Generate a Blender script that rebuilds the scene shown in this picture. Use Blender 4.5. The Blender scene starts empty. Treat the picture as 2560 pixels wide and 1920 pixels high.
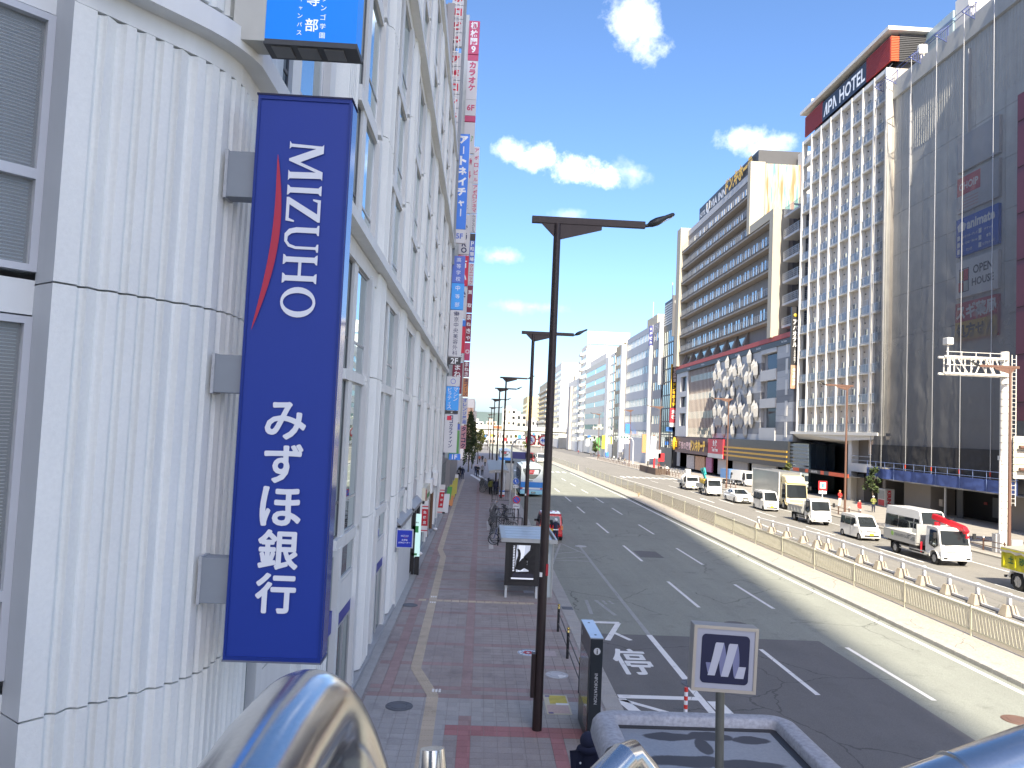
import bpy, bmesh, math, random
from mathutils import Vector, Matrix
random.seed(7)
SC = bpy.context.scene
COL = SC.collection
R = math.radians
# ---------------------------------------------------------------- camera
cam = bpy.data.objects.new('camera', bpy.data.cameras.new('camera'))
COL.objects.link(cam); SC.camera = cam
cam.data.sensor_width = 36.0
cam.data.lens = 27.42
cam.data.clip_start = 0.05
cam.data.clip_end = 9000
_yc = Vector((-75.0, -108.0, -1950.0)).normalized()
_zc = Vector((math.sin(0.046), math.cos(0.046), 0.0)); _zc = (_zc - _yc*_zc.dot(_yc)).normalized()
_xc = _yc.cross(_zc)
cam.matrix_world = Matrix((_xc, _yc, _zc)).to_4x4()
cam.location = (0, 0, 7.0)
# ---------------------------------------------------------------- sky, sun, exposure
SUN_DIR = Vector((0.085, 1.0, -0.84)).normalized()          # the way the light travels
SUN_EL = math.asin(-SUN_DIR.z)
SUN_ROT = math.atan2(-SUN_DIR.x, -SUN_DIR.y)
W = bpy.data.worlds.new('World'); SC.world = W; W.use_nodes = True
nt = W.node_tree; nd = nt.nodes; lk = nt.links
for n in list(nd): nd.remove(n)
out = nd.new('ShaderNodeOutputWorld'); bg = nd.new('ShaderNodeBackground'); lk.new(bg.outputs[0], out.inputs[0])
sky = nd.new('ShaderNodeTexSky'); sky.sky_type = 'NISHITA'; sky.sun_disc = False
sky.sun_elevation = SUN_EL; sky.sun_rotation = SUN_ROT
sky.altitude = 20; sky.air_density = 0.7; sky.dust_density = 2.0; sky.ozone_density = 2.0
bg.inputs[1].default_value = 0.14
tc = nd.new('ShaderNodeTexCoord')
def node(tree, kind, **kw):
    n = tree.nodes.new(kind)
    for k, v in kw.items(): setattr(n, k, v)
    return n
def link_to(tree, sock, v):
    if isinstance(v, (int, float)): sock.default_value = v
    elif isinstance(v, (tuple, list)): sock.default_value = v
    else: tree.links.new(v, sock)
def mth(tree, op, a, b=0.0, c=None, clamp=False):
    n = node(tree, 'ShaderNodeMath', operation=op, use_clamp=clamp)
    link_to(tree, n.inputs[0], a); link_to(tree, n.inputs[1], b)
    if c is not None: link_to(tree, n.inputs[2], c)
    return n.outputs[0]
def mixc(tree, f, a, b, mode='MIX'):
    n = node(tree, 'ShaderNodeMix', data_type='RGBA', blend_type=mode)
    link_to(tree, n.inputs[0], f); link_to(tree, n.inputs[6], a); link_to(tree, n.inputs[7], b)
    return n.outputs[2]
# a few fair-weather clouds, each a soft patch of the sky broken up by noise
nz = node(nt, 'ShaderNodeTexNoise'); nz.inputs['Scale'].default_value = 9.0; nz.inputs['Detail'].default_value = 9.0; nz.inputs['Roughness'].default_value = 0.62
lk.new(tc.outputs['Generated'], nz.inputs['Vector'])
nz2 = node(nt, 'ShaderNodeTexNoise'); nz2.inputs['Scale'].default_value = 34.0; nz2.inputs['Detail'].default_value = 7.0; nz2.inputs['Roughness'].default_value = 0.65
lk.new(tc.outputs['Generated'], nz2.inputs['Vector'])
cloud = None
for (dx, dy, dz, sx, sz, amt) in [(0.155, 0.87, 0.470, 0.026, 0.032, 0.75), (0.168, 0.87, 0.452, 0.022, 0.026, 0.7), (0.022, 0.94, 0.338, 0.020, 0.013, 0.8), (0.055, 0.94, 0.331, 0.032, 0.015, 1.0), (0.095, 0.94, 0.320, 0.036, 0.017, 1.1),
                                  (0.132, 0.93, 0.309, 0.026, 0.012, 0.9), (0.168, 0.93, 0.318, 0.024, 0.016, 0.4), (0.290, 0.884, 0.352, 0.028, 0.012, 0.7),
                                  (0.325, 0.89, 0.346, 0.030, 0.013, 0.6), (0.01, 0.97, 0.216, 0.030, 0.009, 0.4), (0.095, 0.955, 0.268, 0.022, 0.008, 0.3), (0.055, 0.98, 0.155, 0.05, 0.009, 0.3),
                                  (-0.4, 0.7, 0.5, 0.2, 0.08, 0.8), (0.8, -0.2, 0.5, 0.16, 0.1, 0.9), (0.9, 0.25, 0.32, 0.14, 0.06, 0.9), (-0.3, -0.8, 0.4, 0.2, 0.08, 0.9)]:
    v = node(nt, 'ShaderNodeVectorMath', operation='SUBTRACT'); lk.new(tc.outputs['Generated'], v.inputs[0])
    L = math.sqrt(dx*dx+dy*dy+dz*dz); v.inputs[1].default_value = (dx/L, dy/L, dz/L)
    s = node(nt, 'ShaderNodeVectorMath', operation='MULTIPLY'); lk.new(v.outputs[0], s.inputs[0]); s.inputs[1].default_value = (1/sx, 0.9/sx, 1/sz)
    ln = node(nt, 'ShaderNodeVectorMath', operation='LENGTH'); lk.new(s.outputs[0], ln.inputs[0])
    wob = mth(nt, 'MULTIPLY_ADD', mth(nt, 'SUBTRACT', nz.outputs[0], 0.5), 2.4, mth(nt, 'MULTIPLY', mth(nt, 'SUBTRACT', nz2.outputs[0], 0.5), 2.4))
    d = mth(nt, 'ADD', ln.outputs['Value'], wob)
    k = mth(nt, 'MULTIPLY', mth(nt, 'SUBTRACT', 1.25, d, clamp=True), amt, clamp=True)
    cloud = k if cloud is None else mth(nt, 'MAXIMUM', cloud, k)
cl = mth(nt, 'POWER', cloud, 1.3, clamp=True)
hsv = node(nt, 'ShaderNodeHueSaturation'); hsv.inputs['Saturation'].default_value = 1.15; hsv.inputs['Value'].default_value = 1.0
lk.new(sky.outputs[0], hsv.inputs['Color'])
tinted = mixc(nt, 1.0, hsv.outputs[0], (1.0, 0.985, 1.0, 1), 'MULTIPLY')
lk.new(mixc(nt, mth(nt, 'MULTIPLY', cl, 0.92), tinted, (7.8, 8.0, 8.3, 1)), bg.inputs[0])
sun = bpy.data.objects.new('sun', bpy.data.lights.new('sun', 'SUN')); COL.objects.link(sun)
sun.data.energy = 4.6; sun.data.angle = R(0.53); sun.data.color = (1.0, 0.90, 0.72)
sun.rotation_euler = SUN_DIR.to_track_quat('-Z', 'Y').to_euler(); sun.location = (0, -50, 80)
SC.view_settings.view_transform = 'Standard'; SC.view_settings.look = 'None'
SC.view_settings.exposure = 1.32; SC.view_settings.gamma = 1.0; SC.view_settings.use_curve_mapping = False
SC.cycles.max_bounces = 7; SC.cycles.diffuse_bounces = 4; SC.cycles.glossy_bounces = 4; SC.cycles.transmission_bounces = 4; SC.cycles.transparent_max_bounces = 8
SC.cycles.caustics_reflective = False; SC.cycles.caustics_refractive = False
SC.cycles.sample_clamp_indirect = 6.0

# ---------------------------------------------------------------- materials
MATS = {}
def M(key, col=(0.5, 0.5, 0.5), rough=0.6, metal=0.0, var=0.12, vs=1.3, bump=0.0, bs=40.0, spec=0.5, streak=0.0, streak_s=3.0, emit=0.0, cell=None, alpha=1.0, fine=0.0, fs=120.0, trans=0.0):
    """painted / stone / metal surface: base colour broken by noise (var), run-down streaks, fine grain, optional per-cell tone"""
    if key in MATS: return MATS[key]
    m = bpy.data.materials.new(key); m.use_nodes = True; t = m.node_tree
    p = t.nodes['Principled BSDF']
    p.inputs['Roughness'].default_value = rough; p.inputs['Metallic'].default_value = metal; p.inputs['Specular IOR Level'].default_value = spec
    base = (col[0], col[1], col[2], 1)
    c = None
    g = node(t, 'ShaderNodeNewGeometry')
    if var > 0:
        n1 = node(t, 'ShaderNodeTexNoise'); n1.inputs['Scale'].default_value = vs; n1.inputs['Detail'].default_value = 6; n1.inputs['Roughness'].default_value = 0.6
        t.links.new(g.outputs['Position'], n1.inputs['Vector'])
        f = mth(t, 'MULTIPLY_ADD', mth(t, 'SUBTRACT', n1.outputs[0], 0.5), var*2.6, 1.0)
        c = f
    if streak > 0:
        mp = node(t, 'ShaderNodeMapping'); mp.inputs['Scale'].default_value = (streak_s, streak_s, streak_s*0.06)
        t.links.new(g.outputs['Position'], mp.inputs['Vector'])
        n2 = node(t, 'ShaderNodeTexNoise'); n2.inputs['Scale'].default_value = 1.0; n2.inputs['Detail'].default_value = 5
        t.links.new(mp.outputs[0], n2.inputs['Vector'])
        f = mth(t, 'MULTIPLY_ADD', mth(t, 'SUBTRACT', n2.outputs[0], 0.5), streak*2.6, 1.0)
        c = f if c is None else mth(t, 'MULTIPLY', c, f)
    if fine > 0:
        n4 = node(t, 'ShaderNodeTexNoise'); n4.inputs['Scale'].default_value = fs; n4.inputs['Detail'].default_value = 2
        t.links.new(g.outputs['Position'], n4.inputs['Vector'])
        f = mth(t, 'MULTIPLY_ADD', mth(t, 'SUBTRACT', n4.outputs[0], 0.5), fine*2.6, 1.0)
        c = f if c is None else mth(t, 'MULTIPLY', c, f)
    if cell:
        sn = node(t, 'ShaderNodeVectorMath', operation='DIVIDE'); t.links.new(g.outputs['Position'], sn.inputs[0]); sn.inputs[1].default_value = cell[0]
        fl = node(t, 'ShaderNodeVectorMath', operation='FLOOR'); t.links.new(sn.outputs[0], fl.inputs[0])
        wn = node(t, 'ShaderNodeTexWhiteNoise', noise_dimensions='3D'); t.links.new(fl.outputs[0], wn.inputs['Vector'])
        f = mth(t, 'MULTIPLY_ADD', mth(t, 'SUBTRACT', wn.outputs[0], 0.5), cell[1]*2, 1.0)
        c = f if c is None else mth(t, 'MULTIPLY', c, f)
    if c is not None:
        vm = node(t, 'ShaderNodeVectorMath', operation='SCALE'); vm.inputs[0].default_value = col[:3]; t.links.new(c, vm.inputs['Scale'])
        t.links.new(vm.outputs[0], p.inputs['Base Color'])
    else: p.inputs['Base Color'].default_value = base
    if bump > 0:
        n3 = node(t, 'ShaderNodeTexNoise'); n3.inputs['Scale'].default_value = bs; n3.inputs['Detail'].default_value = 4
        t.links.new(g.outputs['Position'], n3.inputs['Vector'])
        b = node(t, 'ShaderNodeBump'); b.inputs['Strength'].default_value = min(1.0, bump); b.inputs['Distance'].default_value = 0.02
        t.links.new(n3.outputs[0], b.inputs['Height']); t.links.new(b.outputs[0], p.inputs['Normal'])
    if emit > 0:
        p.inputs['Emission Color'].default_value = base; p.inputs['Emission Strength'].default_value = emit
    if trans > 0: p.inputs['Transmission Weight'].default_value = trans
    if alpha < 1: p.inputs['Alpha'].default_value = alpha
    MATS[key] = m; return m
def glassy(key, tint=(0.02, 0.025, 0.03), rough=0.02, spec=1.0, refl=0.55, wav=0.015, gcol=(0.86, 0.95, 0.96)):
    """window glass seen from outside by day: dark interior behind a mirror-like pane, very slightly wavy"""
    if key in MATS: return MATS[key]
    m = bpy.data.materials.new(key); m.use_nodes = True; t = m.node_tree
    for n in list(t.nodes): t.nodes.remove(n)
    o = node(t, 'ShaderNodeOutputMaterial'); d = node(t, 'ShaderNodeBsdfDiffuse'); gl = node(t, 'ShaderNodeBsdfGlossy'); mx = node(t, 'ShaderNodeMixShader')
    d.inputs[0].default_value = (*tint, 1); gl.inputs['Roughness'].default_value = rough; gl.inputs[0].default_value = (*gcol, 1)
    g = node(t, 'ShaderNodeNewGeometry'); nn = node(t, 'ShaderNodeTexNoise'); nn.inputs['Scale'].default_value = 0.9; nn.inputs['Detail'].default_value = 1
    t.links.new(g.outputs['Position'], nn.inputs['Vector'])
    b = node(t, 'ShaderNodeBump'); b.inputs['Strength'].default_value = wav*4; b.inputs['Distance'].default_value = 0.03
    t.links.new(nn.outputs[0], b.inputs['Height']); t.links.new(b.outputs[0], gl.inputs['Normal'])
    lw = node(t, 'ShaderNodeLayerWeight'); lw.inputs[0].default_value = 0.5
    f = mth(t, 'MULTIPLY_ADD', lw.outputs['Fresnel'], 1.0-refl*0.5, refl*0.5, clamp=True)
    t.links.new(f, mx.inputs[0]); t.links.new(d.outputs[0], mx.inputs[1]); t.links.new(gl.outputs[0], mx.inputs[2]); t.links.new(mx.outputs[0], o.inputs[0])
    MATS[key] = m; return m

def weather(m, tracks=0.0, cracks=0.0, blots=0.0, along=(1.1, 0.035, 1.0), cs=0.35, bscale=0.9):
    """wheel tracks along the street, thin dark cracks and dark blots over a material's own colour"""
    t = m.node_tree; p = t.nodes['Principled BSDF']; src = p.inputs['Base Color'].links[0].from_socket; g = node(t, 'ShaderNodeNewGeometry'); f = None
    if tracks:
        mp = node(t, 'ShaderNodeMapping'); mp.inputs['Scale'].default_value = along; t.links.new(g.outputs['Position'], mp.inputs['Vector'])
        n = node(t, 'ShaderNodeTexNoise'); n.inputs['Scale'].default_value = 1.0; n.inputs['Detail'].default_value = 5; n.inputs['Roughness'].default_value = 0.65; t.links.new(mp.outputs[0], n.inputs['Vector'])
        f = mth(t, 'MULTIPLY_ADD', mth(t, 'SUBTRACT', n.outputs[0], 0.5), tracks*2, 1.0)
    if cracks:
        w = node(t, 'ShaderNodeTexNoise'); w.inputs['Scale'].default_value = 1.3; w.inputs['Detail'].default_value = 4; t.links.new(g.outputs['Position'], w.inputs['Vector'])
        ad = node(t, 'ShaderNodeMix', data_type='RGBA'); ad.inputs[0].default_value = 0.35; t.links.new(g.outputs['Position'], ad.inputs[6]); t.links.new(w.outputs['Color'], ad.inputs[7])
        vo = node(t, 'ShaderNodeTexVoronoi', feature='DISTANCE_TO_EDGE'); vo.inputs['Scale'].default_value = cs; t.links.new(ad.outputs[2], vo.inputs['Vector'])
        ms = node(t, 'ShaderNodeTexNoise'); ms.inputs['Scale'].default_value = 0.16; t.links.new(g.outputs['Position'], ms.inputs['Vector'])
        k = mth(t, 'MULTIPLY', mth(t, 'LESS_THAN', vo.outputs['Distance'], 0.0045), mth(t, 'GREATER_THAN', ms.outputs[0], 0.5))
        k = mth(t, 'MULTIPLY_ADD', k, -cracks, 1.0); f = k if f is None else mth(t, 'MULTIPLY', f, k)
    if blots:
        n = node(t, 'ShaderNodeTexNoise'); n.inputs['Scale'].default_value = bscale; n.inputs['Detail'].default_value = 7; n.inputs['Roughness'].default_value = 0.7; t.links.new(g.outputs['Position'], n.inputs['Vector'])
        k = mth(t, 'MULTIPLY', mth(t, 'SUBTRACT', n.outputs[0], 0.56, clamp=True), 7.0, clamp=True); k = mth(t, 'MULTIPLY_ADD', k, -blots, 1.0); f = k if f is None else mth(t, 'MULTIPLY', f, k)
    vm = node(t, 'ShaderNodeVectorMath', operation='SCALE'); t.links.new(src, vm.inputs[0]); t.links.new(f, vm.inputs['Scale']); t.links.new(vm.outputs[0], p.inputs['Base Color'])
    return m

# ---------------------------------------------------------------- mesh building
class MB:
    def __init__(self): self.v = []; self.f = []; self.mi = []; self.sm = []; self.cur = 0
    def add(self, vs, fs, smooth=False):
        b = len(self.v); self.v.extend([tuple(p) for p in vs])
        for f in fs: self.f.append([b+i for i in f]); self.mi.append(self.cur); self.sm.append(smooth)
        return self
    def mat(self, i): self.cur = i; return self
    def box(self, x0, x1, y0, y1, z0, z1):
        if x0 > x1: x0, x1 = x1, x0
        if y0 > y1: y0, y1 = y1, y0
        if z0 > z1: z0, z1 = z1, z0
        return self.add([(x0,y0,z0),(x1,y0,z0),(x1,y1,z0),(x0,y1,z0),(x0,y0,z1),(x1,y0,z1),(x1,y1,z1),(x0,y1,z1)],
                        [(3,2,1,0),(4,5,6,7),(0,1,5,4),(1,2,6,5),(2,3,7,6),(3,0,4,7)])
    def beam(self, a, b, w, h=None, up=(0,0,1)):
        """rectangular bar from a to b, w wide and h high"""
        h = w if h is None else h
        a = Vector(a); b = Vector(b); d = (b-a).normalized(); u = Vector(up)
        if abs(d.dot(u)) > 0.98: u = Vector((0,1,0))
        s = d.cross(u).normalized(); u = s.cross(d).normalized()
        vs = [p + s*(w/2*i) + u*(h/2*j) for p in (a, b) for i, j in ((-1,-1),(1,-1),(1,1),(-1,1))]
        return self.add(vs, [(0,1,2,3),(7,6,5,4),(0,4,5,1),(1,5,6,2),(2,6,7,3),(3,7,4,0)])
    def tube(self, pts, r, n=8, cap=True, closed=False):
        pts = [Vector(p) for p in pts]; rs = r if isinstance(r, (list, tuple)) else [r]*len(pts)
        N = len(pts); vs = []; prev = None
        for i, p in enumerate(pts):
            if closed: d = pts[(i+1)%N]-pts[i-1]
            else: d = (pts[min(i+1, N-1)]-pts[max(i-1, 0)])
            d.normalize()
            if prev is None:
                u = Vector((0,0,1)) if abs(d.z) < 0.9 else Vector((1,0,0))
                s = d.cross(u).normalized()
            else: s = (prev - d*prev.dot(d)).normalized()
            prev = s; u = d.cross(s)
            for k in range(n):
                a = 2*math.pi*k/n; vs.append(p + (s*math.cos(a)+u*math.sin(a))*rs[i])
        fs = []
        for i in range(N if closed else N-1):
            j = (i+1) % N
            for k in range(n): fs.append((i*n+k, i*n+(k+1)%n, j*n+(k+1)%n, j*n+k))
        self.add(vs, fs, True)
        if cap and not closed:
            self.add(vs[:n], [tuple(range(n))[::-1]]); self.add(vs[-n:], [tuple(range(n))])
        return self
    def cyl(self, p, r, h, n=16, axis='z', r2=None):
        p = Vector(p); r2 = r if r2 is None else r2
        ax = {'x': Vector((1,0,0)), 'y': Vector((0,1,0)), 'z': Vector((0,0,1))}[axis]
        return self.tube([p, p+ax*h], [r, r2], n)
    def poly(self, pts, d):
        """closed polygon (3-D points) pushed along vector d: a slab of any outline"""
        n = len(pts); d = Vector(d); a = [Vector(p) for p in pts]; b = [p+d for p in a]
        nrm = Vector((0,0,0))
        for i in range(n):
            p, q = a[i], a[(i+1)%n]
            nrm += Vector(((p.y-q.y)*(p.z+q.z), (p.z-q.z)*(p.x+q.x), (p.x-q.x)*(p.y+q.y)))
        if nrm.dot(d) > 0: a.reverse(); b.reverse()
        fs = [tuple(range(n)), tuple(range(2*n-1, n-1, -1))] + [((i+1)%n, i, n+i, n+(i+1)%n) for i in range(n)]
        return self.add(a+b, fs)
    def quad(self, a, b, c, d): return self.add([a,b,c,d], [(0,1,2,3)])
    def ball(self, c, r, n=10, m=7, sx=1, sy=1, sz=1):
        vs = [(c[0], c[1], c[2]+r*sz)]
        for i in range(1, m):
            t = math.pi*i/m
            for k in range(n):
                a = 2*math.pi*k/n; vs.append((c[0]+r*sx*math.sin(t)*math.cos(a), c[1]+r*sy*math.sin(t)*math.sin(a), c[2]+r*sz*math.cos(t)))
        vs.append((c[0], c[1], c[2]-r*sz)); fs = [(0, 1+k, 1+(k+1)%n) for k in range(n)]
        for i in range(m-2):
            for k in range(n): fs.append((1+i*n+k, 1+(i+1)*n+k, 1+(i+1)*n+(k+1)%n, 1+i*n+(k+1)%n))
        l = len(vs)-1; b = 1+(m-2)*n
        fs += [(l, b+(k+1)%n, b+k) for k in range(n)]
        return self.add(vs, fs, True)
    def xf(self, mtx):
        self.v = [tuple(mtx @ Vector(p)) for p in self.v]; return self
    def mesh(self, name, mats, off=(0,0,0)):
        me = bpy.data.meshes.new(name)
        me.from_pydata([(p[0]-off[0], p[1]-off[1], p[2]-off[2]) for p in self.v], [], self.f)
        for m in (mats if isinstance(mats, (list, tuple)) else [mats]): me.materials.append(m)
        me.polygons.foreach_set('material_index', self.mi); me.polygons.foreach_set('use_smooth', self.sm)
        me.update(); return me
    def build(self, name, mats, parent=None, bev=0.0, seg=2):
        """link as ONE object; vertices are world coordinates when the parent stands unrotated (Empty or mesh), else local"""
        off = tuple(parent.get('_o', (0,0,0))) if parent is not None else (0,0,0)
        o = bpy.data.objects.new(name, self.mesh(name, mats, off)); COL.objects.link(o)
        if parent is not None: o.parent = parent; o['_o'] = off
        if bev > 0: bevel(o, bev, seg)
        return o
def bevel(o, w, seg=2):
    b = o.modifiers.new('bevel', 'BEVEL'); b.width = w; b.segments = seg; b.limit_method = 'ANGLE'; b.angle_limit = R(35); b.harden_normals = False
    return o
def inst(me, name, parent=None, loc=(0,0,0), rotz=0.0):
    """another object on shared mesh data"""
    o = bpy.data.objects.new(name, me); COL.objects.link(o)
    off = tuple(parent.get('_o', (0,0,0))) if parent is not None else (0,0,0)
    o.location = (loc[0]-off[0], loc[1]-off[1], loc[2]-off[2]); o.rotation_euler = (0,0,rotz)
    if parent is not None: o.parent = parent
    return o
def thing(name, label, cat, loc=(0,0,0), rotz=0.0, group=None, world=True):
    """Empty at a thing's base; with world=True its parts are written in world coordinates"""
    o = bpy.data.objects.new(name, None); COL.objects.link(o); o.location = loc; o.rotation_euler = (0,0,rotz)
    o.empty_display_size = 0.2
    o['_o'] = tuple(loc) if world else (0.0,0.0,0.0)
    return tag(o, label, cat, group)
def tag(o, label, cat, group=None):
    o['label'] = label; o['category'] = cat
    if group: o['group'] = group
    return o
def struct(name, mb, mats, bev=0.0):
    o = mb.build(name, mats); o['kind'] = 'structure'
    if bev: bevel(o, bev)
    return o
def copy_tree(src, loc=None, rotz=None, label=None, parent=None):
    c = src.copy(); COL.objects.link(c); c.parent = parent
    if parent is not None: c.matrix_parent_inverse = src.matrix_parent_inverse.copy()
    if loc is not None: c.location = loc
    if rotz is not None: c.rotation_euler = (0,0,rotz)
    if label: c['label'] = label
    for ch in list(src.children): copy_tree(ch, parent=c)
    return c

# ---------------------------------------------------------------- lettering
GLYPH = {}
def glyph(s, bold=0.0, res=3):
    k = (s, bold, res)
    if k in GLYPH: return GLYPH[k]
    c = bpy.data.curves.new('lettering', 'FONT'); c.body = s; c.resolution_u = res; c.offset = bold; c.fill_mode = 'FRONT'
    o = bpy.data.objects.new('lettering', c); me = bpy.data.meshes.new_from_object(o)
    vs = [v.co.copy() for v in me.vertices]; fs = [tuple(p.vertices) for p in me.polygons]
    bpy.data.objects.remove(o); bpy.data.curves.remove(c); bpy.data.meshes.remove(me)
    if vs:
        x0 = min(v.x for v in vs); x1 = max(v.x for v in vs); y0 = min(v.y for v in vs); y1 = max(v.y for v in vs)
    else: x0 = x1 = y0 = y1 = 0
    GLYPH[k] = (vs, fs, x0, x1, y0, y1); return GLYPH[k]
def text_mb(mb, s, p, u, v, w, h, bold=0.0, vert=False, stretch=False, gap=0.12, res=3, fat=0.0):
    """letters filling the rectangle with lower-left corner p, width w along u and height h along v"""
    p = Vector(p); u = Vector(u).normalized(); v = Vector(v).normalized()
    n = u.cross(v)
    if vert:
        s = s.replace(' ', '\u3000'); ch = h/len(s)
        for i, c in enumerate(s):
            if c.strip() == '': continue
            q = p + v*(h-(i+1)*ch)
            if c == 'ー': text_mb(mb, '|', q+u*(w*0.44)+v*(ch*0.14), u, v, w*0.13, ch*0.72, bold, stretch=True, res=res, fat=fat)
            elif c == '・': text_mb(mb, c, q+u*(w*0.4)+v*(ch*0.4), u, v, w*0.2, ch*0.2, bold, res=res)
            else:
                small = c in 'ャュョッィァ'
                k = 0.72 if small else 1.0
                text_mb(mb, c, q+u*(w*(1-k)*0.6)+v*(ch*gap/2), u, v, w*k, ch*(1-gap)*k, bold, stretch=stretch, res=res, fat=fat)
        return mb
    vs, fs, x0, x1, y0, y1 = glyph(s, bold, res)
    if not fs: return mb
    sx = w/max(x1-x0, 1e-4); sy = h/max(y1-y0, 1e-4)
    if not stretch: sx = sy = min(sx, sy)
    ox = (w-sx*(x1-x0))/2; oy = (h-sy*(y1-y0))/2
    sh = [(0, 0)] if fat <= 0 else [(fat*math.cos(q*math.pi/4), fat*math.sin(q*math.pi/4)) for q in range(8)]+[(0, 0)]
    for k_, (dx, dy) in enumerate(sh): mb.add([p+n*(k_*0.0002)+u*(ox+(a.x-x0)*sx+dx)+v*(oy+(a.y-y0)*sy+dy) for a in vs], fs)
    return mb
def text(parent, s, p, u, v, w, h, mat, bold=0.0, vert=False, stretch=False, gap=0.12, name='lettering', res=3, fat=0.0):
    return text_mb(MB(), s, p, u, v, w, h, bold, vert, stretch, gap, res, fat).build(name, mat, parent)
X, Y, Z = Vector((1,0,0)), Vector((0,1,0)), Vector((0,0,1))
def gz(y): return 0.0 if y < 90 else -(y-90)*0.0085      # the street falls very gently in the distance
# ================================================================ GROUND
ASPH = M('asphalt_worn', (0.285, 0.298, 0.262), 0.9, var=0.10, vs=0.35, bump=0.5, bs=140, fine=0.55, fs=55, spec=0.25)
ASPH_R = M('asphalt_right', (0.24, 0.23, 0.21), 0.9, var=0.10, vs=0.3, bump=0.4, bs=140, fine=0.4, fs=55, spec=0.25)
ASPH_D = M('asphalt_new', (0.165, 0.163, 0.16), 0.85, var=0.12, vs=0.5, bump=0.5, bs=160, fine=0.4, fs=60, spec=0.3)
PAINT = M('road_paint', (0.78, 0.78, 0.76), 0.7, var=0.05, vs=3, fine=0.10, fs=40)
PAINT_W = M('road_paint_worn', (0.36, 0.365, 0.355), 0.8, var=0.16, vs=2.2, fine=0.5, fs=35)
CONC = M('concrete', (0.36, 0.34, 0.30), 0.85, var=0.14, vs=1.5, bump=0.3, bs=50, streak=0.0, fine=0.25, fs=40)
CONC_K = M('kerb_concrete', (0.38, 0.37, 0.35), 0.9, var=0.2, vs=2.2, bump=0.4, bs=60, fine=0.3, fs=35)
CONC_M = M('median_concrete', (0.42, 0.385, 0.33), 0.9, var=0.2, vs=0.9, bump=0.4, bs=40, fine=0.4, fs=14)
GROUND = M('ground', (0.16, 0.155, 0.15), 0.95, var=0.1, vs=0.05)
weather(ASPH, 0.16, 0.45, 0.22); weather(ASPH_R, 0.16, 0.4, 0.15); weather(ASPH_D, 0.12, 0.35, 0.12)
for m_ in (PAINT, PAINT_W): weather(m_, 0.10, 0.5, 0.25, cs=0.9, bscale=2.5)
weather(CONC_M, 0.0, 0.5, 0.25, cs=0.5)
def rows(y0, y1, step=45.0):
    ys = [y0]; y = math.floor(y0/step)*step+step
    while y < y1: ys.append(y); y += step
    return ys + [y1]
def strip(mb, x0, x1, y0, y1, z, thick=0.0):
    """a flat band along the street that follows its gentle fall"""
    ys = sorted(set(rows(y0, y1) + ([90.0] if y0 < 90 < y1 else [])))
    vs = []; fs = []
    for y in ys: vs += [(x0, y, z+gz(y)), (x1, y, z+gz(y))]
    for i in range(len(ys)-1): fs.append((2*i, 2*i+1, 2*i+3, 2*i+2))
    mb.add(vs, fs)
    if thick > 0:
        vs = []; fs = []
        for y in ys: vs += [(x0, y, z+gz(y)), (x0, y, z+gz(y)-thick), (x1, y, z+gz(y)), (x1, y, z+gz(y)-thick)]
        for i in range(len(ys)-1):
            a = 4*i; b = a+4
            fs += [(a, b, b+1, a+1), (a+2, a+3, b+3, b+2)]
        mb.add(vs, fs)
        mb.quad((x0,y0,z+gz(y0)-thick), (x1,y0,z+gz(y0)-thick), (x1,y0,z+gz(y0)), (x0,y0,z+gz(y0)))
    return mb
g = MB()
vs = []; fs = []
ys = [-900, 0, 90, 300, 600, 6000]
for y in ys: vs += [(-4000, y, gz(min(y, 600))-0.25), (4000, y, gz(min(y, 600))-0.25)]
for i in range(len(ys)-1): fs.append((2*i, 2*i+1, 2*i+3, 2*i+2))
g.add(vs, fs); struct('ground', g, GROUND)
ROAD = struct('road', strip(MB(), 3.9, 16.45, -60, 600, -0.06), ASPH)
ROAD_R = struct('road', strip(MB(), 18.6, 34.0, -60, 600, -0.06), ASPH_R)
ZR = -0.06
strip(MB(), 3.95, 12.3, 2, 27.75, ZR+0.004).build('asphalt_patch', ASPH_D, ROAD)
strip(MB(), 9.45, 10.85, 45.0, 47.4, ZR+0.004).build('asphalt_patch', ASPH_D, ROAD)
strip(MB(), 18.95, 22.1, 20, 110, ZR+0.004).build('asphalt_patch', M('asphalt_tan', (0.20, 0.178, 0.14), 0.9, var=0.14, vs=0.4, fine=0.4, fs=45, bump=0.4, bs=120), ROAD_R)
# road markings, each painted piece a part of its road
def mark(parent, pts, m=None, name='lane_marking', z=None):
    z = ZR+0.009 if z is None else z
    return MB().add([(p[0], p[1], z+gz(p[1])) for p in pts], [tuple(range(len(pts)))]).build(name, m or PAINT, parent)
def dash(parent, x, y0, y1, w=0.15, m=None, x1=None):
    x1 = x if x1 is None else x1
    return mark(parent, [(x-w/2, y0), (x+w/2, y0), (x1+w/2, y1), (x1-w/2, y1)], m)
for y0, y1 in [(21.9, 26.4), (32.45, 37.9), (43.6, 49.4), (55.2, 61.0), (68.0, 73.5), (78.5, 84.0), (90, 96), (102, 108), (114, 120)]:
    dash(ROAD, 9.72 if y0 < 25 else 9.25 if y0 > 40 else 9.32, y0, y1)
for y0, y1 in [(21.75, 27.0), (32.7, 37.8), (43.2, 49.1), (55.5, 61.0), (68, 73.5), (78.5, 84.5), (90, 96), (102, 108), (114, 120)]:
    dash(ROAD, 12.95 if y0 < 25 else 12.55, y0, y1)
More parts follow.
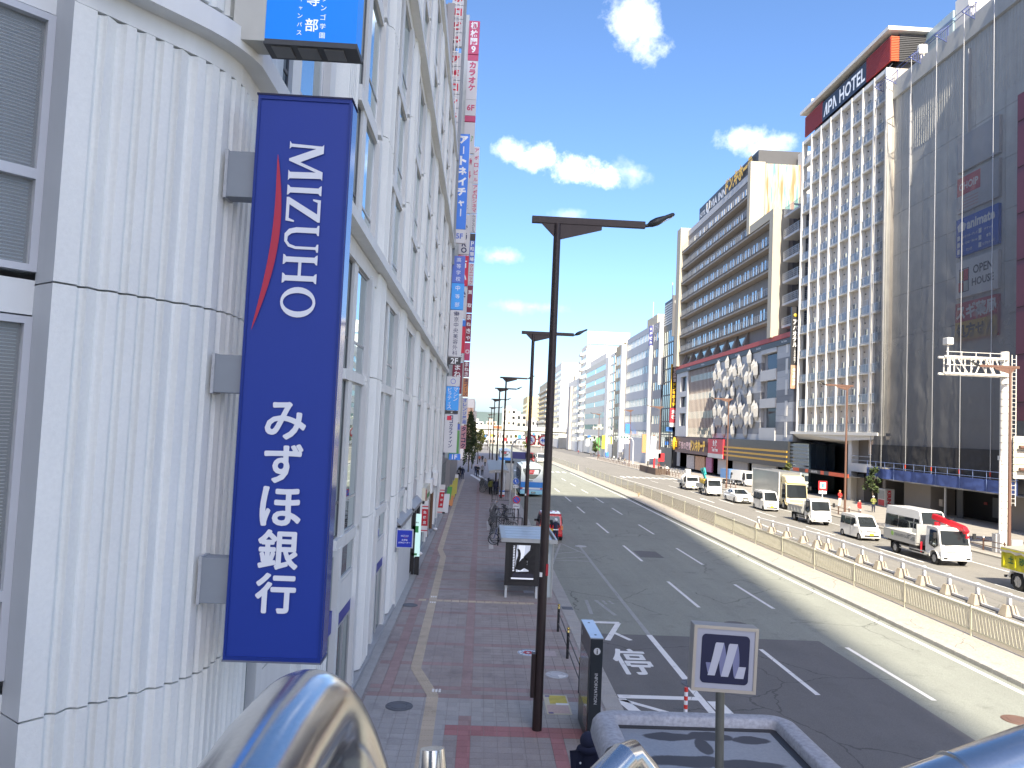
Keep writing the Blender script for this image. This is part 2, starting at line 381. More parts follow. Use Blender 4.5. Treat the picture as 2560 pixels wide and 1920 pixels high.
def solid(parent, pts, w=0.15, m=None):
    """long unbroken line, cut where it bends"""
    mb = MB()
    for (xa, ya), (xb, yb) in zip(pts[:-1], pts[1:]):
        yy = sorted(set([ya] + [y for y in rows(ya, yb)[1:-1]] + ([90.0] if ya < 90 < yb else []) + [yb]))
        for a, b in zip(yy[:-1], yy[1:]):
            pa = xa+(xb-xa)*(a-ya)/(yb-ya); pb = xa+(xb-xa)*(b-ya)/(yb-ya)
            z = ZR+0.009
            mb.add([(pa-w/2, a, z+gz(a)), (pa+w/2, a, z+gz(a)), (pb+w/2, b, z+gz(b)), (pb-w/2, b, z+gz(b))], [(0,1,2,3)])
    return mb.build('edge_line', m or PAINT, parent)
solid(ROAD, [(16.15, 2), (16.1, 30), (16.0, 40), (16.1, 140)], 0.18)
solid(ROAD, [(6.25, 22.9), (6.22, 27.75)], 0.2)
solid(ROAD, [(6.22, 27.75), (6.28, 43)], 0.16, PAINT_W)
solid(ROAD, [(6.3, 43), (6.33, 48)], 0.15, PAINT_W)
solid(ROAD, [(6.4, 12), (6.2, 22.2)], 0.2)
for a, b in [((4.05, 41.6), (5.25, 49.3)), ((5.25, 49.3), (6.25, 45.5)), ((4.45, 45.1), (6.2, 46.3)), ((4.2, 43.3), (6.25, 44.4)), ((4.15, 42.85), (6.25, 42.9))]:
    d = Vector((b[0]-a[0], b[1]-a[1])).normalized(); n = Vector((-d.y, d.x))*0.06
    mark(ROAD, [(a[0]-n.x, a[1]-n.y), (b[0]-n.x, b[1]-n.y), (b[0]+n.x, b[1]+n.y), (a[0]+n.x, a[1]+n.y)], PAINT_W)
# stop box at the bottom of the bay and its oblique lines
mark(ROAD, [(3.98, 21.12), (6.2, 21.12), (6.2, 21.4), (3.98, 21.4)], z=ZR+0.013)
for a, b, w in [((4.0, 21.1), (4.75, 18.2), 0.16), ((4.05, 21.0), (6.1, 19.3), 0.13), ((6.55, 21.1), (6.72, 17.6), 0.2)]:
    mark(ROAD, [(a[0]-w, a[1]), (a[0]+w, a[1]), (b[0]+w, b[1]), (b[0]-w, b[1])])
# the writing on the carriageway, stretched for drivers: BA SU TEI
def bars(parent, segs, m, w=0.17):
    mb = MB(); z = ZR+0.012
    for (x0, y0), (x1, y1), ww in segs:
        d = Vector((x1-x0, y1-y0)).normalized(); n = Vector((-d.y, d.x))*ww/2
        mb.add([(x0+n.x, y0+n.y, z), (x1+n.x, y1+n.y, z), (x1-n.x, y1-n.y, z), (x0-n.x, y0-n.y, z)], [(3,2,1,0)]); z += 0.0006
    return mb.build('lettering', m, parent)
bars(ROAD, [((4.7, 33.1), (4.58, 30.6), 0.14), ((5.1, 33.1), (5.5, 30.5), 0.16), ((5.4, 33.1), (5.45, 32.4), 0.12), ((5.65, 33.1), (5.75, 32.5), 0.12)], PAINT_W)
bars(ROAD, [((4.35, 29.33), (5.45, 29.33), 0.3), ((5.4, 29.3), (4.6, 26.85), 0.2), ((5.0, 27.9), (5.42, 26.95), 0.17)], PAINT)
tei = MB(); text_mb(tei, '停', (4.45, 23.2, ZR+0.014), X, Y, 1.08, 2.65, 0.0, stretch=True, fat=0.035); tei.build('lettering', PAINT, ROAD)
# right-hand carriageway
solid(ROAD_R, [(22.35, 20), (22.3, 47), (23.2, 58), (24.0, 70), (24.05, 100), (23.0, 135)], 0.16)
for y in range(22, 130, 12): dash(ROAD_R, 27.35, y+1.2, y+6.6, 0.14)
solid(ROAD_R, [(31.0, 25), (31.1, 125)], 0.14)
for i in range(9): mark(ROAD_R, [(24.2+i*1.1, 131), (24.75+i*1.1, 131), (24.75+i*1.1, 135.5), (24.2+i*1.1, 135.5)], name='crossing_stripe')
for i in range(10): mark(ROAD, [(5.0+i*1.1, 139), (5.55+i*1.1, 139), (5.55+i*1.1, 143.5), (5.0+i*1.1, 143.5)], name='crossing_stripe')
mark(ROAD_R, [(25.4, 84.2), (25.6, 84.2), (25.6, 88), (25.85, 88), (25.5, 89.8), (25.15, 88), (25.4, 88)], name='arrow_marking')

# kerbs: separate stones as far as one can tell them apart
def kerb(x0, x1, y0, y1, step, top, m, far=260):
    k = struct('kerb', strip(MB(), x0, x1, y1, far, top, top+0.2), m)
    me = MB().box(x0, x1, 0.006, step-0.006, -0.2, top).mesh('kerb_stone', m)
    y = y0
    while y < y1-1e-6: bevel(inst(me, 'kerb_stone', k, (0, y, 0)), 0.012, 1); y += step
    return k
kerb(3.42, 3.9, 6, 62, 1.0, 0.06, CONC_K)
kerb(16.45, 16.78, 16, 92, 0.65, 0.10, CONC_K)
kerb(34.0, 34.35, 30, 90, 1.2, 0.06, CONC)
struct('median', strip(MB(), 16.78, 18.6, 10, 260, 0.085, 0.3), CONC_M)

# left pavement
TILE_G = M('paving_grey', (0.33, 0.295, 0.28), 0.8, var=0.14, vs=0.8, cell=((0.3, 0.3, 50), 0.07), fine=0.25, fs=60, bump=0.15, bs=90)
TILE_B = M('paving_bluegrey', (0.37, 0.365, 0.36), 0.8, var=0.12, vs=0.8, cell=((0.3, 0.3, 50), 0.07), fine=0.2, fs=60)
TILE_R = M('paving_red', (0.33, 0.24, 0.23), 0.8, var=0.16, vs=0.8, cell=((0.3, 0.3, 50), 0.09), fine=0.25, fs=60)
TACT = M('tactile_beige', (0.50, 0.43, 0.33), 0.75, var=0.16, vs=1.0, cell=((0.3, 0.3, 50), 0.06), fine=0.2, fs=60)
for m_ in (TILE_G, TILE_B, TILE_R, TACT): weather(m_, 0.08, 0.0, 0.22, bscale=0.7)
SIDE = struct('pavement', strip(MB(), -12, 3.42, 7, 260, 0.045, 0.3), M('pavement_base', (0.29, 0.265, 0.255), 0.9, var=0.15, vs=0.6, fine=0.3, fs=12))
SIDE_R = struct('pavement', strip(MB(), 34.35, 60, -20, 260, 0.045, 0.3), M('pavement_right', (0.34, 0.315, 0.28), 0.9, var=0.12, vs=0.6, cell=((0.4, 0.4, 50), 0.06)))
T = 0.3
RED_COLS = (-9, -8, 0, 7) ; RED_ROWS = {59, 60, 66, 67, 73, 80, 87, 94, 101}
def tile_kind(i, j):
    """i counts tiles across (0 = middle stripe), j along the street from the camera"""
    if j >= 68:
        if i == -1 or i == -8: return 'r'
        if j % 7 == 0 or (j == 68): return 'r'
        return 'g'
    if 61 < j < 68: return 'b' if i not in (-1,) else ('b' if j > 63 else 'r')
    if j in (60, 61): return 'r' if i >= -2 else 'b'
    if i in (-1, 6): return 'r'
    if i < -2: return 'b'
    return 'g'
tm = {k: MB().box(0.004, T-0.004, 0.004, T-0.004, 0.02, 0.06).mesh('paving_tile', m) for k, m in (('g', TILE_G), ('b', TILE_B), ('r', TILE_R))}
rest = {'g': MB(), 'b': MB(), 'r': MB()}
TILE_S = M('paving_strong_red', (0.38, 0.18, 0.18), 0.8, var=0.16, vs=0.8, cell=((0.3, 0.3, 50), 0.09), fine=0.25, fs=60)
tm['s'] = MB().box(0.004, T-0.004, 0.004, T-0.004, 0.02, 0.06).mesh('paving_tile', TILE_S); rest['s'] = MB()
cnt = 0
for j in range(49, 330):
    for i in range(-9, 11):
        x = i*T+0.06; y = j*T; k = tile_kind(i, j); k = 's' if k == 'r' and j < 62 else k
        if cnt < 298 and j >= 50: inst(tm[k], 'paving_tile', SIDE, (x, y, 0)); cnt += 1
        elif j < 330:
            zt = 0.06+gz(y); b = rest[k]
            b.add([(x+0.004, y+0.004, zt), (x+T-0.004, y+0.004, zt), (x+T-0.004, y+T-0.004, zt), (x+0.004, y+T-0.004, zt),
                   (x+0.004, y+0.004, zt-0.03), (x+T-0.004, y+0.004, zt-0.03), (x+T-0.004, y+T-0.004, zt-0.03), (x+0.004, y+T-0.004, zt-0.03)],
                  [(0,1,2,3), (1,0,4,5), (2,1,5,6), (3,2,6,7), (0,3,7,4)])
for k, m in (('g', TILE_G), ('b', TILE_B), ('r', TILE_R), ('s', TILE_S)):
    if not rest[k].v: continue
    o = rest[k].build('paving_tiles', m, SIDE); o['kind'] = 'stuff'
# granite strip against the bank
mb = MB()
strip(mb, -3.6, -2.72, 12, 62, 0.075, 0.1); mb.build('granite_strip', M('granite', (0.36, 0.36, 0.35), 0.6, var=0.2, vs=2.5, fine=0.4, fs=50), SIDE)
# tactile paving: tiles with four raised bars, laid along a line with bends
def tact_mesh(kind):
    mb = MB().box(-0.15, 0.15, 0.003, 0.297, 0.03, 0.066)
    if kind == 'bar':
        for k in range(4): mb.box(-0.13+k*0.075, -0.095+k*0.075, 0.02, 0.28, 0.066, 0.071)
    else:
        for a in range(5):
            for b in range(5): mb.cyl((-0.115+a*0.057, 0.035+b*0.057, 0.066), 0.013, 0.005, 6)
    return mb.mesh('tactile_tile', TACT)
tb = tact_mesh('bar'); td = tact_mesh('dot')
path = [(-0.88, 13.5), (-0.95, 20.55), (-1.57, 22.75), (-1.63, 31.2), (-1.74, 42.0), (-2.02, 44.2), (-2.1, 60.0)]
for (xa, ya), (xb, yb) in zip(path[:-1], path[1:]):
    L = math.hypot(xb-xa, yb-ya); n = max(1, round(L/0.3)); a = math.atan2(-(xb-xa), yb-ya)
    for k in range(n):
        o = inst(tb, 'tactile_tile', SIDE, (xa+(xb-xa)*k/n, ya+(yb-ya)*k/n, 0), a); o.scale = (1.0, L/n/0.3, 1)
for k in range(14):
    x = -2.05+0.33*k
    if not (-1.9 < x < -1.4): inst(td, 'tactile_tile', SIDE, (x, 31.35, 0.001))
mb = MB(); strip(mb, -2.28, -1.95, 60.0, 105, 0.067); mb.build('tactile_strip', TACT, SIDE)
for (x, y) in [(-0.9+0.02, 20.9), (-1.62, 31.1), (-1.64, 32.1)]:
    mb = MB()
    for k in range(3): mb.box(x-0.11+k*0.085, x-0.05+k*0.085, y-0.12, y+0.12, 0.068, 0.0745)
    mb.build('reflector_bar', PAINT, SIDE)
# covers and stickers set in the ground
IRON = M('cast_iron', (0.13, 0.14, 0.16), 0.6, var=0.2, vs=4, metal=0.2)
def cover(x, y, r, m, label, base=0.06, deco=None, root=None):
    t = tag(MB().cyl((x, y, base+0.001), r, 0.008, 28).build('manhole_cover', m), label, 'manhole cover')
    mb = MB()
    for q in (0.93, 0.6): 
        ring = [(x+r*q*math.cos(2*math.pi*k/24), y+r*q*math.sin(2*math.pi*k/24), base+0.0105) for k in range(24)]
        mb.tube(ring, 0.007, 4, closed=True)
    for k in range(8):
        a = 2*math.pi*k/8; mb.beam((x+r*0.62*math.cos(a), y+r*0.62*math.sin(a), base+0.0105), (x+r*0.9*math.cos(a), y+r*0.9*math.sin(a), base+0.0105), 0.012, 0.006)
    mb.build('raised_pattern', deco or m, t); return t
cover(-1.72, 19.7, 0.34, IRON, 'dark round iron cover in the blue-grey paving beside the tactile strip')
cover(-2.45, 30.5, 0.3, IRON, 'dark iron cover near the bank wall by the tactile crossing')
c = cover(1.75, 24.65, 0.33, M('cover_white', (0.72, 0.74, 0.76), 0.6, var=0.05), 'colourful cover with a red flower on a blue and white ground', deco=M('cover_blue', (0.06, 0.2, 0.4), 0.5))
mb = MB()
for k in range(6):
    a = math.pi/3*k; mb.cyl((1.75+0.11*math.cos(a), 24.65+0.11*math.sin(a), 0.0705), 0.06, 0.004, 10)
mb.build('flower', M('cover_red', (0.45, 0.04, 0.05), 0.5), c)
c = cover(2.45, 22.55, 0.33, M('cover_pale', (0.50, 0.51, 0.53), 0.6, var=0.1), 'pale round cover beside the black rail, one quarter white')
MB().add([(2.47, 22.53, 0.0725), (2.72, 22.5, 0.0725), (2.66, 22.36, 0.0725), (2.5, 22.27, 0.0725)], [(3,2,1,0)]).build('white_quarter', PAINT, c)
cover(6.42, 48.4, 0.36, M('cover_light', (0.42, 0.43, 0.44), 0.7), 'pale cover in the carriageway at the tip of the hatched lines', base=ZR)
cover(10.0, 29.8, 0.45, ASPH_D, 'asphalt-filled cover in the second lane', base=ZR)
cover(6.42, 22.55, 0.4, IRON, 'iron cover at the near end of the bus bay line', base=ZR)
cover(14.4, 20.4, 0.4, M('rusty_iron', (0.15, 0.09, 0.07), 0.7, var=0.2), 'rusty brown cover in the sunlit lane by the median', base=ZR)
def plate(x0, x1, y0, y1, m, label, name='floor_sticker', cat='floor sticker', z=0.064):
    return tag(MB().box(x0, x1, y0, y1, z-0.002, z+0.002).build(name, m), label, cat)
st = plate(1.92, 2.54, 19.45, 20.85, M('sticker_cream', (0.55, 0.50, 0.36), 0.6, var=0.1, vs=6), 'yellowish map sticker on the pavement by the information pillar')
MB().box(2.05, 2.5, 20.2, 20.8, 0.0665, 0.0675).build('printed_patch', M('sticker_yellow', (0.55, 0.45, 0.06), 0.6, var=0.3, vs=5), st)
MB().box(1.95, 2.5, 19.55, 20.1, 0.0665, 0.0675).build('printed_patch', M('sticker_pink', (0.52, 0.38, 0.33), 0.6, var=0.25, vs=14), st)
MB().box(2.2, 2.52, 20.12, 20.25, 0.0665, 0.068).build('printed_patch', PAINT, st)
for yy in (19.5, 20.7): MB().box(1.96, 2.08, yy, yy+0.1, 0.0672, 0.069).build('printed_patch', M('sticker_violet', (0.12, 0.1, 0.25), 0.6), st)
plate(2.2, 2.62, 24.35, 24.95, M('cover_square', (0.42, 0.36, 0.36), 0.7, var=0.25, vs=12), 'square patterned cover plate beyond the lamp post', 'cover_plate', 'cover plate')
plate(2.1, 2.55, 33.5, 34.0, M('cover_square2', (0.46, 0.45, 0.50), 0.7, var=0.2, vs=14), 'pale square cover plate under the bus shelter poster', 'cover_plate', 'cover plate')
dr = plate(3.45, 3.88, 30.7, 31.2, IRON, 'iron drain grate in the kerb by the bus bay', 'drain_grate', 'drain')
mb = MB()
for k in range(8): mb.box(3.47, 3.86, 30.73+k*0.057, 30.755+k*0.057, 0.065, 0.072)
mb.build('grate_bar', IRON, dr)
# ================================================================ BANK BUILDING (left)
WALL = M('white_panel', (0.76, 0.785, 0.76), 0.65, var=0.05, vs=0.9, streak=0.075, streak_s=2.6, bump=0.22, bs=70, fine=0.05, fs=25)
WALL2 = M('white_frame', (0.73, 0.75, 0.735), 0.55, var=0.05, vs=1.5, streak=0.07, streak_s=4.0)
JAMB = M('grey_jamb', (0.44, 0.47, 0.49), 0.55, var=0.04, vs=1.5, streak=0.04)
GAP = M('dark_gap', (0.05, 0.05, 0.055), 0.9, var=0)
ALU = M('aluminium', (0.52, 0.54, 0.56), 0.4, metal=0.5, var=0.05)
ALU_D = M('aluminium_dark', (0.14, 0.15, 0.16), 0.45, metal=0.4, var=0.05)
GLASS = glassy('facade_glass', (0.035, 0.045, 0.05), refl=1.0)
GLASS_D = glassy('dark_glass', (0.012, 0.014, 0.016), refl=0.35)
STEEL_G = M('bracket_grey', (0.25, 0.28, 0.31), 0.55, var=0.08, vs=3, metal=0.1)
BANK = thing('bank_building', 'white bank building with fluted concrete panels and tall narrow windows along the pavement', 'building', (-8, 34, 0))
MB().box(-24, -3.75, 9.7, 60.2, 0, 28.6).build('core', M('core_wall', (0.30, 0.30, 0.30), 0.8), BANK)
MB().poly([(-24, 9.7, 0), (-3.75, 9.7, 0), (-4.75, 8.3, 0), (-5.9, 7.1, 0), (-24, 7.0, 0)], (0, 0, 28.6)).build('core', MATS['core_wall'], BANK)
def flute_profile(path, period=0.2, depth=0.026, d0=0.0):
    """plan points of a wall with vertical flutes: flat half, hollowed half"""
    pts = []; L = [0.0]
    for a, b in zip(path[:-1], path[1:]): L.append(L[-1]+(Vector(b)-Vector(a)).length)
    def at(s):
        s = min(max(s, 0), L[-1])
        for i in range(len(path)-1):
            if s <= L[i+1]+1e-9:
                a = Vector(path[i]); b = Vector(path[i+1]); d = (b-a).normalized()
                return a+d*(s-L[i]), Vector((d.y, -d.x))
    s = d0; n = 5
    ss = [0.0]
    while s < L[-1]-1e-6:
        ss += [s+1e-4, s+period*0.5]
        for k in range(1, n): ss.append(s+period*0.5+period*0.5*k/n)
        s += period
    res = []
    for q in ss:
        if q > L[-1]: break
        t = ((q-d0) % period)/period
        o = 0.0
        if t > 0.5: o = -depth*(1-((t-0.5)/0.5-0.35)**2/0.45) if t < 0.98 else 0
        p, nrm = at(q); p = p+nrm*min(0, o); res.append((p.x, p.y))
    p, nrm = at(L[-1]); res.append((p.x, p.y))
    return res
# curved corner: 45-degree face, rounded into the street front
corner = [(-4.13, 7.5), (-3.45, 8.36)]
for k in range(1, 6):
    t = k/5; a = (1-t)**2; b = 2*t*(1-t); c = t*t
    corner.append((a*-3.45+b*-3.12+c*-3.03, a*8.36+b*8.75+c*9.25))
corner.append((-3.03, 10.85))
prof = flute_profile(corner, 0.2, 0.065, 0.12)
def panel(prof, z0, z1, name, parent, back=0.5, m=WALL):
    pl = [(x, y, z0) for x, y in prof]
    e0 = prof[0]; e1 = prof[-1]
    pl += [(e1[0]-back, e1[1], z0), (e0[0]-back*0.6, e0[1]+back*0.6 if e0[1] < 8 else e0[1], z0)]
    return MB().poly(pl, (0, 0, z1-z0)).build(name, m, parent)
for z0, z1 in [(0.25, 4.085), (4.105, 8.19), (8.21, 10.95), (11.62, 15.08), (15.1, 18.3), (18.32, 21.1), (21.6, 25.0), (25.02, 28.3)]:
    panel(prof, z0, z1, 'fluted_panel', BANK)
flat = [corner[0]] + corner[1:]
def band(z0, z1, off, name, m=WALL2):
    pts = []
    for i, p in enumerate(flat):
        a = Vector(flat[max(i-1, 0)]); b = Vector(flat[min(i+1, len(flat)-1)]); d = (b-a).normalized()
        q = Vector(p)+Vector((d.y, -d.x))*off; pts.append((q.x, q.y, z0))
    pts += [(-3.6, 10.85, z0), (-4.5, 8.2, z0)]
    return MB().poly(pts, (0, 0, z1-z0)).build(name, m, BANK)
for z0, z1, o in [(10.97, 11.2, -0.03), (11.2, 11.45, 0.2), (11.45, 11.6, -0.04), (21.12, 21.3, 0.0), (21.3, 21.58, 0.2), (28.32, 29.1, 0.1), (0.0, 0.24, -0.08)]: band(z0, z1, o, 'cornice_band')
# grey jamb and the window left of the corner
jd = Vector((-4.42+4.13, 7.74-7.5))
for z0, z1 in [(0.0, 4.085), (4.1, 8.19), (8.205, 11.2), (11.22, 15.1)]:
    MB().poly([(-4.13, 7.5, z0), (-4.128, 7.52, z0), (-4.40, 7.95, z0), (-4.44, 7.75, z0)], (0, 0, z1-z0)).build('jamb', JAMB, BANK)
A = Vector((-4.44, 7.75)); D = Vector((-0.68, -0.733)).normalized(); N = Vector((0.733, -0.68))
def wbox(mb, s0, s1, o0, o1, z0, z1):
    pts = [A+D*s0+N*o0, A+D*s1+N*o0, A+D*s1+N*o1, A+D*s0+N*o1]
    return mb.poly([(p.x, p.y, z0) for p in pts], (0, 0, z1-z0))
for z0, zt, z1 in [(0.4, 1.3, 3.9), (4.4, 5.2, 7.88), (8.32, 9.28, 10.9), (11.6, 12.4, 14.6)]:
    fr = MB()
    for s0, s1, a, b in [(0.0, 0.07, z0, z1), (1.45, 1.6, z0, z1), (0.07, 1.45, z1-0.07, z1), (0.07, 1.45, z0, z0+0.07), (0.07, 1.45, zt-0.05, zt+0.05)]: wbox(fr, s0, s1, -0.06, 0.03, a, b)
    w = fr.build('window', M('frame_paint', (0.55, 0.57, 0.60), 0.4, var=0.04), BANK)
    gl = MB(); wbox(gl, 0.07, 1.45, -0.05, -0.04, z0+0.07, z1-0.07)
    gl.build('pane', M('clear_pane', (0.75, 0.8, 0.8), 0.03, var=0, alpha=0.16, spec=0.8), w)
    bl = MB()
    z = z0+0.1
    while z < z1-0.1:
        if abs(z-zt) > 0.07: wbox(bl, 0.09, 1.43, -0.135, -0.10, z, z+0.006)
        z += 0.035
    bl.build('blind', M('blind_grey', (0.28, 0.33, 0.36), 0.6, var=0.06), w)
    bk = MB(); wbox(bk, 0.0, 1.6, -0.2, -0.16, z0, z1); bk.build('room_dark', M('room', (0.10, 0.12, 0.13), 0.9, var=0.1), w)
    sp = MB(); wbox(sp, 0.0, 1.6, -0.2, 0.0, z1+0.02, z1+0.36); sp.build('spandrel', WALL2, BANK)
wl = MB(); wbox(wl, 1.6, 6.0, -0.3, 0.05, 0, 14.7); wl.build('side_wall', WALL, BANK)

# street front: bays of slot window, main window, chamfered fluted pier
BAY = 6.46; Y0 = 10.64; NB = 8
LEV = [(4.34, 5.13, 7.95), (8.2, 8.93, 10.73), (11.58, 12.28, 14.4), (14.78, 15.55, 17.62), (18.0, 18.75, 20.85), (21.72, 22.5, 24.6), (24.95, 25.75, 28.0)]
pier_plan = [(-3.45, 4.6), (-3.23, 4.6), (-3.05, 4.83)] + [(x, y) for x, y in flute_profile([(-3.035, 4.86), (-3.035, 6.18)], 0.2, 0.05, 0.05)] + [(-3.06, 6.2), (-3.45, 6.2)]
JOINTS = [0.22, 4.385, 8.24, 11.19, 15.1, 18.32, 21.18, 25.0, 28.3]
piers = [MB().poly([(x, y, a+0.012) for x, y in pier_plan], (0, 0, b-a-0.024)).mesh('pier_panel', WALL) for a, b in zip(JOINTS[:-1], JOINTS[1:])]
def frame_mesh(y0, y1, z0, z1, zm, x, d, bar, mullion=True):
    mb = MB(); mb.box(x-d, x, y0, y0+bar, z0, z1); mb.box(x-d, x, y1-bar, y1, z0, z1)
    mb.box(x-d, x, y0+bar, y1-bar, z0, z0+bar); mb.box(x-d, x, y0+bar, y1-bar, z1-bar, z1)
    if mullion: mb.box(x-d, x-0.005, y0+bar, y1-bar, zm-0.03, zm+0.03)
    return mb
fm = []
for (s, m_, h) in LEV:
    fm.append((frame_mesh(1.72, 3.38, s, h, m_, -3.18, 0.06, 0.035).mesh('window', ALU), MB().box(-3.215, -3.205, 1.755, 3.345, s+0.035, h-0.035).mesh('pane', GLASS),
               frame_mesh(0.70, 1.2, s, h, m_, -3.22, 0.06, 0.03).mesh('slot_window', ALU_D), MB().box(-3.25, -3.24, 0.73, 1.17, s+0.03, h-0.03).mesh('pane', GLASS_D),
               MB().box(-3.45, -3.155, 1.2, 1.72, s-0.14, h+0.1).mesh('post', WALL2), MB().box(-3.45, -3.05, 3.38, 3.8, s-0.14, h+0.1).mesh('post', WALL2)))
spm = [MB().box(-3.45, -3.12, 0.6, 3.38, LEV[i][2]+0.005, LEV[i+1][0]-0.005).mesh('spandrel', WALL2) for i in (0, 2, 3, 5)]
for k in range(NB):
    y = Y0+BAY*k
    for me in piers: inst(me, 'pier_panel', BANK, (0, y, 0))
    for (a, b, c, d, e, e2) in fm:
        w = inst(a, 'window', BANK, (0, y, 0)); p = inst(b, 'pane', None); p.parent = w
        w = inst(c, 'slot_window', BANK, (0, y, 0)); p = inst(d, 'pane', None); p.parent = w
        inst(e, 'post', BANK, (0, y, 0)); inst(e2, 'post', BANK, (0, y, 0))
    for me in spm: inst(me, 'spandrel', BANK, (0, y, 0))
YE = Y0+BAY*NB
for z0, z1, x in [(10.75, 11.18, -3.12), (11.2, 11.46, -2.82), (11.46, 11.57, -3.14), (20.9, 21.28, -3.12), (21.3, 21.56, -2.82), (21.56, 21.7, -3.14), (28.05, 28.5, -3.1), (28.5, 29.1, -2.92)]:
    MB().box(-3.6, x, 10.85, YE, z0, z1).build('ledge', WALL2, BANK)
MB().box(-3.9, -3.26, 10.85, YE, 0, 28.6).build('recess_wall', M('recess_grey', (0.7, 0.7, 0.69), 0.7, var=0.05), BANK)
# end post
MB().box(-3.7, -3.05, YE, YE+0.5, 0, 28.9).build('end_pier', WALL, BANK)
# low level: transom window, panel, glazed doors with a blue band
BLUE_B = M('bank_blue', (0.010, 0.028, 0.30), 0.4, var=0.03)
low = frame_mesh(1.3, 3.38, 3.22, 4.08, 3.6, -3.15, 0.1, 0.06, False)
lowm = low.mesh('transom_window', WALL2); lowp = MB().box(-3.2, -3.19, 1.36, 3.32, 3.28, 4.02).mesh('pane', glassy('soft_glass', (0.11, 0.12, 0.13), refl=0.4))
for k in range(0, 4):
    y = Y0+BAY*k
    w = inst(lowm, 'transom_window', BANK, (0, y, 0)); p = inst(lowp, 'pane', None); p.parent = w
    MB().box(-3.5, -3.12, y+0.6, y+3.38, 4.1, 4.33).build('spandrel', WALL2, BANK)
    MB().box(-3.5, -3.15, y+1.3, y+3.38, 2.5, 3.2).build('wall_panel', WALL2, BANK)
    MB().box(-3.5, -3.1, y+1.0, y+1.3, 0.1, 4.1).build('post', WALL2, BANK); MB().box(-3.5, -3.05, y+3.38, y+3.8, 0.1, 4.33).build('post', WALL2, BANK)
    MB().box(-3.3, -3.17, y+1.32, y+3.36, 2.2, 2.49).build('door_header', BLUE_B, BANK)
    d = frame_mesh(1.32, 3.36, 0.08, 2.19, 1.0, -3.16, 0.06, 0.05, False)
    d.box(-3.22, -3.155, 2.3, 2.36, 0.13, 2.14)
    d.v = [(a, b+y, c) for a, b, c in d.v]; dd = d.build('door', ALU, BANK)
    MB().box(-3.205, -3.195, y+1.37, y+3.31, 0.13, 2.14).build('pane', GLASS_D, dd)
    MB().box(-3.25, -3.24, y+0.65, y+1.0, 0.1, 3.9).build('pane', GLASS_D, BANK)
    MB().box(-3.24, -3.2, y+0.66, y+0.99, 2.2, 2.7).build('blue_strip', BLUE_B, BANK)
MB().box(-3.6, -2.98, 10.85, YE, 0.02, 0.2).build('plinth', M('plinth', (0.33, 0.35, 0.37), 0.4, var=0.1), BANK)
# shop fronts further along
def shop(y0, y1, mfr, head):
    s = MB().box(-3.45, -3.0, y0, y0+0.12, 0.1, head).box(-3.45, -3.0, y1-0.12, y1, 0.1, head).box(-3.45, -2.98, y0, y1, head, head+0.15).build('shop_front', mfr, BANK)
    MB().box(-3.12, -3.1, y0+0.12, y1-0.12, 0.1, head).build('pane', GLASS_D, s)
BLK = M('black_metal', (0.02, 0.02, 0.022), 0.45, var=0.05)
shop(36.3, 40.8, BLK, 2.9); shop(41.9, 46.2, WALL2, 2.6); shop(48.2, 52.0, M('brown_timber', (0.16, 0.08, 0.04), 0.6, var=0.2, vs=8), 2.9); shop(54.2, 58.0, WALL2, 2.6)
for (y0, y1) in [(30.3, 35.6), (36.3, 40.8)]:
    c = MB().box(-3.3, -2.93, y0, y1, 3.02, 3.1)
    c.poly([(-2.93, y0, 3.1), (-2.93, y0, 2.94), (-2.96, y0, 2.94), (-3.2, y0, 3.26), (-3.2, y0, 3.36)], (0, y1-y0, 0)).build('canopy', M('canopy_grey', (0.32, 0.33, 0.35), 0.5, metal=0.3, var=0.08), BANK)
for (y0, y1, z0, z1, m_) in [(42.0, 45.8, 2.75, 3.62, M('sign_cream', (0.66, 0.64, 0.52), 0.5, var=0.04)), (47.6, 49.2, 2.85, 3.7, WALL2), (53.3, 54.8, 2.9, 3.8, WALL2)]:
    MB().box(-3.2, -2.85, y0, y1, z0, z1).build('fascia_box', m_, BANK, bev=0.02)
MB().box(-2.846, -2.84, 42.3, 42.9, 2.9, 3.5).build('fascia_mark', M('sign_red', (0.50, 0.02, 0.03), 0.5), BANK)
MB().box(-2.846, -2.84, 43.3, 45.4, 2.95, 3.2).build('fascia_mark', M('sign_green', (0.05, 0.25, 0.06), 0.5), BANK)

# ---------------------------------------------------------------- signs hung on the bank
SIGN_W = M('sign_letter_white', (0.72, 0.75, 0.80), 0.5, var=0)
BIG = thing('projecting_sign', 'tall blue bank sign with white MIZUHO lettering and a red arc', 'sign', (-2.2, 8.97, 4.34))
SX0, SX1, SY, SZ0, SZ1 = -2.715, -1.655, 8.8, 4.34, 10.67
BLUE_S = M('sign_blue', (0.012, 0.040, 0.285), 0.42, var=0.04, vs=2.2, fine=0.16, fs=160)
MB().box(SX0, SX1, SY+0.006, SY+0.36, SZ0, SZ1).build('sign_box', BLUE_S, BIG, bev=0.008)
fr = MB()
for x0, x1, z0, z1 in [(SX0, SX0+0.03, SZ0, SZ1), (SX1-0.03, SX1, SZ0, SZ1), (SX0+0.03, SX1-0.03, SZ0, SZ0+0.04), (SX0+0.03, SX1-0.03, SZ1-0.045, SZ1)]: fr.box(x0, x1, SY-0.008, SY+0.02, z0, z1)
fr.build('front_frame', M('sign_blue_frame', (0.010, 0.032, 0.22), 0.35, var=0.03), BIG)
MB().box(SX0-0.015, SX1+0.012, SY-0.015, SY+0.37, SZ1, SZ1+0.02).build('top_cap', M('sign_dark_cap', (0.01, 0.012, 0.05), 0.5), BIG)
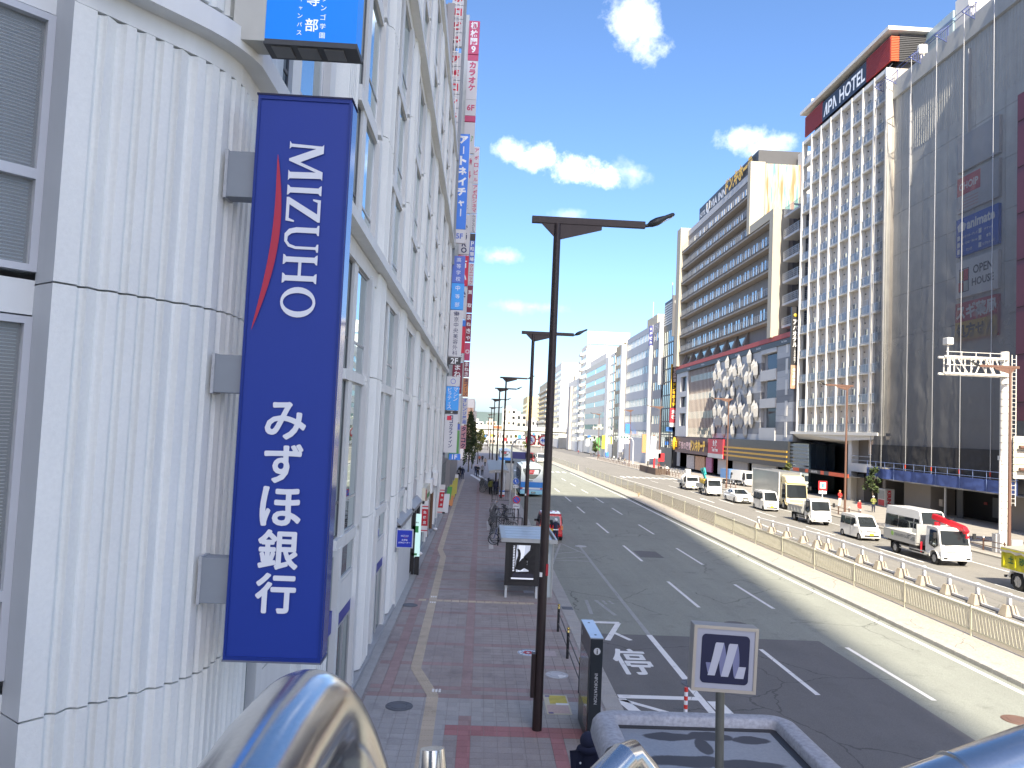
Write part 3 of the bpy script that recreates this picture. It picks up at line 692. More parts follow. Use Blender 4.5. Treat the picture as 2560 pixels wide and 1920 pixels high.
MB().box(SX0-0.01, SX1+0.01, SY-0.01, SY+0.37, SZ0-0.02, SZ0).build('bottom_tray', M('sign_steel', (0.2, 0.22, 0.28), 0.4, metal=0.5), BIG)
MB().box(SX1, SX1+0.006, SY+0.05, SY+0.34, SZ0+0.03, SZ1-0.03).build('side_panel', M('sign_side_gloss', (0.014, 0.04, 0.26), 0.10, var=0.03, spec=0.9), BIG)
Ht = SZ1-SZ0
# the name is turned: letters read downwards, their tops to the right
def serif_name(parent, p, u, v, w, h, mat):
    """MIZUHO in a light-serif roman: drawn stroke by stroke"""
    P = Vector(p); u = Vector(u); v = Vector(v); mb = MB(); n = u.cross(v)
    unit = w/6.62
    def pg(pts, x0, k=0.0): mb.add([P+u*((x0+a)*unit)+v*(b*h)+n*k for a, b in pts], [tuple(range(len(pts)))])
    def rc(x0, a, b, c, d, k=0.0): pg([(a, b), (c, b), (c, d), (a, d)], x0, k)
    def stem(x0, a, wd=0.2):
        pg([(a-0.09, 0.0), (a+wd+0.09, 0.0), (a+wd+0.07, 0.045), (a+wd, 0.09), (a+wd, 0.91), (a+wd+0.07, 0.955), (a+wd+0.09, 1.0), (a-0.09, 1.0), (a-0.07, 0.955), (a, 0.91), (a, 0.09), (a-0.07, 0.045)], x0)
    x = 0.0   # M
    pg([(0.0, 0), (0.3, 0), (0.22, 0.05), (0.25, 0.78), (0.66, 0.0), (0.74, 0.0), (1.14, 0.8), (1.16, 0.05), (1.08, 0), (1.48, 0), (1.4, 0.05), (1.37, 0.95), (1.44, 1.0), (1.12, 1.0), (0.78, 0.33), (0.42, 1.0), (0.08, 1.0), (0.15, 0.95), (0.1, 0.05)], x)
    stem(1.62, 0.11)                                                     # I
    pg([(0.0, 0), (0.88, 0), (0.92, 0.25), (0.86, 0.25), (0.78, 0.09), (0.27, 0.09), (0.9, 0.94), (0.9, 1.0), (0.07, 1.0), (0.04, 0.77), (0.1, 0.77), (0.17, 0.91), (0.6, 0.91), (0.0, 0.07)], 2.1)   # Z
    for a in (0.02,): pg([(a, 1.0), (a, 0.955), (a+0.09, 0.92), (a+0.09, 0.33), (a+0.16, 0.12), (a+0.34, 0.0), (a+0.62, 0.0), (a+0.82, 0.12), (a+0.9, 0.33), (a+0.9, 0.92), (a+1.0, 0.955), (a+1.0, 1.0), (a+0.7, 1.0), (a+0.7, 0.955), (a+0.8, 0.92), (a+0.8, 0.34), (a+0.72, 0.16), (a+0.6, 0.085), (a+0.44, 0.1), (a+0.33, 0.2), (a+0.29, 0.34), (a+0.29, 0.92), (a+0.38, 0.955), (a+0.38, 1.0)], 3.1)   # U
    stem(4.22, 0.09); stem(4.22, 0.78); rc(4.22, 0.28, 0.45, 0.79, 0.54, 0.0005)       # H
    x0 = 5.42; o = []; q = []
    N_ = 28
    for k in range(N_):
        a = 2*math.pi*k/N_; o.append((0.56+0.56*math.cos(a), 0.5+0.51*math.sin(a))); q.append((0.56+0.34*math.cos(a), 0.5+0.43*math.sin(a)))
    for k in range(N_):
        j = (k+1) % N_; pg([o[k], o[j], q[j], q[k]], x0)
    return mb.build('lettering', mat, parent)
serif_name(BIG, (SX0+0.39, SY-0.012, SZ1-0.082*Ht), -Z, X, 0.322*Ht, 0.385, SIGN_W)
text(BIG, 'みずほ銀行', (SX0+0.315, SY-0.012, SZ0+0.079*Ht), X, Z, 0.43, 0.375*Ht, SIGN_W, 0.0, True, gap=0.12, fat=0.012)
arc = []
for k in range(25):
    t = k/24; z = SZ1-(0.108+0.317*t)*Ht
    xm = SX0+0.245+0.315*math.sin(math.pi*(t*0.92+0.04))**1.0*0.42-0.175*t; wd = 0.052*math.sin(math.pi*t)**0.8+0.002
    arc.append((xm-wd*0.9, xm+wd*0.7, z))
mb = MB()
for a, b in zip(arc[:-1], arc[1:]): mb.add([(a[0], SY-0.012, a[2]), (b[0], SY-0.012, b[2]), (b[1], SY-0.012, b[2]), (a[1], SY-0.012, a[2])], [(0,1,2,3)])
mb.build('red_arc', M('arc_red', (0.44, 0.025, 0.06), 0.45, var=0), BIG)
for z0, z1 in [(9.5, 10.03), (7.26, 7.69), (4.92, 5.42)]:
    b = MB().box(-3.05, SX0, SY+0.08, SY+0.32, z0, z1).build('bracket', STEEL_G, BIG, bev=0.006)
    MB().box(-3.07, -3.035, SY+0.07, SY+0.33, z0-0.012, z1+0.012).build('sealant_plate', M('sealant', (0.42, 0.44, 0.46), 0.8, var=0.2, vs=20), b)

NS = thing('projecting_sign', 'bright light-blue school sign with small white characters above the bank sign', 'sign', (-2.2, 8.97, 11.3))
NB_ = M('school_blue', (0.0, 0.22, 0.80), 0.4, var=0.0, emit=0.12)
MB().box(-2.69, -1.65, 8.8, 9.16, 11.33, 14.9).build('sign_box', NB_, NS)
MB().box(-3.05, -2.69, 8.79, 9.14, 11.3, 14.9).build('wall_box', M('beige_box', (0.52, 0.52, 0.47), 0.55, var=0.06, vs=4, streak=0.05), NS)
MB().box(-2.7, -1.635, 8.795, 9.17, 11.27, 11.33).build('bottom_tray', M('tray_dark', (0.06, 0.065, 0.07), 0.6, var=0.2), NS)
for x in (-2.5, -2.2, -1.9): MB().box(x-0.12, x+0.1, 8.84, 9.1, 11.255, 11.27).build('tray_plate', M('tray_plate', (0.16, 0.165, 0.17), 0.5), NS)
lw = M('sign_white_lit', (0.85, 0.9, 0.95), 0.5, var=0, emit=0.2)
text(NS, '中等部', (-2.24, 8.794, 11.37), X, Z, 0.15, 0.9, lw, 0.01, True, gap=0.4)
text(NS, '天王寺キャンパス', (-2.33, 8.794, 11.37), X, Z, 0.055, 0.8, lw, 0.0, True, gap=0.35)
text(NS, 'ドワンゴ学園', (-2.07, 8.794, 11.35), X, Z, 0.062, 0.65, lw, 0.0, True, gap=0.35)

ATM = thing('projecting_sign', 'small square blue ATM sign over the pavement, white letters, white frame', 'sign', (-2.7, 29.6, 2.37))
MB().box(-3.01, -2.385, 29.57, 29.72, 2.37, 3.06).build('sign_frame', M('sign_frame_white', (0.6, 0.62, 0.66), 0.4, var=0.03), ATM)
MB().box(-2.975, -2.42, 29.555, 29.57, 2.405, 3.025).build('sign_face', M('atm_blue', (0.012, 0.03, 0.34), 0.4, var=0, emit=0.12), ATM)
serif_name(ATM, (-2.84, 29.55, 2.79), X, Z, 0.29, 0.062, SIGN_W)
MB().box(-2.71, -2.59, 29.549, 29.552, 2.755, 2.765).build('red_arc', MATS['arc_red'], ATM)
text(ATM, 'みずほ', (-2.8, 29.55, 2.63), X, Z, 0.21, 0.08, SIGN_W, 0.0, fat=0.003)
text(ATM, 'ATMコーナー', (-2.92, 29.55, 2.53), X, Z, 0.44, 0.08, SIGN_W, 0.0, fat=0.003)
MB().box(-3.1, -2.99, 29.58, 29.7, 2.2, 3.1).build('bracket', STEEL_G, ATM)
MB().box(-3.5, -2.97, 29.95, 35.6, 0.05, 2.35).build('wall_unit', WALL2, BANK)
GB = thing('notice_board', 'black framed standing board with a lit green and white price poster beside the bank pier', 'notice board', (-2.9, 38, 0.06))
MB().box(-3.12, -2.86, 36.6, 36.75, 0.06, 3.0).build('frame', BLK, GB)
MB().box(-2.84, -2.62, 36.6, 36.75, 0.06, 0.9).build('frame', BLK, GB)
MB().box(-3.12, -2.62, 36.61, 36.74, 0.85, 2.85).build('poster', M('poster_mint', (0.55, 0.80, 0.74), 0.5, var=0.04, emit=0.25), GB)
MB().box(-3.02, -2.72, 36.6, 36.612, 2.0, 2.3).build('poster_patch', M('poster_green', (0.04, 0.30, 0.08), 0.5), GB)
MB().box(-3.0, -2.74, 36.6, 36.612, 0.95, 1.05).build('poster_patch', MATS['poster_green'], GB)
text(GB, '診療案内', (-3.0, 36.6, 2.4), X, Z, 0.28, 0.12, BLK, 0.01)
def nobori(x, y, z0, z1, w, lab, txt, lean=0.0):
    t = thing('banner_flag', lab, 'banner flag', (x, y, 0.06))
    MB().tube([(x, y, 0.06), (x+lean, y, z1+0.1)], 0.012, 6).build('pole', M('flag_pole', (0.7, 0.7, 0.7), 0.4), t)
    MB().ball((x, y, 0.17), 0.17, 10, 6, 1, 1, 0.6).build('base', M('flag_base', (0.75, 0.75, 0.75), 0.5), t)
    L = lambda z: lean*(z-0.06)/(z1+0.04)
    def sl(za, zb, m_, nm, dy=0.0): 
        return MB().poly([(x+L(za)+0.01, y-dy, za), (x+L(za)+w, y-dy, za), (x+L(zb)+w, y-dy, zb), (x+L(zb)+0.01, y-dy, zb)], (0, 0.012, 0)).build(nm, m_, t)
    RED = M('flag_red', (0.50, 0.02, 0.035), 0.7, var=0.08); WHT = M('flag_white', (0.66, 0.66, 0.66), 0.7, var=0.06)
    zz = z0+(z1-z0)*0.2; zt = z0+(z1-z0)*0.74
    sl(z0, zz, WHT, 'cloth'); sl(zz, zt, RED, 'cloth'); sl(zt, z1, WHT, 'cloth')
    sl(z0+0.06, z0+0.11, RED, 'stripe', 0.004); sl(zt+0.1, zt+0.16, RED, 'stripe', 0.004)
    text(t, txt, (x+L((zz+zt)/2)+w*0.25, y-0.006, zz+0.04), (1,0,0), (L(zt)-L(zz), 0, zt-zz), w*0.5, zt-zz-0.08, WHT, 0.04, True)
    return t
nobori(-3.0, 42.0, 1.3, 2.95, 0.34, 'red and white tax-free shop banner nearest the ATM sign', '免税店')
nobori(-2.78, 52.0, 1.2, 3.1, 0.33, 'leaning red and white tax-free shop banner further along the bank wall', '免税店', lean=0.22)
# ================================================================ RIGHT SIDE OF THE STREET
GLASS_B = glassy('office_glass', (0.04, 0.07, 0.11), refl=0.75)
WHITE = M('white_render', (0.70, 0.68, 0.64), 0.7, var=0.06, vs=0.5, streak=0.06, streak_s=1.2)
GREYW = M('grey_wall', (0.33, 0.32, 0.32), 0.75, var=0.08, vs=0.4, streak=0.08, streak_s=1.2)
CREAM = M('cream_wall', (0.43, 0.395, 0.31), 0.75, var=0.06, vs=0.4, streak=0.06)
TAN = M('tan_wall', (0.40, 0.34, 0.24), 0.75, var=0.08, vs=0.4, streak=0.08)
DARK = M('dark_interior', (0.018, 0.018, 0.02), 0.9, var=0.0)
CHAR = M('charcoal_panel', (0.055, 0.056, 0.06), 0.5, var=0.1, vs=0.8)
RAILM = M('rail_metal', (0.55, 0.56, 0.58), 0.4, metal=0.4, var=0.05)
def facing(parent, s, y, z, w, h, mat, x=46.0, bold=0.0, vert=False, stretch=False, gap=0.12, name='lettering', res=2):
    """lettering on a front that faces the street; y is its left end as read"""
    return text(parent, s, (x, y, z), -Y, Z, w, h, mat, bold, vert, stretch, gap, name, res)

# ---- dark red building at the edge of the frame: its flank shades the netted wall
RB = thing('corner_building', 'dark red clad building at the right edge of the photo next to the netted one', 'building', (54, 50, 0))
MB().box(44.55, 66, 36, 63.7, 9.5, 37.4).build('wall', M('maroon_clad', (0.11, 0.022, 0.035), 0.5, var=0.08, vs=0.5), RB)
MB().box(47.0, 66, 36, 63.7, 0, 9.5).build('ground_storey', M('stone_grey', (0.30, 0.29, 0.28), 0.7, var=0.1), RB)
for z in range(11, 37, 4): MB().box(44.51, 44.54, 36, 63.6, z, z+0.06).build('joint_strip', DARK, RB)

SH2 = thing('unseen_building', 'tall pale building outside the right edge, known by the shade it throws on the netting', 'building', (56, 34, 0))
MB().box(43.9, 70, 18, 52, 0, 64).build('wall', WHITE, SH2)  # out of view, stood here to throw the shade on the netting
# ---- building wrapped in scaffold netting
NET = thing('netted_building', 'large concrete building wrapped in grey construction netting with shop signs behind it', 'building', (55, 77, 0))
CW = M('concrete_clad', (0.58, 0.58, 0.55), 0.85, var=0.10, vs=0.35, streak=0.12, streak_s=1.5, fine=0.08, fs=8)
ZS = [4.9, 9.6, 14.4, 19.2, 24.0, 28.8, 33.6, 38.4, 43.2, 47.4]
for a, b in zip(ZS[:-1], ZS[1:]):
    for y0, y1 in [(63.75, 68.2), (68.22, 72.6), (72.62, 77.1), (77.12, 81.6), (81.62, 86.0), (86.02, 89.6)]:
        MB().box(46.6, 47.4, y0+0.02, y1-0.02, a+0.02, b-0.02).build('wall_panel', CW, NET)
MB().box(47.3, 66, 63.75, 89.6, 3.0, 49.0).build('core', GREYW, NET)
MB().box(46.25, 47.3, 63.75, 89.65, 47.4, 49.5).build('parapet', CW, NET)
rib = MB()
for y in [63.9+0.42*k for k in range(61)]: rib.box(46.56, 46.61, y, y+0.12, 40, 47.3)
o = rib.build('wall_ribs', CW, NET); o['kind'] = 'stuff'
for y in (73.4, 83.9): MB().box(46.3, 46.6, y, y+0.1, 36, 46.5).build('drain_pipe', RAILM, NET)
# netting sheets between the scaffold poles
NETM = bpy.data.materials.new('scaffold_net'); NETM.use_nodes = True; t = NETM.node_tree
for n in list(t.nodes): t.nodes.remove(n)
o_ = node(t, 'ShaderNodeOutputMaterial'); df = node(t, 'ShaderNodeBsdfDiffuse'); tr = node(t, 'ShaderNodeBsdfTransparent'); tl = node(t, 'ShaderNodeBsdfTranslucent'); m1 = node(t, 'ShaderNodeMixShader'); m2 = node(t, 'ShaderNodeMixShader')
df.inputs[0].default_value = (0.22, 0.222, 0.228, 1); tl.inputs[0].default_value = (0.20, 0.202, 0.206, 1); m1.inputs[0].default_value = 0.3
g_ = node(t, 'ShaderNodeNewGeometry'); sp_ = node(t, 'ShaderNodeSeparateXYZ'); t.links.new(g_.outputs['Position'], sp_.inputs[0])
nn = node(t, 'ShaderNodeTexNoise'); nn.inputs['Scale'].default_value = 0.5; nn.inputs['Detail'].default_value = 5; t.links.new(g_.outputs['Position'], nn.inputs['Vector'])
# the sheet lets less and less through towards its foot
f = mth(t, 'MULTIPLY_ADD', nn.outputs[0], 0.22, mth(t, 'MULTIPLY_ADD', sp_.outputs['Z'], -0.0115, 0.70), clamp=True)
f = mth(t, 'MINIMUM', mth(t, 'MAXIMUM', f, 0.24), 0.9)
t.links.new(df.outputs[0], m1.inputs[1]); t.links.new(tl.outputs[0], m1.inputs[2]); t.links.new(f, m2.inputs[0]); t.links.new(tr.outputs[0], m2.inputs[1]); t.links.new(m1.outputs[0], m2.inputs[2]); t.links.new(m2.outputs[0], o_.inputs[0])
from mathutils import noise as NO
ropes = [63.9, 67.85, 72.35, 76.95, 81.75, 86.85]
def net_sheet(y0, y1, z0, z1, x, ny, nz):
    vs = []; fs = []
    for j in range(nz+1):
        for i in range(ny+1):
            u = i/ny; v = j/nz; y = y0+(y1-y0)*u; z = z0+(z1-z0)*v
            w = 0.10*NO.noise(Vector((y*0.5, z*0.5, 3.3)))+0.05*NO.noise(Vector((y*1.7, z*3.0, 7.7)))*(1.6-v)+0.09*(1-v)**6*NO.noise(Vector((y*3, z*5, 1)))
            edge = min(u, 1-u)*4
            vs.append((x-0.14*min(1, edge)+w*min(1, edge+0.1), y, z))
    for j in range(nz):
        for i in range(ny): fs.append((j*(ny+1)+i+1, j*(ny+1)+i, (j+1)*(ny+1)+i, (j+1)*(ny+1)+i+1))
    return MB().add(vs, fs, True)
for a, b in zip(ropes[:-1], ropes[1:]): net_sheet(a, b, 4.7, 49.6, 45.45, 14, 110).build('net_sheet', NETM, NET)
net_sheet(86.85, 89.1, 4.7, 49.4, 45.42, 8, 110).build('net_sheet', NETM, NET)
DN = M('net_dark', (0.035, 0.035, 0.037), 0.9, var=0.25, vs=2)
for a, b in zip(ropes[:-1], ropes[1:]): net_sheet(a, b, 4.5, 7.0, 45.38, 26, 12).build('net_hem', DN, NET)
net_sheet(86.85, 89.4, 4.5, 7.0, 45.38, 14, 12).build('net_hem', DN, NET)
BL_ST = M('blue_steel', (0.06, 0.09, 0.28), 0.5, var=0.1)
for y in ropes[1:] + [89.3]:
    MB().tube([(45.2, y, 3.3), (45.2, y, 49.6)], 0.035, 6).build('scaffold_pole', M('pole_galv', (0.45, 0.45, 0.46), 0.4, metal=0.5), NET)
    b = MB().beam((46.3, y, 48.9), (44.95, y, 49.55), 0.07).beam((46.3, y, 50.6), (44.95, y, 49.6), 0.06).beam((46.35, y, 48.7), (46.35, y, 50.7), 0.08)
    for k in range(5): b.beam((46.2-0.2*k, y, 49.0+0.1*k), (46.2-0.2*k, y+0.04, 50.4-0.14*k), 0.04)
    b.build('roof_bracket', BL_ST, NET)
for z in (49.65, 49.2): MB().tube([(44.98, 63.8, z), (44.98, 89.5, z)], 0.03, 6).build('rail', BL_ST, NET)
# blue gantry at the foot of the net
bl = M('blue_mesh', (0.05, 0.085, 0.26), 0.7, var=0.2, vs=2.5)
for a, b in zip([63.9, 68, 72, 76, 80, 84, 87], [68, 72, 76, 80, 84, 87, 89.6]):
    net_sheet(a, b, 3.25, 4.35, 44.95, 16, 6).build('gantry_panel', bl, NET)
for k in range(14): MB().tube([(44.9, 64+k*1.95, 3.2), (44.9, 64+k*1.95, 5.1)], 0.025, 5).build('gantry_post', M('blue_post', (0.16, 0.22, 0.42), 0.5), NET)
for z in (5.05, 4.5): MB().tube([(44.9, 63.8, z), (44.9, 89.6, z)], 0.022, 5).build('gantry_rail', MATS['blue_post'], NET)
MB().box(44.95, 46.6, 63.8, 89.6, 3.12, 3.22).build('gantry_deck', M('deck_grey', (0.25, 0.25, 0.25), 0.8), NET)
for y in ropes[1:-1]: MB().box(45.14, 45.22, y-0.05, y+0.05, 4.6, 5.0).build('red_tie', M('tie_red', (0.5, 0.05, 0.03), 0.6), NET)
# ground storey: piers, dark openings
STG = M('stone_pier', (0.235, 0.215, 0.195), 0.7, var=0.08, vs=0.6)
MB().box(49.5, 66, 63.75, 89.6, 0, 3.1).build('dark_recess', DARK, NET)
for y0, y1 in [(79.9, 85.0), (63.8, 67.5), (89.0, 89.65)]: MB().box(46.9, 49.6, y0, y1, 0, 3.1).build('pier', STG, NET)
MB().box(46.9, 47.05, 77.3, 77.5, 0, 3.1).build('door_post', RAILM, NET)
MB().box(48.0, 48.1, 76.2, 77.2, 0, 3.0).build('door_leaf', CHAR, NET)
MB().box(47.2, 47.35, 78.3, 78.9, 1.0, 1.7).build('wall_notice', M('notice', (0.35, 0.3, 0.25), 0.6), NET)
for y, w, z, h, c in [(72.6, 1.2, 0.5, 1.9, (0.10, 0.11, 0.12)), (70.3, 1.1, 0.9, 0.7, (0.38, 0.38, 0.36)), (74.6, 0.5, 1.6, 0.25, (0.25, 0.05, 0.05))]:
    MB().box(49.42, 49.48, y, y+w, z, z+h).build('wall_notice', M('notice%s' % y, c, 0.6), NET)
# shop signs on the wall behind the net
def wall_sign(z0, z1, m, lab, y0=75.0, y1=68.65):
    t = thing('shop_sign', lab, 'shop sign', (46.4, (y0+y1)/2, z0))
    MB().box(46.28, 46.58, y1, y0, z0, z1).build('board', m, t, bev=0.02); return t
s = wall_sign(34.3, 37.9, M('blank_grey', (0.40, 0.41, 0.43), 0.6, var=0.04), 'blank grey sign board, topmost of the column behind the netting')
s = wall_sign(30.2, 33.85, M('faded_white', (0.42, 0.42, 0.43), 0.6, var=0.06), 'faded sign board with a red block under the blank grey one')
MB().box(46.27, 46.28, 71.3, 74.9, 31.9, 33.7).build('red_block', M('faded_red', (0.45, 0.07, 0.09), 0.6), s)
facing(s, 'CHOIP', 74.6, 32.3, 3.0, 0.9, M('faded_text', (0.62, 0.6, 0.6), 0.6), 46.26, 0.03)
for k in range(4): MB().box(46.27, 46.28, 71.6, 74.6-0.3*k, 30.5+k*0.3, 30.6+k*0.3).build('text_line', M('faded_pink', (0.42, 0.25, 0.26), 0.6), s)
s = wall_sign(25.85, 29.6, M('anime_blue', (0.02, 0.085, 0.44), 0.5, var=0.05), 'blue sign board with white lettering third from the top behind the netting')
SW = M('sign_white', (0.72, 0.72, 0.72), 0.5, var=0)
facing(s, 'animate', 73.3, 28.2, 4.2, 1.1, SW, 46.26, 0.04)
mb = MB(); mb.poly([(46.27, 74.8, 28.9), (46.27, 74.1, 29.3), (46.27, 73.4, 28.9), (46.27, 73.6, 28.3), (46.27, 74.6, 28.3)], (-0.01, 0, 0)); mb.build('emblem', SW, s)
for i, (a, b) in enumerate([('キャラクターグッズ', 'チケット'), ('CD・DVD・Blu-ray', '書籍'), ('マンガ', 'カプセルトイ')]):
    z = 27.5-i*0.68
    facing(s, a, 74.2, z, 2.6, 0.3, SW, 46.26, 0.02); facing(s, b, 70.9, z, 1.8, 0.3, SW, 46.26, 0.02)
    for y in (74.75, 71.45): MB().box(46.262, 46.275, y-0.4, y, z-0.05, z+0.4).build('pictogram', SW, s)
s = wall_sign(21.7, 25.3, M('open_white', (0.70, 0.70, 0.69), 0.5, var=0.03), 'white sign board reading OPEN HOUSE behind the netting')
NB2 = M('sign_navy', (0.03, 0.03, 0.05), 0.5, var=0)
facing(s, 'OPEN', 72.4, 23.7, 3.2, 0.85, NB2, 46.26, 0.02); facing(s, 'HOUSE', 72.4, 22.5, 3.2, 0.85, NB2, 46.26, 0.02)
for y0, y1, z0, z1, c in [(74.5, 73.8, 22.3, 23.2, 'r'), (73.7, 73.0, 23.3, 24.4, 'r'), (74.3, 73.8, 23.4, 24.3, 'y'), (73.7, 73.0, 22.3, 23.2, 'w')]:
    MB().box(46.262, 46.275, y1, y0, z0, z1).build('house_mark', M('hm_'+c, {'r': (0.55, 0.03, 0.03), 'y': (0.55, 0.38, 0.05), 'w': (0.55, 0.55, 0.5)}[c], 0.5), s)
for z in (22.2, 23.25, 24.45): MB().box(46.263, 46.276, 72.9, 74.4, z, z+0.07).build('house_line', NB2, s)
for y in (72.9, 73.72, 74.35): MB().box(46.2635, 46.2765, y, y+0.07, 22.25, 24.45).build('house_line', NB2, s)
s = wall_sign(17.45, 21.2, M('drug_red', (0.47, 0.03, 0.05), 0.5, var=0.04), 'red and yellow pharmacy sign board, lowest behind the netting')
MB().box(46.262, 46.28, 68.66, 74.99, 17.5, 19.3).build('yellow_half', M('drug_yellow', (0.56, 0.36, 0.03), 0.5, var=0.04), s)
facing(s, 'スギ薬局', 74.8, 19.5, 6.0, 1.5, SW, 46.25, 0.045, stretch=True); facing(s, '処方せん', 74.8, 17.65, 6.0, 1.45, M('sign_brown', (0.05, 0.025, 0.01), 0.5), 46.25, 0.045, stretch=True)
# rooftop plant room and antennas
PH = thing('rooftop_plant_room', 'pale blue glazed plant room with a white end tower on the netted building', 'plant room', (55, 80, 49))
MB().box(50, 56, 82.1, 88.7, 49.0, 55.4).build('blue_wall', M('pale_blue_wall', (0.36, 0.47, 0.52), 0.35, var=0.05, spec=0.6), PH)
MB().box(49.9, 56.2, 82.0, 88.8, 54.2, 54.5).build('blue_band', M('band_blue', (0.20, 0.30, 0.42), 0.4), PH)
MB().box(50.2, 54.4, 78.9, 82.0, 49.0, 56.3).build('white_tower', WHITE, PH)
for dy in (0.3, 1.4):
    for z in (56.5, 57.2): MB().box(50.4, 51.2, 79.4+dy, 80.2+dy, z, z+0.55).build('antenna_box', WHITE, PH)
MB().tube([(50.8, 80.6, 56.2), (50.8, 80.6, 59.5)], 0.06, 6).build('mast', RAILM, PH)
def cctv(x, y, z, lab):
    t = thing('roof_antenna', lab, 'antenna', (x, y, z))
    MB().box(x-0.35, x+0.35, y-0.2, y+0.2, z+0.3, z+1.3).build('housing', WHITE, t, bev=0.05)
    MB().tube([(x, y, z-0.6), (x, y, z+0.5)], 0.07, 6).build('stem', WHITE, t)
    MB().beam((x-0.2, y+0.35, z+0.4), (x+0.2, y+0.7, z+1.5), 0.12).build('arm', RAILM, t)
cctv(48.2, 84.6, 51.3, 'white antenna unit on the roof edge beside the blue plant room')
cctv(46.4, 73.2, 50.3, 'white antenna unit above the blue roof brackets nearest the camera')
cctv(46.3, 81.8, 49.7, 'white box antenna low on the parapet over the middle roof bracket')

# ---- hotel with deep white fins
APA = thing('fin_hotel', 'white hotel tower with vertical fins and small balconies beneath a red and black roof sign', 'hotel', (54, 100, 0))
APW = M('hotel_white', (0.74, 0.72, 0.67), 0.6, var=0.04, vs=0.5, streak=0.04)
fins = [111.6, 108.5, 105.4, 102.35, 99.3, 96.3, 93.35, 90.5, 87.7]
floors = [8.4+3.56*i for i in range(13)]; ZT = 51.2
finm = MB().box(45.45, 46.2, -0.13, 0.13, 8.35, ZT).mesh('fin', APW)
for y in fins: inst(finm, 'fin', APA, (0, y, 0))
MB().box(46.1, 66, 87.6, 108.4, 7.6, ZT).build('rear_wall', M('hotel_back', (0.56, 0.51, 0.45), 0.7, var=0.05), APA)
MB().box(50.5, 66, 108.4, 111.8, 7.6, 42).build('stair_core', CHAR, APA)
for z in floors: MB().box(45.55, 46.3, 87.7, 111.6, z-0.16, z).build('floor_slab', APW, APA)
MB().box(45.5, 47.6, 87.7, 111.75, ZT-0.5, ZT).build('roof_beam', APW, APA)
cellw = 2.75
wf = MB().box(-0.08, 0.02, 0, 0.06, 0, 1.55).box(-0.08, 0.02, 0.84, 0.9, 0, 1.55).box(-0.08, 0.02, 0.06, 0.84, 1.49, 1.55).box(-0.08, 0.02, 0.06, 0.84, 0, 0.06).mesh('window', M('hotel_frame', (0.7, 0.7, 0.7), 0.5))
wp = MB().box(-0.03, -0.02, 0.06, 0.84, 0.06, 1.49).mesh('pane', GLASS_B)
wpc = MB().box(-0.03, -0.02, 0.06, 0.84, 0.06, 1.49).mesh('pane', M('curtain', (0.5, 0.5, 0.48), 0.7, var=0.1))
rl = MB().beam((0, 0, 1.0), (0, cellw, 1.0), 0.05).beam((0, 0, 0.1), (0, cellw, 0.1), 0.04)
for k in range(1, 3): rl.beam((0, cellw*k/3, 0), (0, cellw*k/3, 1.0), 0.035)
rlm = rl.mesh('railing', RAILM); rpm = MB().box(0.01, 0.02, 0.05, cellw-0.05, 0.12, 0.95).mesh('rail_panel', M('rail_glass', (0.40, 0.44, 0.47), 0.15, var=0, alpha=0.55))
lm = MB().box(-0.1, 0.0, 0, 0.14, 0, 0.14).mesh('wall_lamp', CHAR)
rnd = random.Random(3)
for i in range(len(fins)-1):
    y = fins[i+1]+0.15
    for j, z in enumerate(floors[:-1]):
        r = inst(rlm, 'railing', APA, (45.6, y, z)); p = inst(rpm, 'rail_panel', None); p.parent = r
        if i > 0:
            w = inst(wf, 'window', APA, (46.09, y+1.35+rnd.random()*0.3, z+0.35)); p = inst(wp if rnd.random() < 0.8 else wpc, 'pane', None); p.parent = w
            inst(lm, 'wall_lamp', APA, (46.09, y+2.1, z+2.55))
        else:
            MB().beam((46.9, y, z), (49.0, y+2.4, z+1.75), 0.9, 0.14).build('stair_flight', RAILM, APA)
# roof sign
MB().box(45.2, 58, 86.8, 112.2, 55.4, 55.85).build('roof_slab', APW, APA)
MB().box(47, 58, 88, 111, ZT, 55.4).build('roof_house', CHAR, APA)
ASN = thing('roof_sign', 'long black roof sign with white APA HOTEL lettering between red louvred panels', 'sign', (46.2, 99, 51.8))
MB().box(45.75, 45.95, 93.1, 105.65, 51.9, 54.6).build('black_panel', M('sign_black', (0.012, 0.013, 0.03), 0.4, var=0.03), ASN)
LRED = M('louvre_red', (0.40, 0.035, 0.028), 0.55, var=0.05); LRED_SUN = M('louvre_red_sunlit', (0.62, 0.10, 0.03), 0.5, var=0.04)  # second tone: the same red with orange sunlight put into its colour
for y0, y1 in [(87.4, 93.1), (105.65, 111.6)]:
    MB().box(45.9, 45.95, y0, y1, 51.9, 54.9).build('red_backing', M('louvre_back', (0.22, 0.02, 0.02), 0.6), ASN)
    for k in range(15): MB().box(45.75, 45.9, y0, y1, 51.92+k*0.2, 52.05+k*0.2).build('slat', LRED, ASN)
MB().box(45.8, 46.75, 87.34, 87.38, 51.9, 54.9).build('red_backing', LRED_SUN, ASN)
for k in range(15): MB().box(45.8, 46.75, 87.25, 87.34, 51.92+k*0.2, 52.05+k*0.2).build('slat', LRED_SUN, ASN)
for k in range(15): MB().box(46.8, 52.5, 87.3, 87.4, 51.92+k*0.22, 52.05+k*0.22).build('slat', CHAR, ASN)
MB().box(46.8, 52.5, 87.42, 87.5, 51.9, 55.2).build('dark_backing', DARK, ASN)
for k in range(14): MB().beam((45.8, 88+k*1.8, ZT), (46.4, 88+k*1.8, 51.95), 0.09).build('support', RAILM, ASN)
serif = dict(bold=0.035)
mb = MB()
lw_ = 12.0/8.9
def apl(pts, y0): mb.add([(45.74, y0-a*1.25, 52.35+b*1.75) for a, b in pts], [tuple(range(len(pts)))])
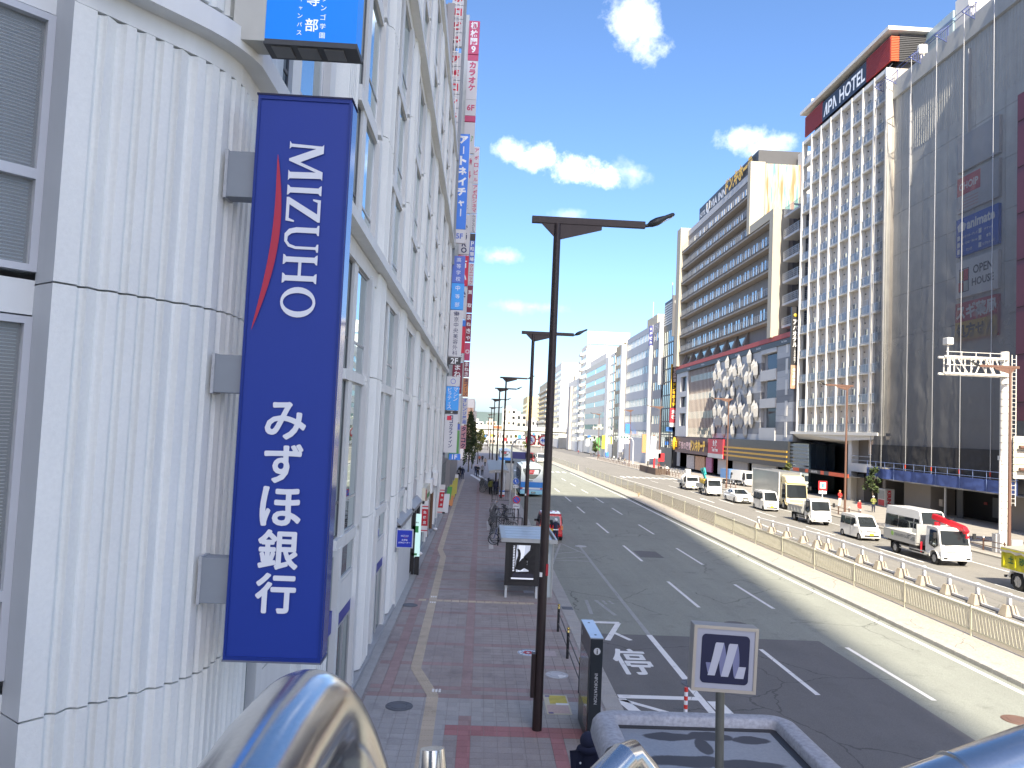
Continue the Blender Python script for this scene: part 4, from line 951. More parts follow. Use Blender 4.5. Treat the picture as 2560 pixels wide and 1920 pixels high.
lam = [(0, 0), (0.25, 0), (0.58, 0.62), (0.7, 0.0), (1.0, 0.0), (0.85, 1.0), (0.6, 1.0)]
apl(lam, 105.2); apl([(0, 0), (0.25, 0), (0.25, 1), (0, 1)], 103.75); apl([(0.25, 1), (0.25, 0.84), (0.6, 0.84), (0.7, 0.68), (0.6, 0.52), (0.25, 0.52), (0.25, 0.36), (0.75, 0.36), (0.95, 0.55), (0.95, 0.82), (0.75, 1.0)], 103.75)
apl([(0, 0), (0.15, 1), (0.4, 1), (1.0, 0), (0.72, 0), (0.3, 0.7), (0.27, 0)], 102.4)
mb.build('lettering', M('sign_lit_white', (0.85, 0.85, 0.85), 0.5, var=0, emit=0.15), ASN)
facing(ASN, 'HOTEL', 100.4, 52.3, 7.0, 1.9, MATS['sign_lit_white'], 45.74, 0.02, stretch=True)
cctv(46.5, 110.5, 56.0, 'small white antenna box at the far end of the hotel roof')
# base of the hotel
MB().poly([(45.2, 87.6, 8.25), (45.2, 112.8, 8.25), (46.3, 112.3, 7.3), (50, 112.3, 6.9), (50, 96.4, 6.9), (45.4, 96.2, 7.3), (45.4, 87.6, 7.6)], (0, 0, 0.12)).build('podium_slab', APW, APA)
MB().box(45.1, 47.6, 87.6, 112.9, 8.0, 8.34).build('podium_edge', APW, APA)
MB().box(50.0, 66, 87.7, 112, 0, 8.0).build('lobby_wall', M('lobby_dark', (0.03, 0.03, 0.034), 0.5, var=0.1), APA)
for k in range(6): MB().box(49.6, 50, 99+k*0.55, 99.22+k*0.55, 2.6, 7.4).build('slat', M('lobby_slat', (0.16, 0.15, 0.15), 0.5), APA)
MB().box(45.9, 50, 95.4, 96.3, 0, 8.0).build('pier', APW, APA)
MB().box(46.8, 50, 87.7, 95.4, 3.3, 8.0).build('beige_wall', M('hotel_beige', (0.16, 0.14, 0.12), 0.7, var=0.05), APA)
for y in (91.3, 88.5):
    w = MB().box(46.7, 46.8, y, y+1.4, 5.7, 7.5).build('window', WHITE, APA); MB().box(46.69, 46.7, y+0.12, y+1.28, 5.82, 7.38).build('pane', GLASS_B, w)
MB().box(45.8, 48, 87.7, 95.4, 3.6, 4.6).build('balcony', APW, APA)
for z in (5.0, 5.5): MB().tube([(45.85, 87.7, z), (45.85, 95.4, z)], 0.035, 6).build('balcony_rail', RAILM, APA)
MB().box(46.6, 50, 93.5, 95.3, 0, 3.3).build('pier', STG, APA)
cp = MB().box(44.0, 50, 92.0, 109.5, 2.95, 3.0).build('canopy', CHAR, APA)
for a, b, m_ in [(92.0, 97.2, LRED_SUN), (97.2, 98.6, CHAR), (98.6, 99.6, LRED_SUN), (99.6, 103.4, CHAR), (103.4, 104.4, LRED_SUN), (104.4, 106.4, CHAR), (106.4, 108.6, LRED_SUN)]: MB().box(43.9, 44.0, a, b, 2.85, 3.3).build('fascia', m_, cp)
text(cp, 'APA HOTEL', (43.89, 103.0, 2.95), -Y, Z, 3.0, 0.28, SW, 0.02, res=2)
gw = glassy('navy_glass', (0.015, 0.025, 0.04), refl=0.35)
MB().box(45.3, 49, 106.6, 113.2, 0, 6.7).build('glass_wing', gw, APA)
for k in range(8): MB().box(45.22, 45.3, 106.6, 113.2, 2.6+k*0.52, 2.9+k*0.52).build('slat', M('slat_steel', (0.16, 0.20, 0.25), 0.3, metal=0.3), APA)
AB = thing('blade_sign', 'tall black vertical blade sign with white hotel lettering and a gold crest, peach panel below', 'sign', (45.4, 112.6, 14.5))
MB().box(44.85, 45.98, 112.6, 113.0, 14.6, 26.75).build('sign_box', M('blade_black', (0.03, 0.03, 0.035), 0.4), AB)
MB().box(44.87, 45.96, 112.58, 112.6, 14.65, 18.1).build('lower_panel', M('blade_peach', (0.42, 0.25, 0.17), 0.5), AB)
text(AB, 'アパホテル', (45.05, 112.57, 20.7), X, Z, 0.75, 4.2, SW, 0.03, True, res=2); text(AB, '(天王寺駅前)', (45.22, 112.57, 18.4), X, Z, 0.4, 2.2, SW, 0.01, True, res=2)
text(AB, '保育園併設', (45.15, 112.56, 15.1), X, Z, 0.45, 2.6, SW, 0.01, True, res=2)
MB().ball((45.42, 112.58, 25.5), 0.32, 8, 5, 1, 0.1, 0.8).build('crest', M('gold', (0.6, 0.45, 0.05), 0.4, metal=0.4), AB)
for z in (16, 19.5, 23, 26): MB().box(45.95, 46.6, 112.65, 112.95, z, z+0.6).build('bracket', RAILM, AB)

# ---- large store with a hotel above
DON = thing('store_hotel_building', 'big store with faceted ornaments and a brown hotel block with walkways above it', 'building', (56, 150, 0))
TWL = M('hotel_taupe', (0.25, 0.23, 0.215), 0.75, var=0.08, vs=0.3, streak=0.08, streak_s=0.8)
BEI = M('beige_pier', (0.40, 0.37, 0.305), 0.75, var=0.05, vs=0.3, streak=0.05)
STW = M('stone_white', (0.48, 0.48, 0.485), 0.65, var=0.06, vs=0.5)
STGY = M('stone_band_grey', (0.22, 0.225, 0.24), 0.65, var=0.06, vs=0.5)
MB().box(46.6, 70, 133, 180, 23.2, 54.0).build('tower_wall', TWL, DON)
MB().box(46.6, 70, 121.5, 133, 23.2, 42.6).build('tower_wall', TWL, DON)
MB().box(46.5, 70, 133, 180, 54.0, 55.3).build('parapet', STW, DON)
MB().box(46.8, 64, 134.2, 172, 55.3, 58.3).build('sign_band', CHAR, DON)
for y0, y1, z0, z1, x0 in [(180, 183.3, 23.2, 56, 44.7), (132.6, 134.0, 42.6, 55.6, 44.9), (121.2, 122.8, 23.2, 43.0, 44.9)]: MB().box(x0, 47.5, y0, y1, z0, z1).build('pier', BEI, DON)
MB().box(45.0, 53.5, 121.5, 133, 42.6, 44.0).build('terrace', BEI, DON)
# side wall facing the camera, painted in pale slanting stripes of teal and orange
ART = bpy.data.materials.new('painted_screen'); ART.use_nodes = True; t = ART.node_tree; p_ = t.nodes['Principled BSDF']; p_.inputs['Roughness'].default_value = 0.7
g_ = node(t, 'ShaderNodeNewGeometry'); mp = node(t, 'ShaderNodeMapping'); mp.inputs['Rotation'].default_value = (0, R(28), 0); mp.inputs['Scale'].default_value = (1.9, 1, 0.16); t.links.new(g_.outputs['Position'], mp.inputs['Vector'])
n_ = node(t, 'ShaderNodeTexNoise'); n_.inputs['Scale'].default_value = 0.9; n_.inputs['Detail'].default_value = 6; t.links.new(mp.outputs[0], n_.inputs['Vector'])
cr_ = node(t, 'ShaderNodeValToRGB'); cr_.color_ramp.elements[0].position = 0.40; cr_.color_ramp.elements[0].color = (0.15, 0.33, 0.31, 1); cr_.color_ramp.elements[1].position = 0.60; cr_.color_ramp.elements[1].color = (0.42, 0.21, 0.10, 1)
e_ = cr_.color_ramp.elements.new(0.5); e_.color = (0.46, 0.43, 0.36, 1); t.links.new(n_.outputs[0], cr_.inputs[0]); t.links.new(cr_.outputs[0], p_.inputs['Base Color'])
scr = MB().box(47.5, 53.6, 132.3, 132.6, 44.2, 55.2).build('painted_screen', ART, DON)
for k in range(22): MB().box(47.6+k*0.27, 47.68+k*0.27, 132.2, 132.3, 44.2, 55.2).build('slat', ART, scr)
MB().box(53.6, 56, 131.5, 133.5, 42.6, 57.5).build('white_core', WHITE, DON)
for z in range(44, 56, 4): 
    w = MB().box(53.9, 55.2, 131.44, 131.5, z, z+2).build('window', ALU_D, DON); MB().box(54.0, 55.1, 131.42, 131.44, z+0.1, z+1.9).build('pane', GLASS_D, w)
def rail_run(parent, pts, h=1.05, step=1.1, r=0.03, m=RAILM, mid=3):
    mb = MB(); (xa, ya, za), (xb, yb, zb) = pts
    L = math.hypot(xb-xa, yb-ya); n = max(1, round(L/step))
    for k in range(n+1): 
        x = xa+(xb-xa)*k/n; y = ya+(yb-ya)*k/n; z = za+(zb-za)*k/n; mb.beam((x, y, z), (x, y, z+h), r*1.6)
    for q in range(mid+1): mb.beam((xa, ya, za+h*(q+1)/(mid+1)), (xb, yb, zb+h*(q+1)/(mid+1)), r*(1.6 if q == mid else 0.9))
    return mb.build('railing', m, parent)
WK = M('walkway_dark', (0.10, 0.095, 0.09), 0.7, var=0.1)
wn_f = MB().box(-0.06, 0, 0, 0.8, 0, 2.0).mesh('window', M('via_frame', (0.5, 0.5, 0.5), 0.5)); wn_p = MB().box(-0.075, -0.06, 0.08, 0.72, 0.08, 1.92).mesh('pane', GLASS_B)
for j, z in enumerate([50.3, 46.4, 42.85, 38.75, 34.8, 30.4, 26.5]):
    y0 = 134.0 if z > 44 else 122.8
    MB().box(45.1, 46.6, y0, 180, z-0.28, z-0.05).build('walkway', WK, DON)
    rail_run(DON, ((45.15, y0, z-0.05), (45.15, 180, z-0.05)), 1.15, 1.05, 0.028)
    n = 0; y = y0+1.2
    while y < 177:
        for dy in (0, 1.5):
            if rnd.random() < 0.88: 
                w = inst(wn_f, 'window', DON, (46.6, y+dy, z+0.45)); q = inst(wn_p, 'pane', None); q.parent = w
        y += 4.3
    MB().box(45.2, 46.6, y0, 180, z-0.6, z-0.28).build('pipe_tray', M('pipe_beige', (0.42, 0.36, 0.30), 0.6, var=0.2, vs=2), DON)
for k in range(8): MB().poly([(45.3, 136+k*6, 23.0), (46.6, 136+k*6, 26.2), (46.6, 136+k*6, 23.0)], (0, 0.9, 0)).build('buttress', TWL, DON)
for k in range(7):
    w = MB().box(46.52, 46.6, 137.6+k*6, 141.2+k*6, 23.9, 25.3).build('window', ALU_D, DON); MB().box(46.5, 46.52, 137.7+k*6, 141.1+k*6, 24.0, 25.2).build('pane', GLASS_D, w)
# roof lettering
facing(DON, 'HOTEL', 171.5, 55.9, 4.6, 1.1, SW, 46.76, 0.04); facing(DON, 'VIA INN', 163.2, 55.8, 10.5, 1.7, SW, 46.76, 0.045, stretch=True)
MB().poly([(46.7, 166.4, 57.8), (46.7, 165.6, 57.8), (46.7, 165.6, 56.4), (46.7, 165.0, 56.1), (46.7, 164.4, 56.6), (46.7, 164.4, 57.8), (46.7, 163.6, 57.8), (46.7, 163.6, 56.2), (46.7, 164.6, 55.5), (46.7, 165.4, 55.5), (46.7, 166.4, 56.2)], (0.05, 0, 0)).build('emblem', SW, DON)
GOLD = M('sign_gold', (0.85, 0.50, 0.02), 0.45, var=0.03)
tm_ = MB(); text_mb(tm_, 'ドン.キホーテ', (46.3, 151.5, 55.3), -Y, Z, 15.5, 3.0, 0.06, stretch=True, res=2); tm_.build('lettering', GOLD, DON)
# stair tower between the two hotels: dark shaft with white landings
MB().box(48.2, 60, 113.0, 121.2, 7, 43).build('stair_shaft', M('shaft_dark', (0.045, 0.045, 0.05), 0.8), DON)
for k in range(6):
    z = 24.8+k*3.5
    MB().box(46.0, 48.3, 113.6, 119.5, z-0.35, z).build('landing', STW, DON)
    rail_run(DON, ((46.05, 113.8, z), (46.05, 119.5, z)), 1.2, 0.5, 0.03); rail_run(DON, ((46.05, 113.7, z), (48.2, 113.7, z)), 1.2, 0.35, 0.03)
    MB().beam((47.6, 114.2, z), (47.6, 118.5, z+1.7), 1.0, 0.2).build('stair_flight', WK, DON)
# podium front in bands of white and grey stone
MB().box(46.2, 70, 113.0, 183, 0, 23.0).build('podium_core', GREYW, DON)
for k in range(16):
    z = 6.9+k*0.98; m_ = STGY if k in (1, 2, 6, 7, 11, 12) else STW
    for y0, y1 in [(113.1, 119.9), (120.0, 124.0), (126.8, 138.0), (138.02, 152.6)]:
        if y0 < 119 or not (120 <= y0 < 126 and True): MB().box(45.6, 46.2, y0, y1, z, z+0.96).build('stone_course', m_ if y0 < 126 else (STGY if y0 < 152 and k % 5 in (1, 2) else STW), DON)
for z0, z1 in [(6.9, 8.9), (12.1, 13.6), (16.5, 18.2), (20.9, 22.5)]: MB().box(45.45, 46.2, 119.9, 126.8, z0, z1).build('balcony_front', STW, DON)
for z0, z1 in [(8.9, 12.1), (13.6, 16.5), (18.2, 20.9)]: MB().box(46.15, 46.2, 120.0, 125.4, z0, z1).build('pane', glassy('store_glass', (0.05, 0.06, 0.075), refl=0.1, gcol=(0.3, 0.34, 0.4)), DON)
for k in range(5): MB().box(45.55, 45.6, 115.4, 116.3, 7.5+k*3.2, 9.8+k*3.2).build('white_strip', WHITE, DON)
for y0, y1 in [(173.0, 174.2), (179.2, 183)]: MB().box(45.6, 46.2, y0, y1, 6.9, 22.6).build('stone_pier', STW, DON)
for k, (z0, z1) in enumerate([(6.9, 9.3), (12.2, 13.6), (16.0, 17.2), (20.6, 22.6)]): MB().box(45.6, 46.2, 174.2, 179.2, z0, z1).build('balcony_front', STW, DON)
for z0, z1 in [(9.3, 12.2), (13.6, 16.0), (17.2, 20.6)]: MB().box(46.15, 46.2, 174.3, 179.1, z0, z1).build('pane', MATS['store_glass'], DON)
# banded curtain wall
CWG = glassy('curtain_glass', (0.09, 0.12, 0.12), refl=0.35); CWB = M('curtain_brown', (0.10, 0.05, 0.05), 0.35, var=0.06)
zz = [6.9, 8.9, 10.9, 12.4, 15.0, 16.3, 19.0, 20.3, 22.4]
for k, (a, b) in enumerate(zip(zz[:-1], zz[1:])): MB().box(45.95, 46.15, 152.7, 173, a, b).build('pane', CWB if k % 2 == 1 else CWG, DON)
for k in range(21): MB().box(45.86, 45.95, 152.75+k*1.0, 152.83+k*1.0, 6.9, 22.4).build('mullion', M('mullion_light', (0.55, 0.48, 0.42), 0.5), DON)
rb = MB().box(45.3, 45.9, 113.0, 183.2, 22.55, 23.3).build('red_cornice', M('cornice_red', (0.42, 0.07, 0.06), 0.6, var=0.05), DON)
MB().box(45.4, 46.2, 113.0, 183.2, 21.6, 22.5).build('dark_frieze', CHAR, DON)
for k in range(6): facing(DON, 'Don Quijote', 118+k*11, 21.85, 2.6, 0.4, SW, 45.38, 0.02)
# faceted ornaments
def crystal():
    w, h, d = 0.88, 1.6, 0.55; mb = MB()
    rim = [(0, 0, h), (0, -w, h*0.42), (0, -w, -h*0.5), (0, 0, -h), (0, w, -h*0.5), (0, w, h*0.42)]
    ctr = [(-d, 0, h*0.25), (-d*0.75, 0, -h*0.55)]
    v = rim+ctr
    return mb.add(v, [(0, 1, 6), (1, 2, 7, 6), (2, 3, 7), (3, 4, 7), (4, 5, 6, 7), (5, 0, 6), (0, 5, 4, 3, 2, 1)]).add([(-0.12, 0, h), (0.5, 0, h), (-0.12, 0, -h), (0.5, 0, -h)], [])
cm = crystal().mesh('faceted_ornament', M('ornament', (0.44, 0.43, 0.41), 0.45, var=0.05, metal=0.1))
for r in range(8):
    z = 20.8-r*1.75
    for c in range(4):
        yc = 149.6-c*6.0-(0.6 if r > 3 else 0)
        ph = r % 4
        offs = {0: (0,), 1: (-1.5, 1.5), 2: (-1.1, 1.1), 3: (3.0-0.6,)}[ph]
        for dy in offs: inst(cm, 'faceted_ornament', DON, (45.5-0.25*((r+c) % 2), yc+dy, z))
        if ph == 1: inst(cm, 'faceted_ornament', DON, (45.35, yc-3.0, z-0.5))
# street level of the store
MB().box(44.9, 46.2, 113.0, 143.0, 3.0, 6.9).build('black_fascia', M('fascia_black', (0.035, 0.035, 0.035), 0.4, var=0.1), DON)
for k in range(3): MB().box(44.75, 44.9, 113.2, 143.0, 3.75+k*0.72, 4.05+k*0.72).build('yellow_band', M('band_yellow', (0.50, 0.29, 0.03), 0.5, var=0.05), DON)
MB().box(44.6, 46.2, 143.0, 152.4, 3.1, 6.7).build('banner_board', M('banner_red', (0.45, 0.03, 0.05), 0.5, var=0.06), DON)
MB().box(44.55, 44.6, 143.0, 152.4, 3.1, 3.9).build('banner_foot', STW, DON)
facing(DON, '免 税', 149.6, 5.3, 3.6, 1.2, SW, 44.54, 0.03); facing(DON, 'Tax Free', 149.8, 4.3, 4.0, 0.8, SW, 44.54, 0.03)
MB().box(44.8, 46.2, 153.4, 179.5, 3.3, 6.7).build('shop_fascia', M('fascia_brown', (0.10, 0.05, 0.05), 0.5, var=0.1), DON)
facing(DON, '驚安の殿堂', 175.8, 4.1, 10.5, 1.7, M('sign_pinkwhite', (0.75, 0.5, 0.5), 0.5), 44.7, 0.03, stretch=True)
tm_ = MB(); text_mb(tm_, 'ドン.キホーテ', (44.5, 165.0, 3.9), -Y, Z, 10.8, 2.4, 0.06, stretch=True, res=2); tm_.build('lettering', GOLD, DON)
MB().ball((44.4, 178.6, 5.2), 1.5, 12, 8, 0.3, 0.55, 1.0).build('round_emblem', GOLD, DON)
for dz in (-0.5, 0, 0.5): MB().box(44.3, 44.5, 176.6, 181.2, 5.05+dz, 5.25+dz).build('emblem_bar', GOLD, DON)
MB().box(46.2, 46.4, 113.0, 180, 0, 3.2).build('shop_glass', GLASS_D, DON)
for y0, y1, m_ in [(154, 158, M('shop_pink', (0.45, 0.16, 0.3), 0.6, var=0.5, vs=4)), (159, 166, M('shop_orange', (0.5, 0.28, 0.16), 0.6, var=0.6, vs=3)), (167, 173, M('shop_mix', (0.45, 0.4, 0.38), 0.6, var=0.6, vs=4)), (120, 131, STW), (133, 141, GREYW), (145, 150, STW)]:
    MB().box(45.9, 46.2, y0, y1, 0, 2.9).build('shop_front', m_, DON)
VB = thing('blade_sign', 'dark grey vertical blade sign with white VIA INN letters high on the beige pier', 'sign', (45, 183.5, 30.5))
MB().box(44.1, 45.9, 183.2, 183.7, 30.6, 40.5).build('sign_box', M('blade_grey', (0.10, 0.10, 0.11), 0.5), VB)
tm_ = MB(); text_mb(tm_, 'VIA INN', (44.75, 183.18, 37.6), -Z, X, 4.6, 0.75, 0.04, stretch=True, res=2); text_mb(tm_, 'ABENO TENNOJI', (44.8, 183.18, 32.9), -Z, X, 2.2, 0.4, 0.02, stretch=True, res=2); text_mb(tm_, 'U', (44.6, 183.18, 38.3), X, Z, 0.8, 1.0, 0.06, res=2); tm_.build('lettering', SW, VB)
DB = thing('blade_sign', 'yellow-edged vertical store sign with gold letters and a red tax-free panel below', 'sign', (45.8, 186, 9))
MB().box(44.95, 46.65, 185.9, 186.4, 13.7, 24.2).build('sign_box', M('blade_brown', (0.04, 0.02, 0.01), 0.5), DB)
fr = MB()
for x in (44.93, 46.5): fr.box(x, x+0.16, 185.85, 185.9, 13.7, 24.2)
fr.build('yellow_edge', GOLD, DB)
text(DB, '驚安の殿堂', (45.3, 185.84, 19.9), X, Z, 1.0, 4.0, M('sign_pinkwhite2', (0.75, 0.6, 0.6), 0.5), 0.03, True, res=2); text(DB, 'ドンキホーテ', (45.2, 185.84, 14.0), X, Z, 1.2, 5.7, GOLD, 0.05, True, res=2)
MB().box(44.95, 46.65, 185.9, 186.4, 10.1, 13.6).build('red_panel', MATS['banner_red'], DB); MB().box(44.95, 46.65, 185.9, 186.4, 9.1, 10.05).build('white_panel', STW, DB)
text(DB, '免税', (45.3, 185.84, 10.9), X, Z, 1.0, 2.4, SW, 0.03, True, res=2)
MB().box(44.4, 46.6, 187, 187.6, 8.0, 9.0).build('blue_panel', M('panel_blue', (0.03, 0.12, 0.35), 0.5), DB)

# ---- offices and flats down the street
def facade(name, lab, cat, y0, y1, ztop, levels, nwin, wall, glass, x=46.0, depth=16.0, rec=0.14, pier=0.35, edge=0.8, group=None):
    b = gz((y0+y1)/2)
    t = thing(name, lab, cat, (x+depth/2, (y0+y1)/2, b))
    MB().box(x+rec, x+depth, y0+0.05, y1-0.05, b, ztop).build('core', M('core_wall', (0.3,)*3, 0.8), t)
    zs = [b] + [v for l in levels for v in l] + [ztop]
    for k in range(0, len(zs), 2): MB().box(x, x+rec, y0, y1, zs[k], zs[k+1]).build('wall', wall, t)
    MB().box(x, x+depth, y0, y0+0.3, b, ztop-0.01).build('side_wall', wall, t)
    wp_ = (y1-y0-2*edge-pier*(nwin-1))/nwin
    for (a, c) in levels:
        for yy0, yy1 in [(y0+0.3, y0+edge), (y1-edge, y1)]: MB().box(x, x+rec, yy0, yy1, a, c).build('pier', wall, t)
        pm = MB().box(x, x+rec, 0, pier, a, c).mesh('pier', wall); gm = MB().box(x+rec*0.7, x+rec*0.9, 0, wp_, a, c).mesh('window', glass)
        for i in range(nwin):
            yy = y0+edge+i*(wp_+pier)
            inst(gm, 'window', t, (0, yy, 0))
            if i < nwin-1: inst(pm, 'pier', t, (0, yy+wp_, 0))
    return t
def lv(z0, pitch, h, n): return [(z0+k*pitch, z0+k*pitch+h) for k in range(n)]
t1 = facade('office_building', 'dark glass-fronted building with white louvres on top just past the store', 'building', 187, 199.5, 41.2, lv(4, 3.3, 3.0, 9), 6, CHAR, GLASS_B, pier=0.12, edge=0.3)
for k in range(9): MB().box(45.8, 46, 187.5, 199, 35+k*0.62, 35.35+k*0.62).build('louvre', M('louvre_white', (0.6, 0.62, 0.62), 0.5), t1)
MB().box(47, 50, 188.5, 191, 41.2, 44).build('roof_house', WHITE, t1); MB().tube([(47, 196, 41), (47, 196, 46)], 0.1, 6).build('aerial', WHITE, t1)
t2 = facade('office_building', 'grey office block with dark ribbon windows, between two white fins', 'building', 200.5, 212.6, 37.2, lv(5.4, 4.5, 2.2, 7), 4, GREYW, GLASS_B, edge=1.5)
MB().box(44.9, 46, 199.6, 200.4, 20, 38).build('white_fin', WHITE, t2); facing(t2, 'エーヒ', 211.5, 35.6, 6, 1.2, SW, 45.95, 0.03)
t3 = facade('office_building', 'long pale grey office building with rows of narrow windows and a blue name board', 'building', 214.5, 251.5, 37.5, lv(6.0, 4.6, 2.2, 7), 17, M('office_grey', (0.40, 0.41, 0.44), 0.6, var=0.04, streak=0.04), GLASS_B, pier=0.5)
MB().box(45.3, 46, 212.7, 214.4, -1, 31.5).build('white_fin', WHITE, t3); nb_ = MB().box(45.0, 45.9, 212.8, 213.3, 31.5, 37).build('name_board', M('name_blue', (0.05, 0.06, 0.22), 0.5), t3); text(nb_, '竹澤ビル', (45.1, 212.77, 31.8), X, Z, 0.7, 4.9, SW, 0.03, True, res=2)
MB().box(50, 58, 226, 240, 37.5, 42.5).build('roof_house', CREAM, t3)
MB().tube([(50, 232, 42), (50, 232, 47)], 0.12, 6).build('aerial', RAILM, t3)
t4 = facade('office_building', 'narrow tan building with tall windows between white edges', 'building', 255, 272, 37, lv(4, 4.4, 3.2, 7), 5, TAN, GLASS_B)
MB().box(44.6, 46, 252.2, 254.8, -2, 36).build('white_fin', WHITE, t4)
t5 = facade('office_building', 'slim white building with a pale blue glass strip', 'building', 273.5, 284, 35.6, lv(3, 3.2, 2.7, 10), 2, WHITE, GLASS_B)
t6 = facade('office_building', 'cream office building with long blue ribbon windows', 'building', 291, 352, 35.2, lv(3.5, 4.6, 2.1, 7), 2, M('cream_office', (0.62, 0.60, 0.54), 0.7, var=0.05), GLASS_B, pier=0.4)
MB().box(45.4, 46, 284.5, 291, -2, 35).build('white_fin', WHITE, t6); MB().box(47, 55, 300, 345, 35.2, 38).build('roof_house', WHITE, t6)
def balconies(t, y0, y1, zs, x, m, d=1.2, h=1.1):
    for z in zs: MB().box(x-d, x, y0, y1, z, z+h).build('balcony', m, t)
t7 = facade('apartment_tower', 'white tower with balconies on its corner and a large white rooftop billboard', 'building', 353, 371, 46.5, lv(3, 3.6, 2.2, 12), 4, WHITE, GLASS_B, depth=24)
balconies(t7, 364, 371, [3+3.6*k for k in range(12)], 46, WHITE)
for k in range(3): 
    w = MB().box(52+k*3.2, 53.3+k*3.2, 352.9, 353, 40, 43.4).build('window', GLASS_B, t7)
bb = tag(MB().box(46.5, 66, 355, 357, 47.6, 53.2).build('rooftop_billboard', WHITE), 'white rooftop billboard with faint dark lettering on the balcony tower', 'billboard')
text(bb, 'rk エスケーグル', (49, 354.9, 49.6), X, Z, 14, 1.9, M('faint_text', (0.16, 0.22, 0.24), 0.6), 0.02, res=2)
for k in range(6): MB().beam((48+k*3.4, 356, 46.4), (48+k*3.4, 356, 47.7), 0.4).build('support', RAILM, bb)
t8 = facade('office_building', 'pale building with thin vertical white fins beside the balcony tower', 'building', 374, 422, 33, lv(2, 3.6, 2.4, 8), 8, WHITE, GLASS_B, pier=1.2)
MB().box(44.6, 46, 400, 408, -2.5, 30).build('grey_fin', GREYW, t8)
t9 = facade('apartment_tower', 'white slab block with a blank side and recessed balconies', 'building', 466, 508, 48, lv(2, 3.6, 2.3, 12), 5, WHITE, GLASS_D, depth=22, pier=1.2)
MB().box(53.5, 54.3, 465.9, 466, 20, 47).build('window', GLASS_D, t9)
t10 = facade('apartment_tower', 'far beige apartment block with long balconies', 'building', 520, 600, 40, lv(1, 3.6, 2.3, 10), 8, CREAM, GLASS_D, x=43, depth=26, pier=0.6)
balconies(t10, 520, 600, [1+3.6*k for k in range(10)], 43, M('beige_balc', (0.55, 0.50, 0.42), 0.7))
t11 = facade('apartment_tower', 'yellow-beige block farthest along the right side', 'building', 640, 700, 34, lv(0, 3.8, 2.2, 8), 6, M('yellow_wall', (0.60, 0.48, 0.25), 0.7), GLASS_D, x=36, depth=30)
# ================================================================ LEFT SIDE BEYOND THE BANK
AP = thing('cinema_building', 'grey building with a white window grid directly past the bank', 'building', (-12, 76, 0))
MB().box(-24, -4.2, 61.4, 88, 0, 41).build('core', MATS['core_wall'], AP)
for k in range(11):
    MB().box(-4.2, -3.7, 61.3, 88, 3.2+3.5*k, 4.0+3.5*k).build('wall', GREYW, AP)
for k in range(11):
    for y in range(62, 88, 3): 
        w = MB().box(-4.0, -3.85, y, y+2.6, 4.0+3.5*k-3.5+0.2, 3.2+3.5*k).build('window', GLASS_B, AP)
MB().box(-4.3, -3.75, 61.2, 61.6, 0, 41).build('side_pier', GREYW, AP)
gr = MB()
for k in range(14): gr.box(-4.0, -3.3, 61.3, 61.36, 29+k, 29.08+k)
for x in (-3.95, -3.65, -3.35): gr.box(x, x+0.07, 61.28, 61.34, 29, 43)
gr.build('white_grid', WHITE, AP)
NXT = thing('shop_building', 'plain grey shop building between the sign columns and the trees', 'building', (-12, 102, 0))
MB().box(-24, -3.4, 88.5, 116, gz(100), 36).build('wall', GREYW, NXT)
for k in range(9):
    for y in range(90, 115, 4): MB().box(-3.41, -3.36, y, y+2.6, 4+3.5*k, 6+3.5*k).build('window', GLASS_B, NXT)
PK = thing('shop_building', 'far building with a peach-coloured flank beside the dark tree', 'building', (-12, 200, -0.9))
MB().box(-22, -2.1, 190, 215, -1, 13.8).build('wall', WHITE, PK); MB().box(-4.4, -2.3, 189.8, 190, 4, 11.6).build('peach_wall', M('peach', (0.62, 0.40, 0.27), 0.7), PK)
MB().box(-2.1, -1.5, 198, 198.6, 2.5, 11).build('blade_sign', WHITE, PK); MB().box(-2.0, -1.6, 197.9, 198, 3, 6).build('sign_panel', MATS['sign_red'], PK)
# vertical sign columns, each a stack of lit boxes on a steel mast
def panel_sign(parent, x0, x1, y, z0, z1, m, txt=None, tm=None, bold=0.02, mg=0.14, name='sign_panel', depth=0.35, vert=True, gap=0.12):
    p = MB().box(x0, x1, y, y+depth, z0+0.02, z1-0.02).build(name, m, parent)
    if txt: 
        w = x1-x0; text(p, txt, (x0+w*mg, y-0.012, z0+0.08*w), X, Z, w*(1-2*mg), z1-z0-0.16*w, tm, bold, vert, gap=gap, res=2)
    return p
S_WHITE = M('lit_white', (0.58, 0.59, 0.62), 0.5, var=0.02, emit=0.04); S_RED = M('lit_red', (0.62, 0.03, 0.07), 0.5, var=0, emit=0.04); S_BLUE = M('lit_blue', (0.05, 0.21, 0.72), 0.5, var=0, emit=0.04)
S_SKY = M('lit_sky', (0.06, 0.35, 0.85), 0.5, var=0, emit=0.04); S_NAVY = M('lit_navy', (0.02, 0.03, 0.12), 0.5, var=0); S_MAR = M('lit_maroon', (0.22, 0.03, 0.06), 0.5, var=0, emit=0.05); S_VIO = M('lit_violet', (0.10, 0.17, 0.55), 0.5, var=0, emit=0.04)
S_ROSE = M('lit_rose', (0.45, 0.06, 0.15), 0.5, var=0, emit=0.08); S_ORG = M('lit_orange', (0.55, 0.24, 0.10), 0.5, var=0, emit=0.05); S_GRN = M('lit_green', (0.10, 0.30, 0.09), 0.5, var=0, emit=0.08); S_TXT = M('lit_text', (0.8, 0.82, 0.85), 0.5, var=0, emit=0.04)
c = thing('projecting_sign', 'tall blue hair shop sign with white katakana and a 5F panel below', 'sign', (-2.5, 63, 20.9))
panel_sign(c, -3.03, -2.08, 63, 23.05, 31.0, S_BLUE, 'アートネイチャー ', S_TXT, 0.06); panel_sign(c, -3.03, -2.08, 63, 21.9, 23.05, S_WHITE, '5F', S_VIO, 0.03, 0.2, vert=False)
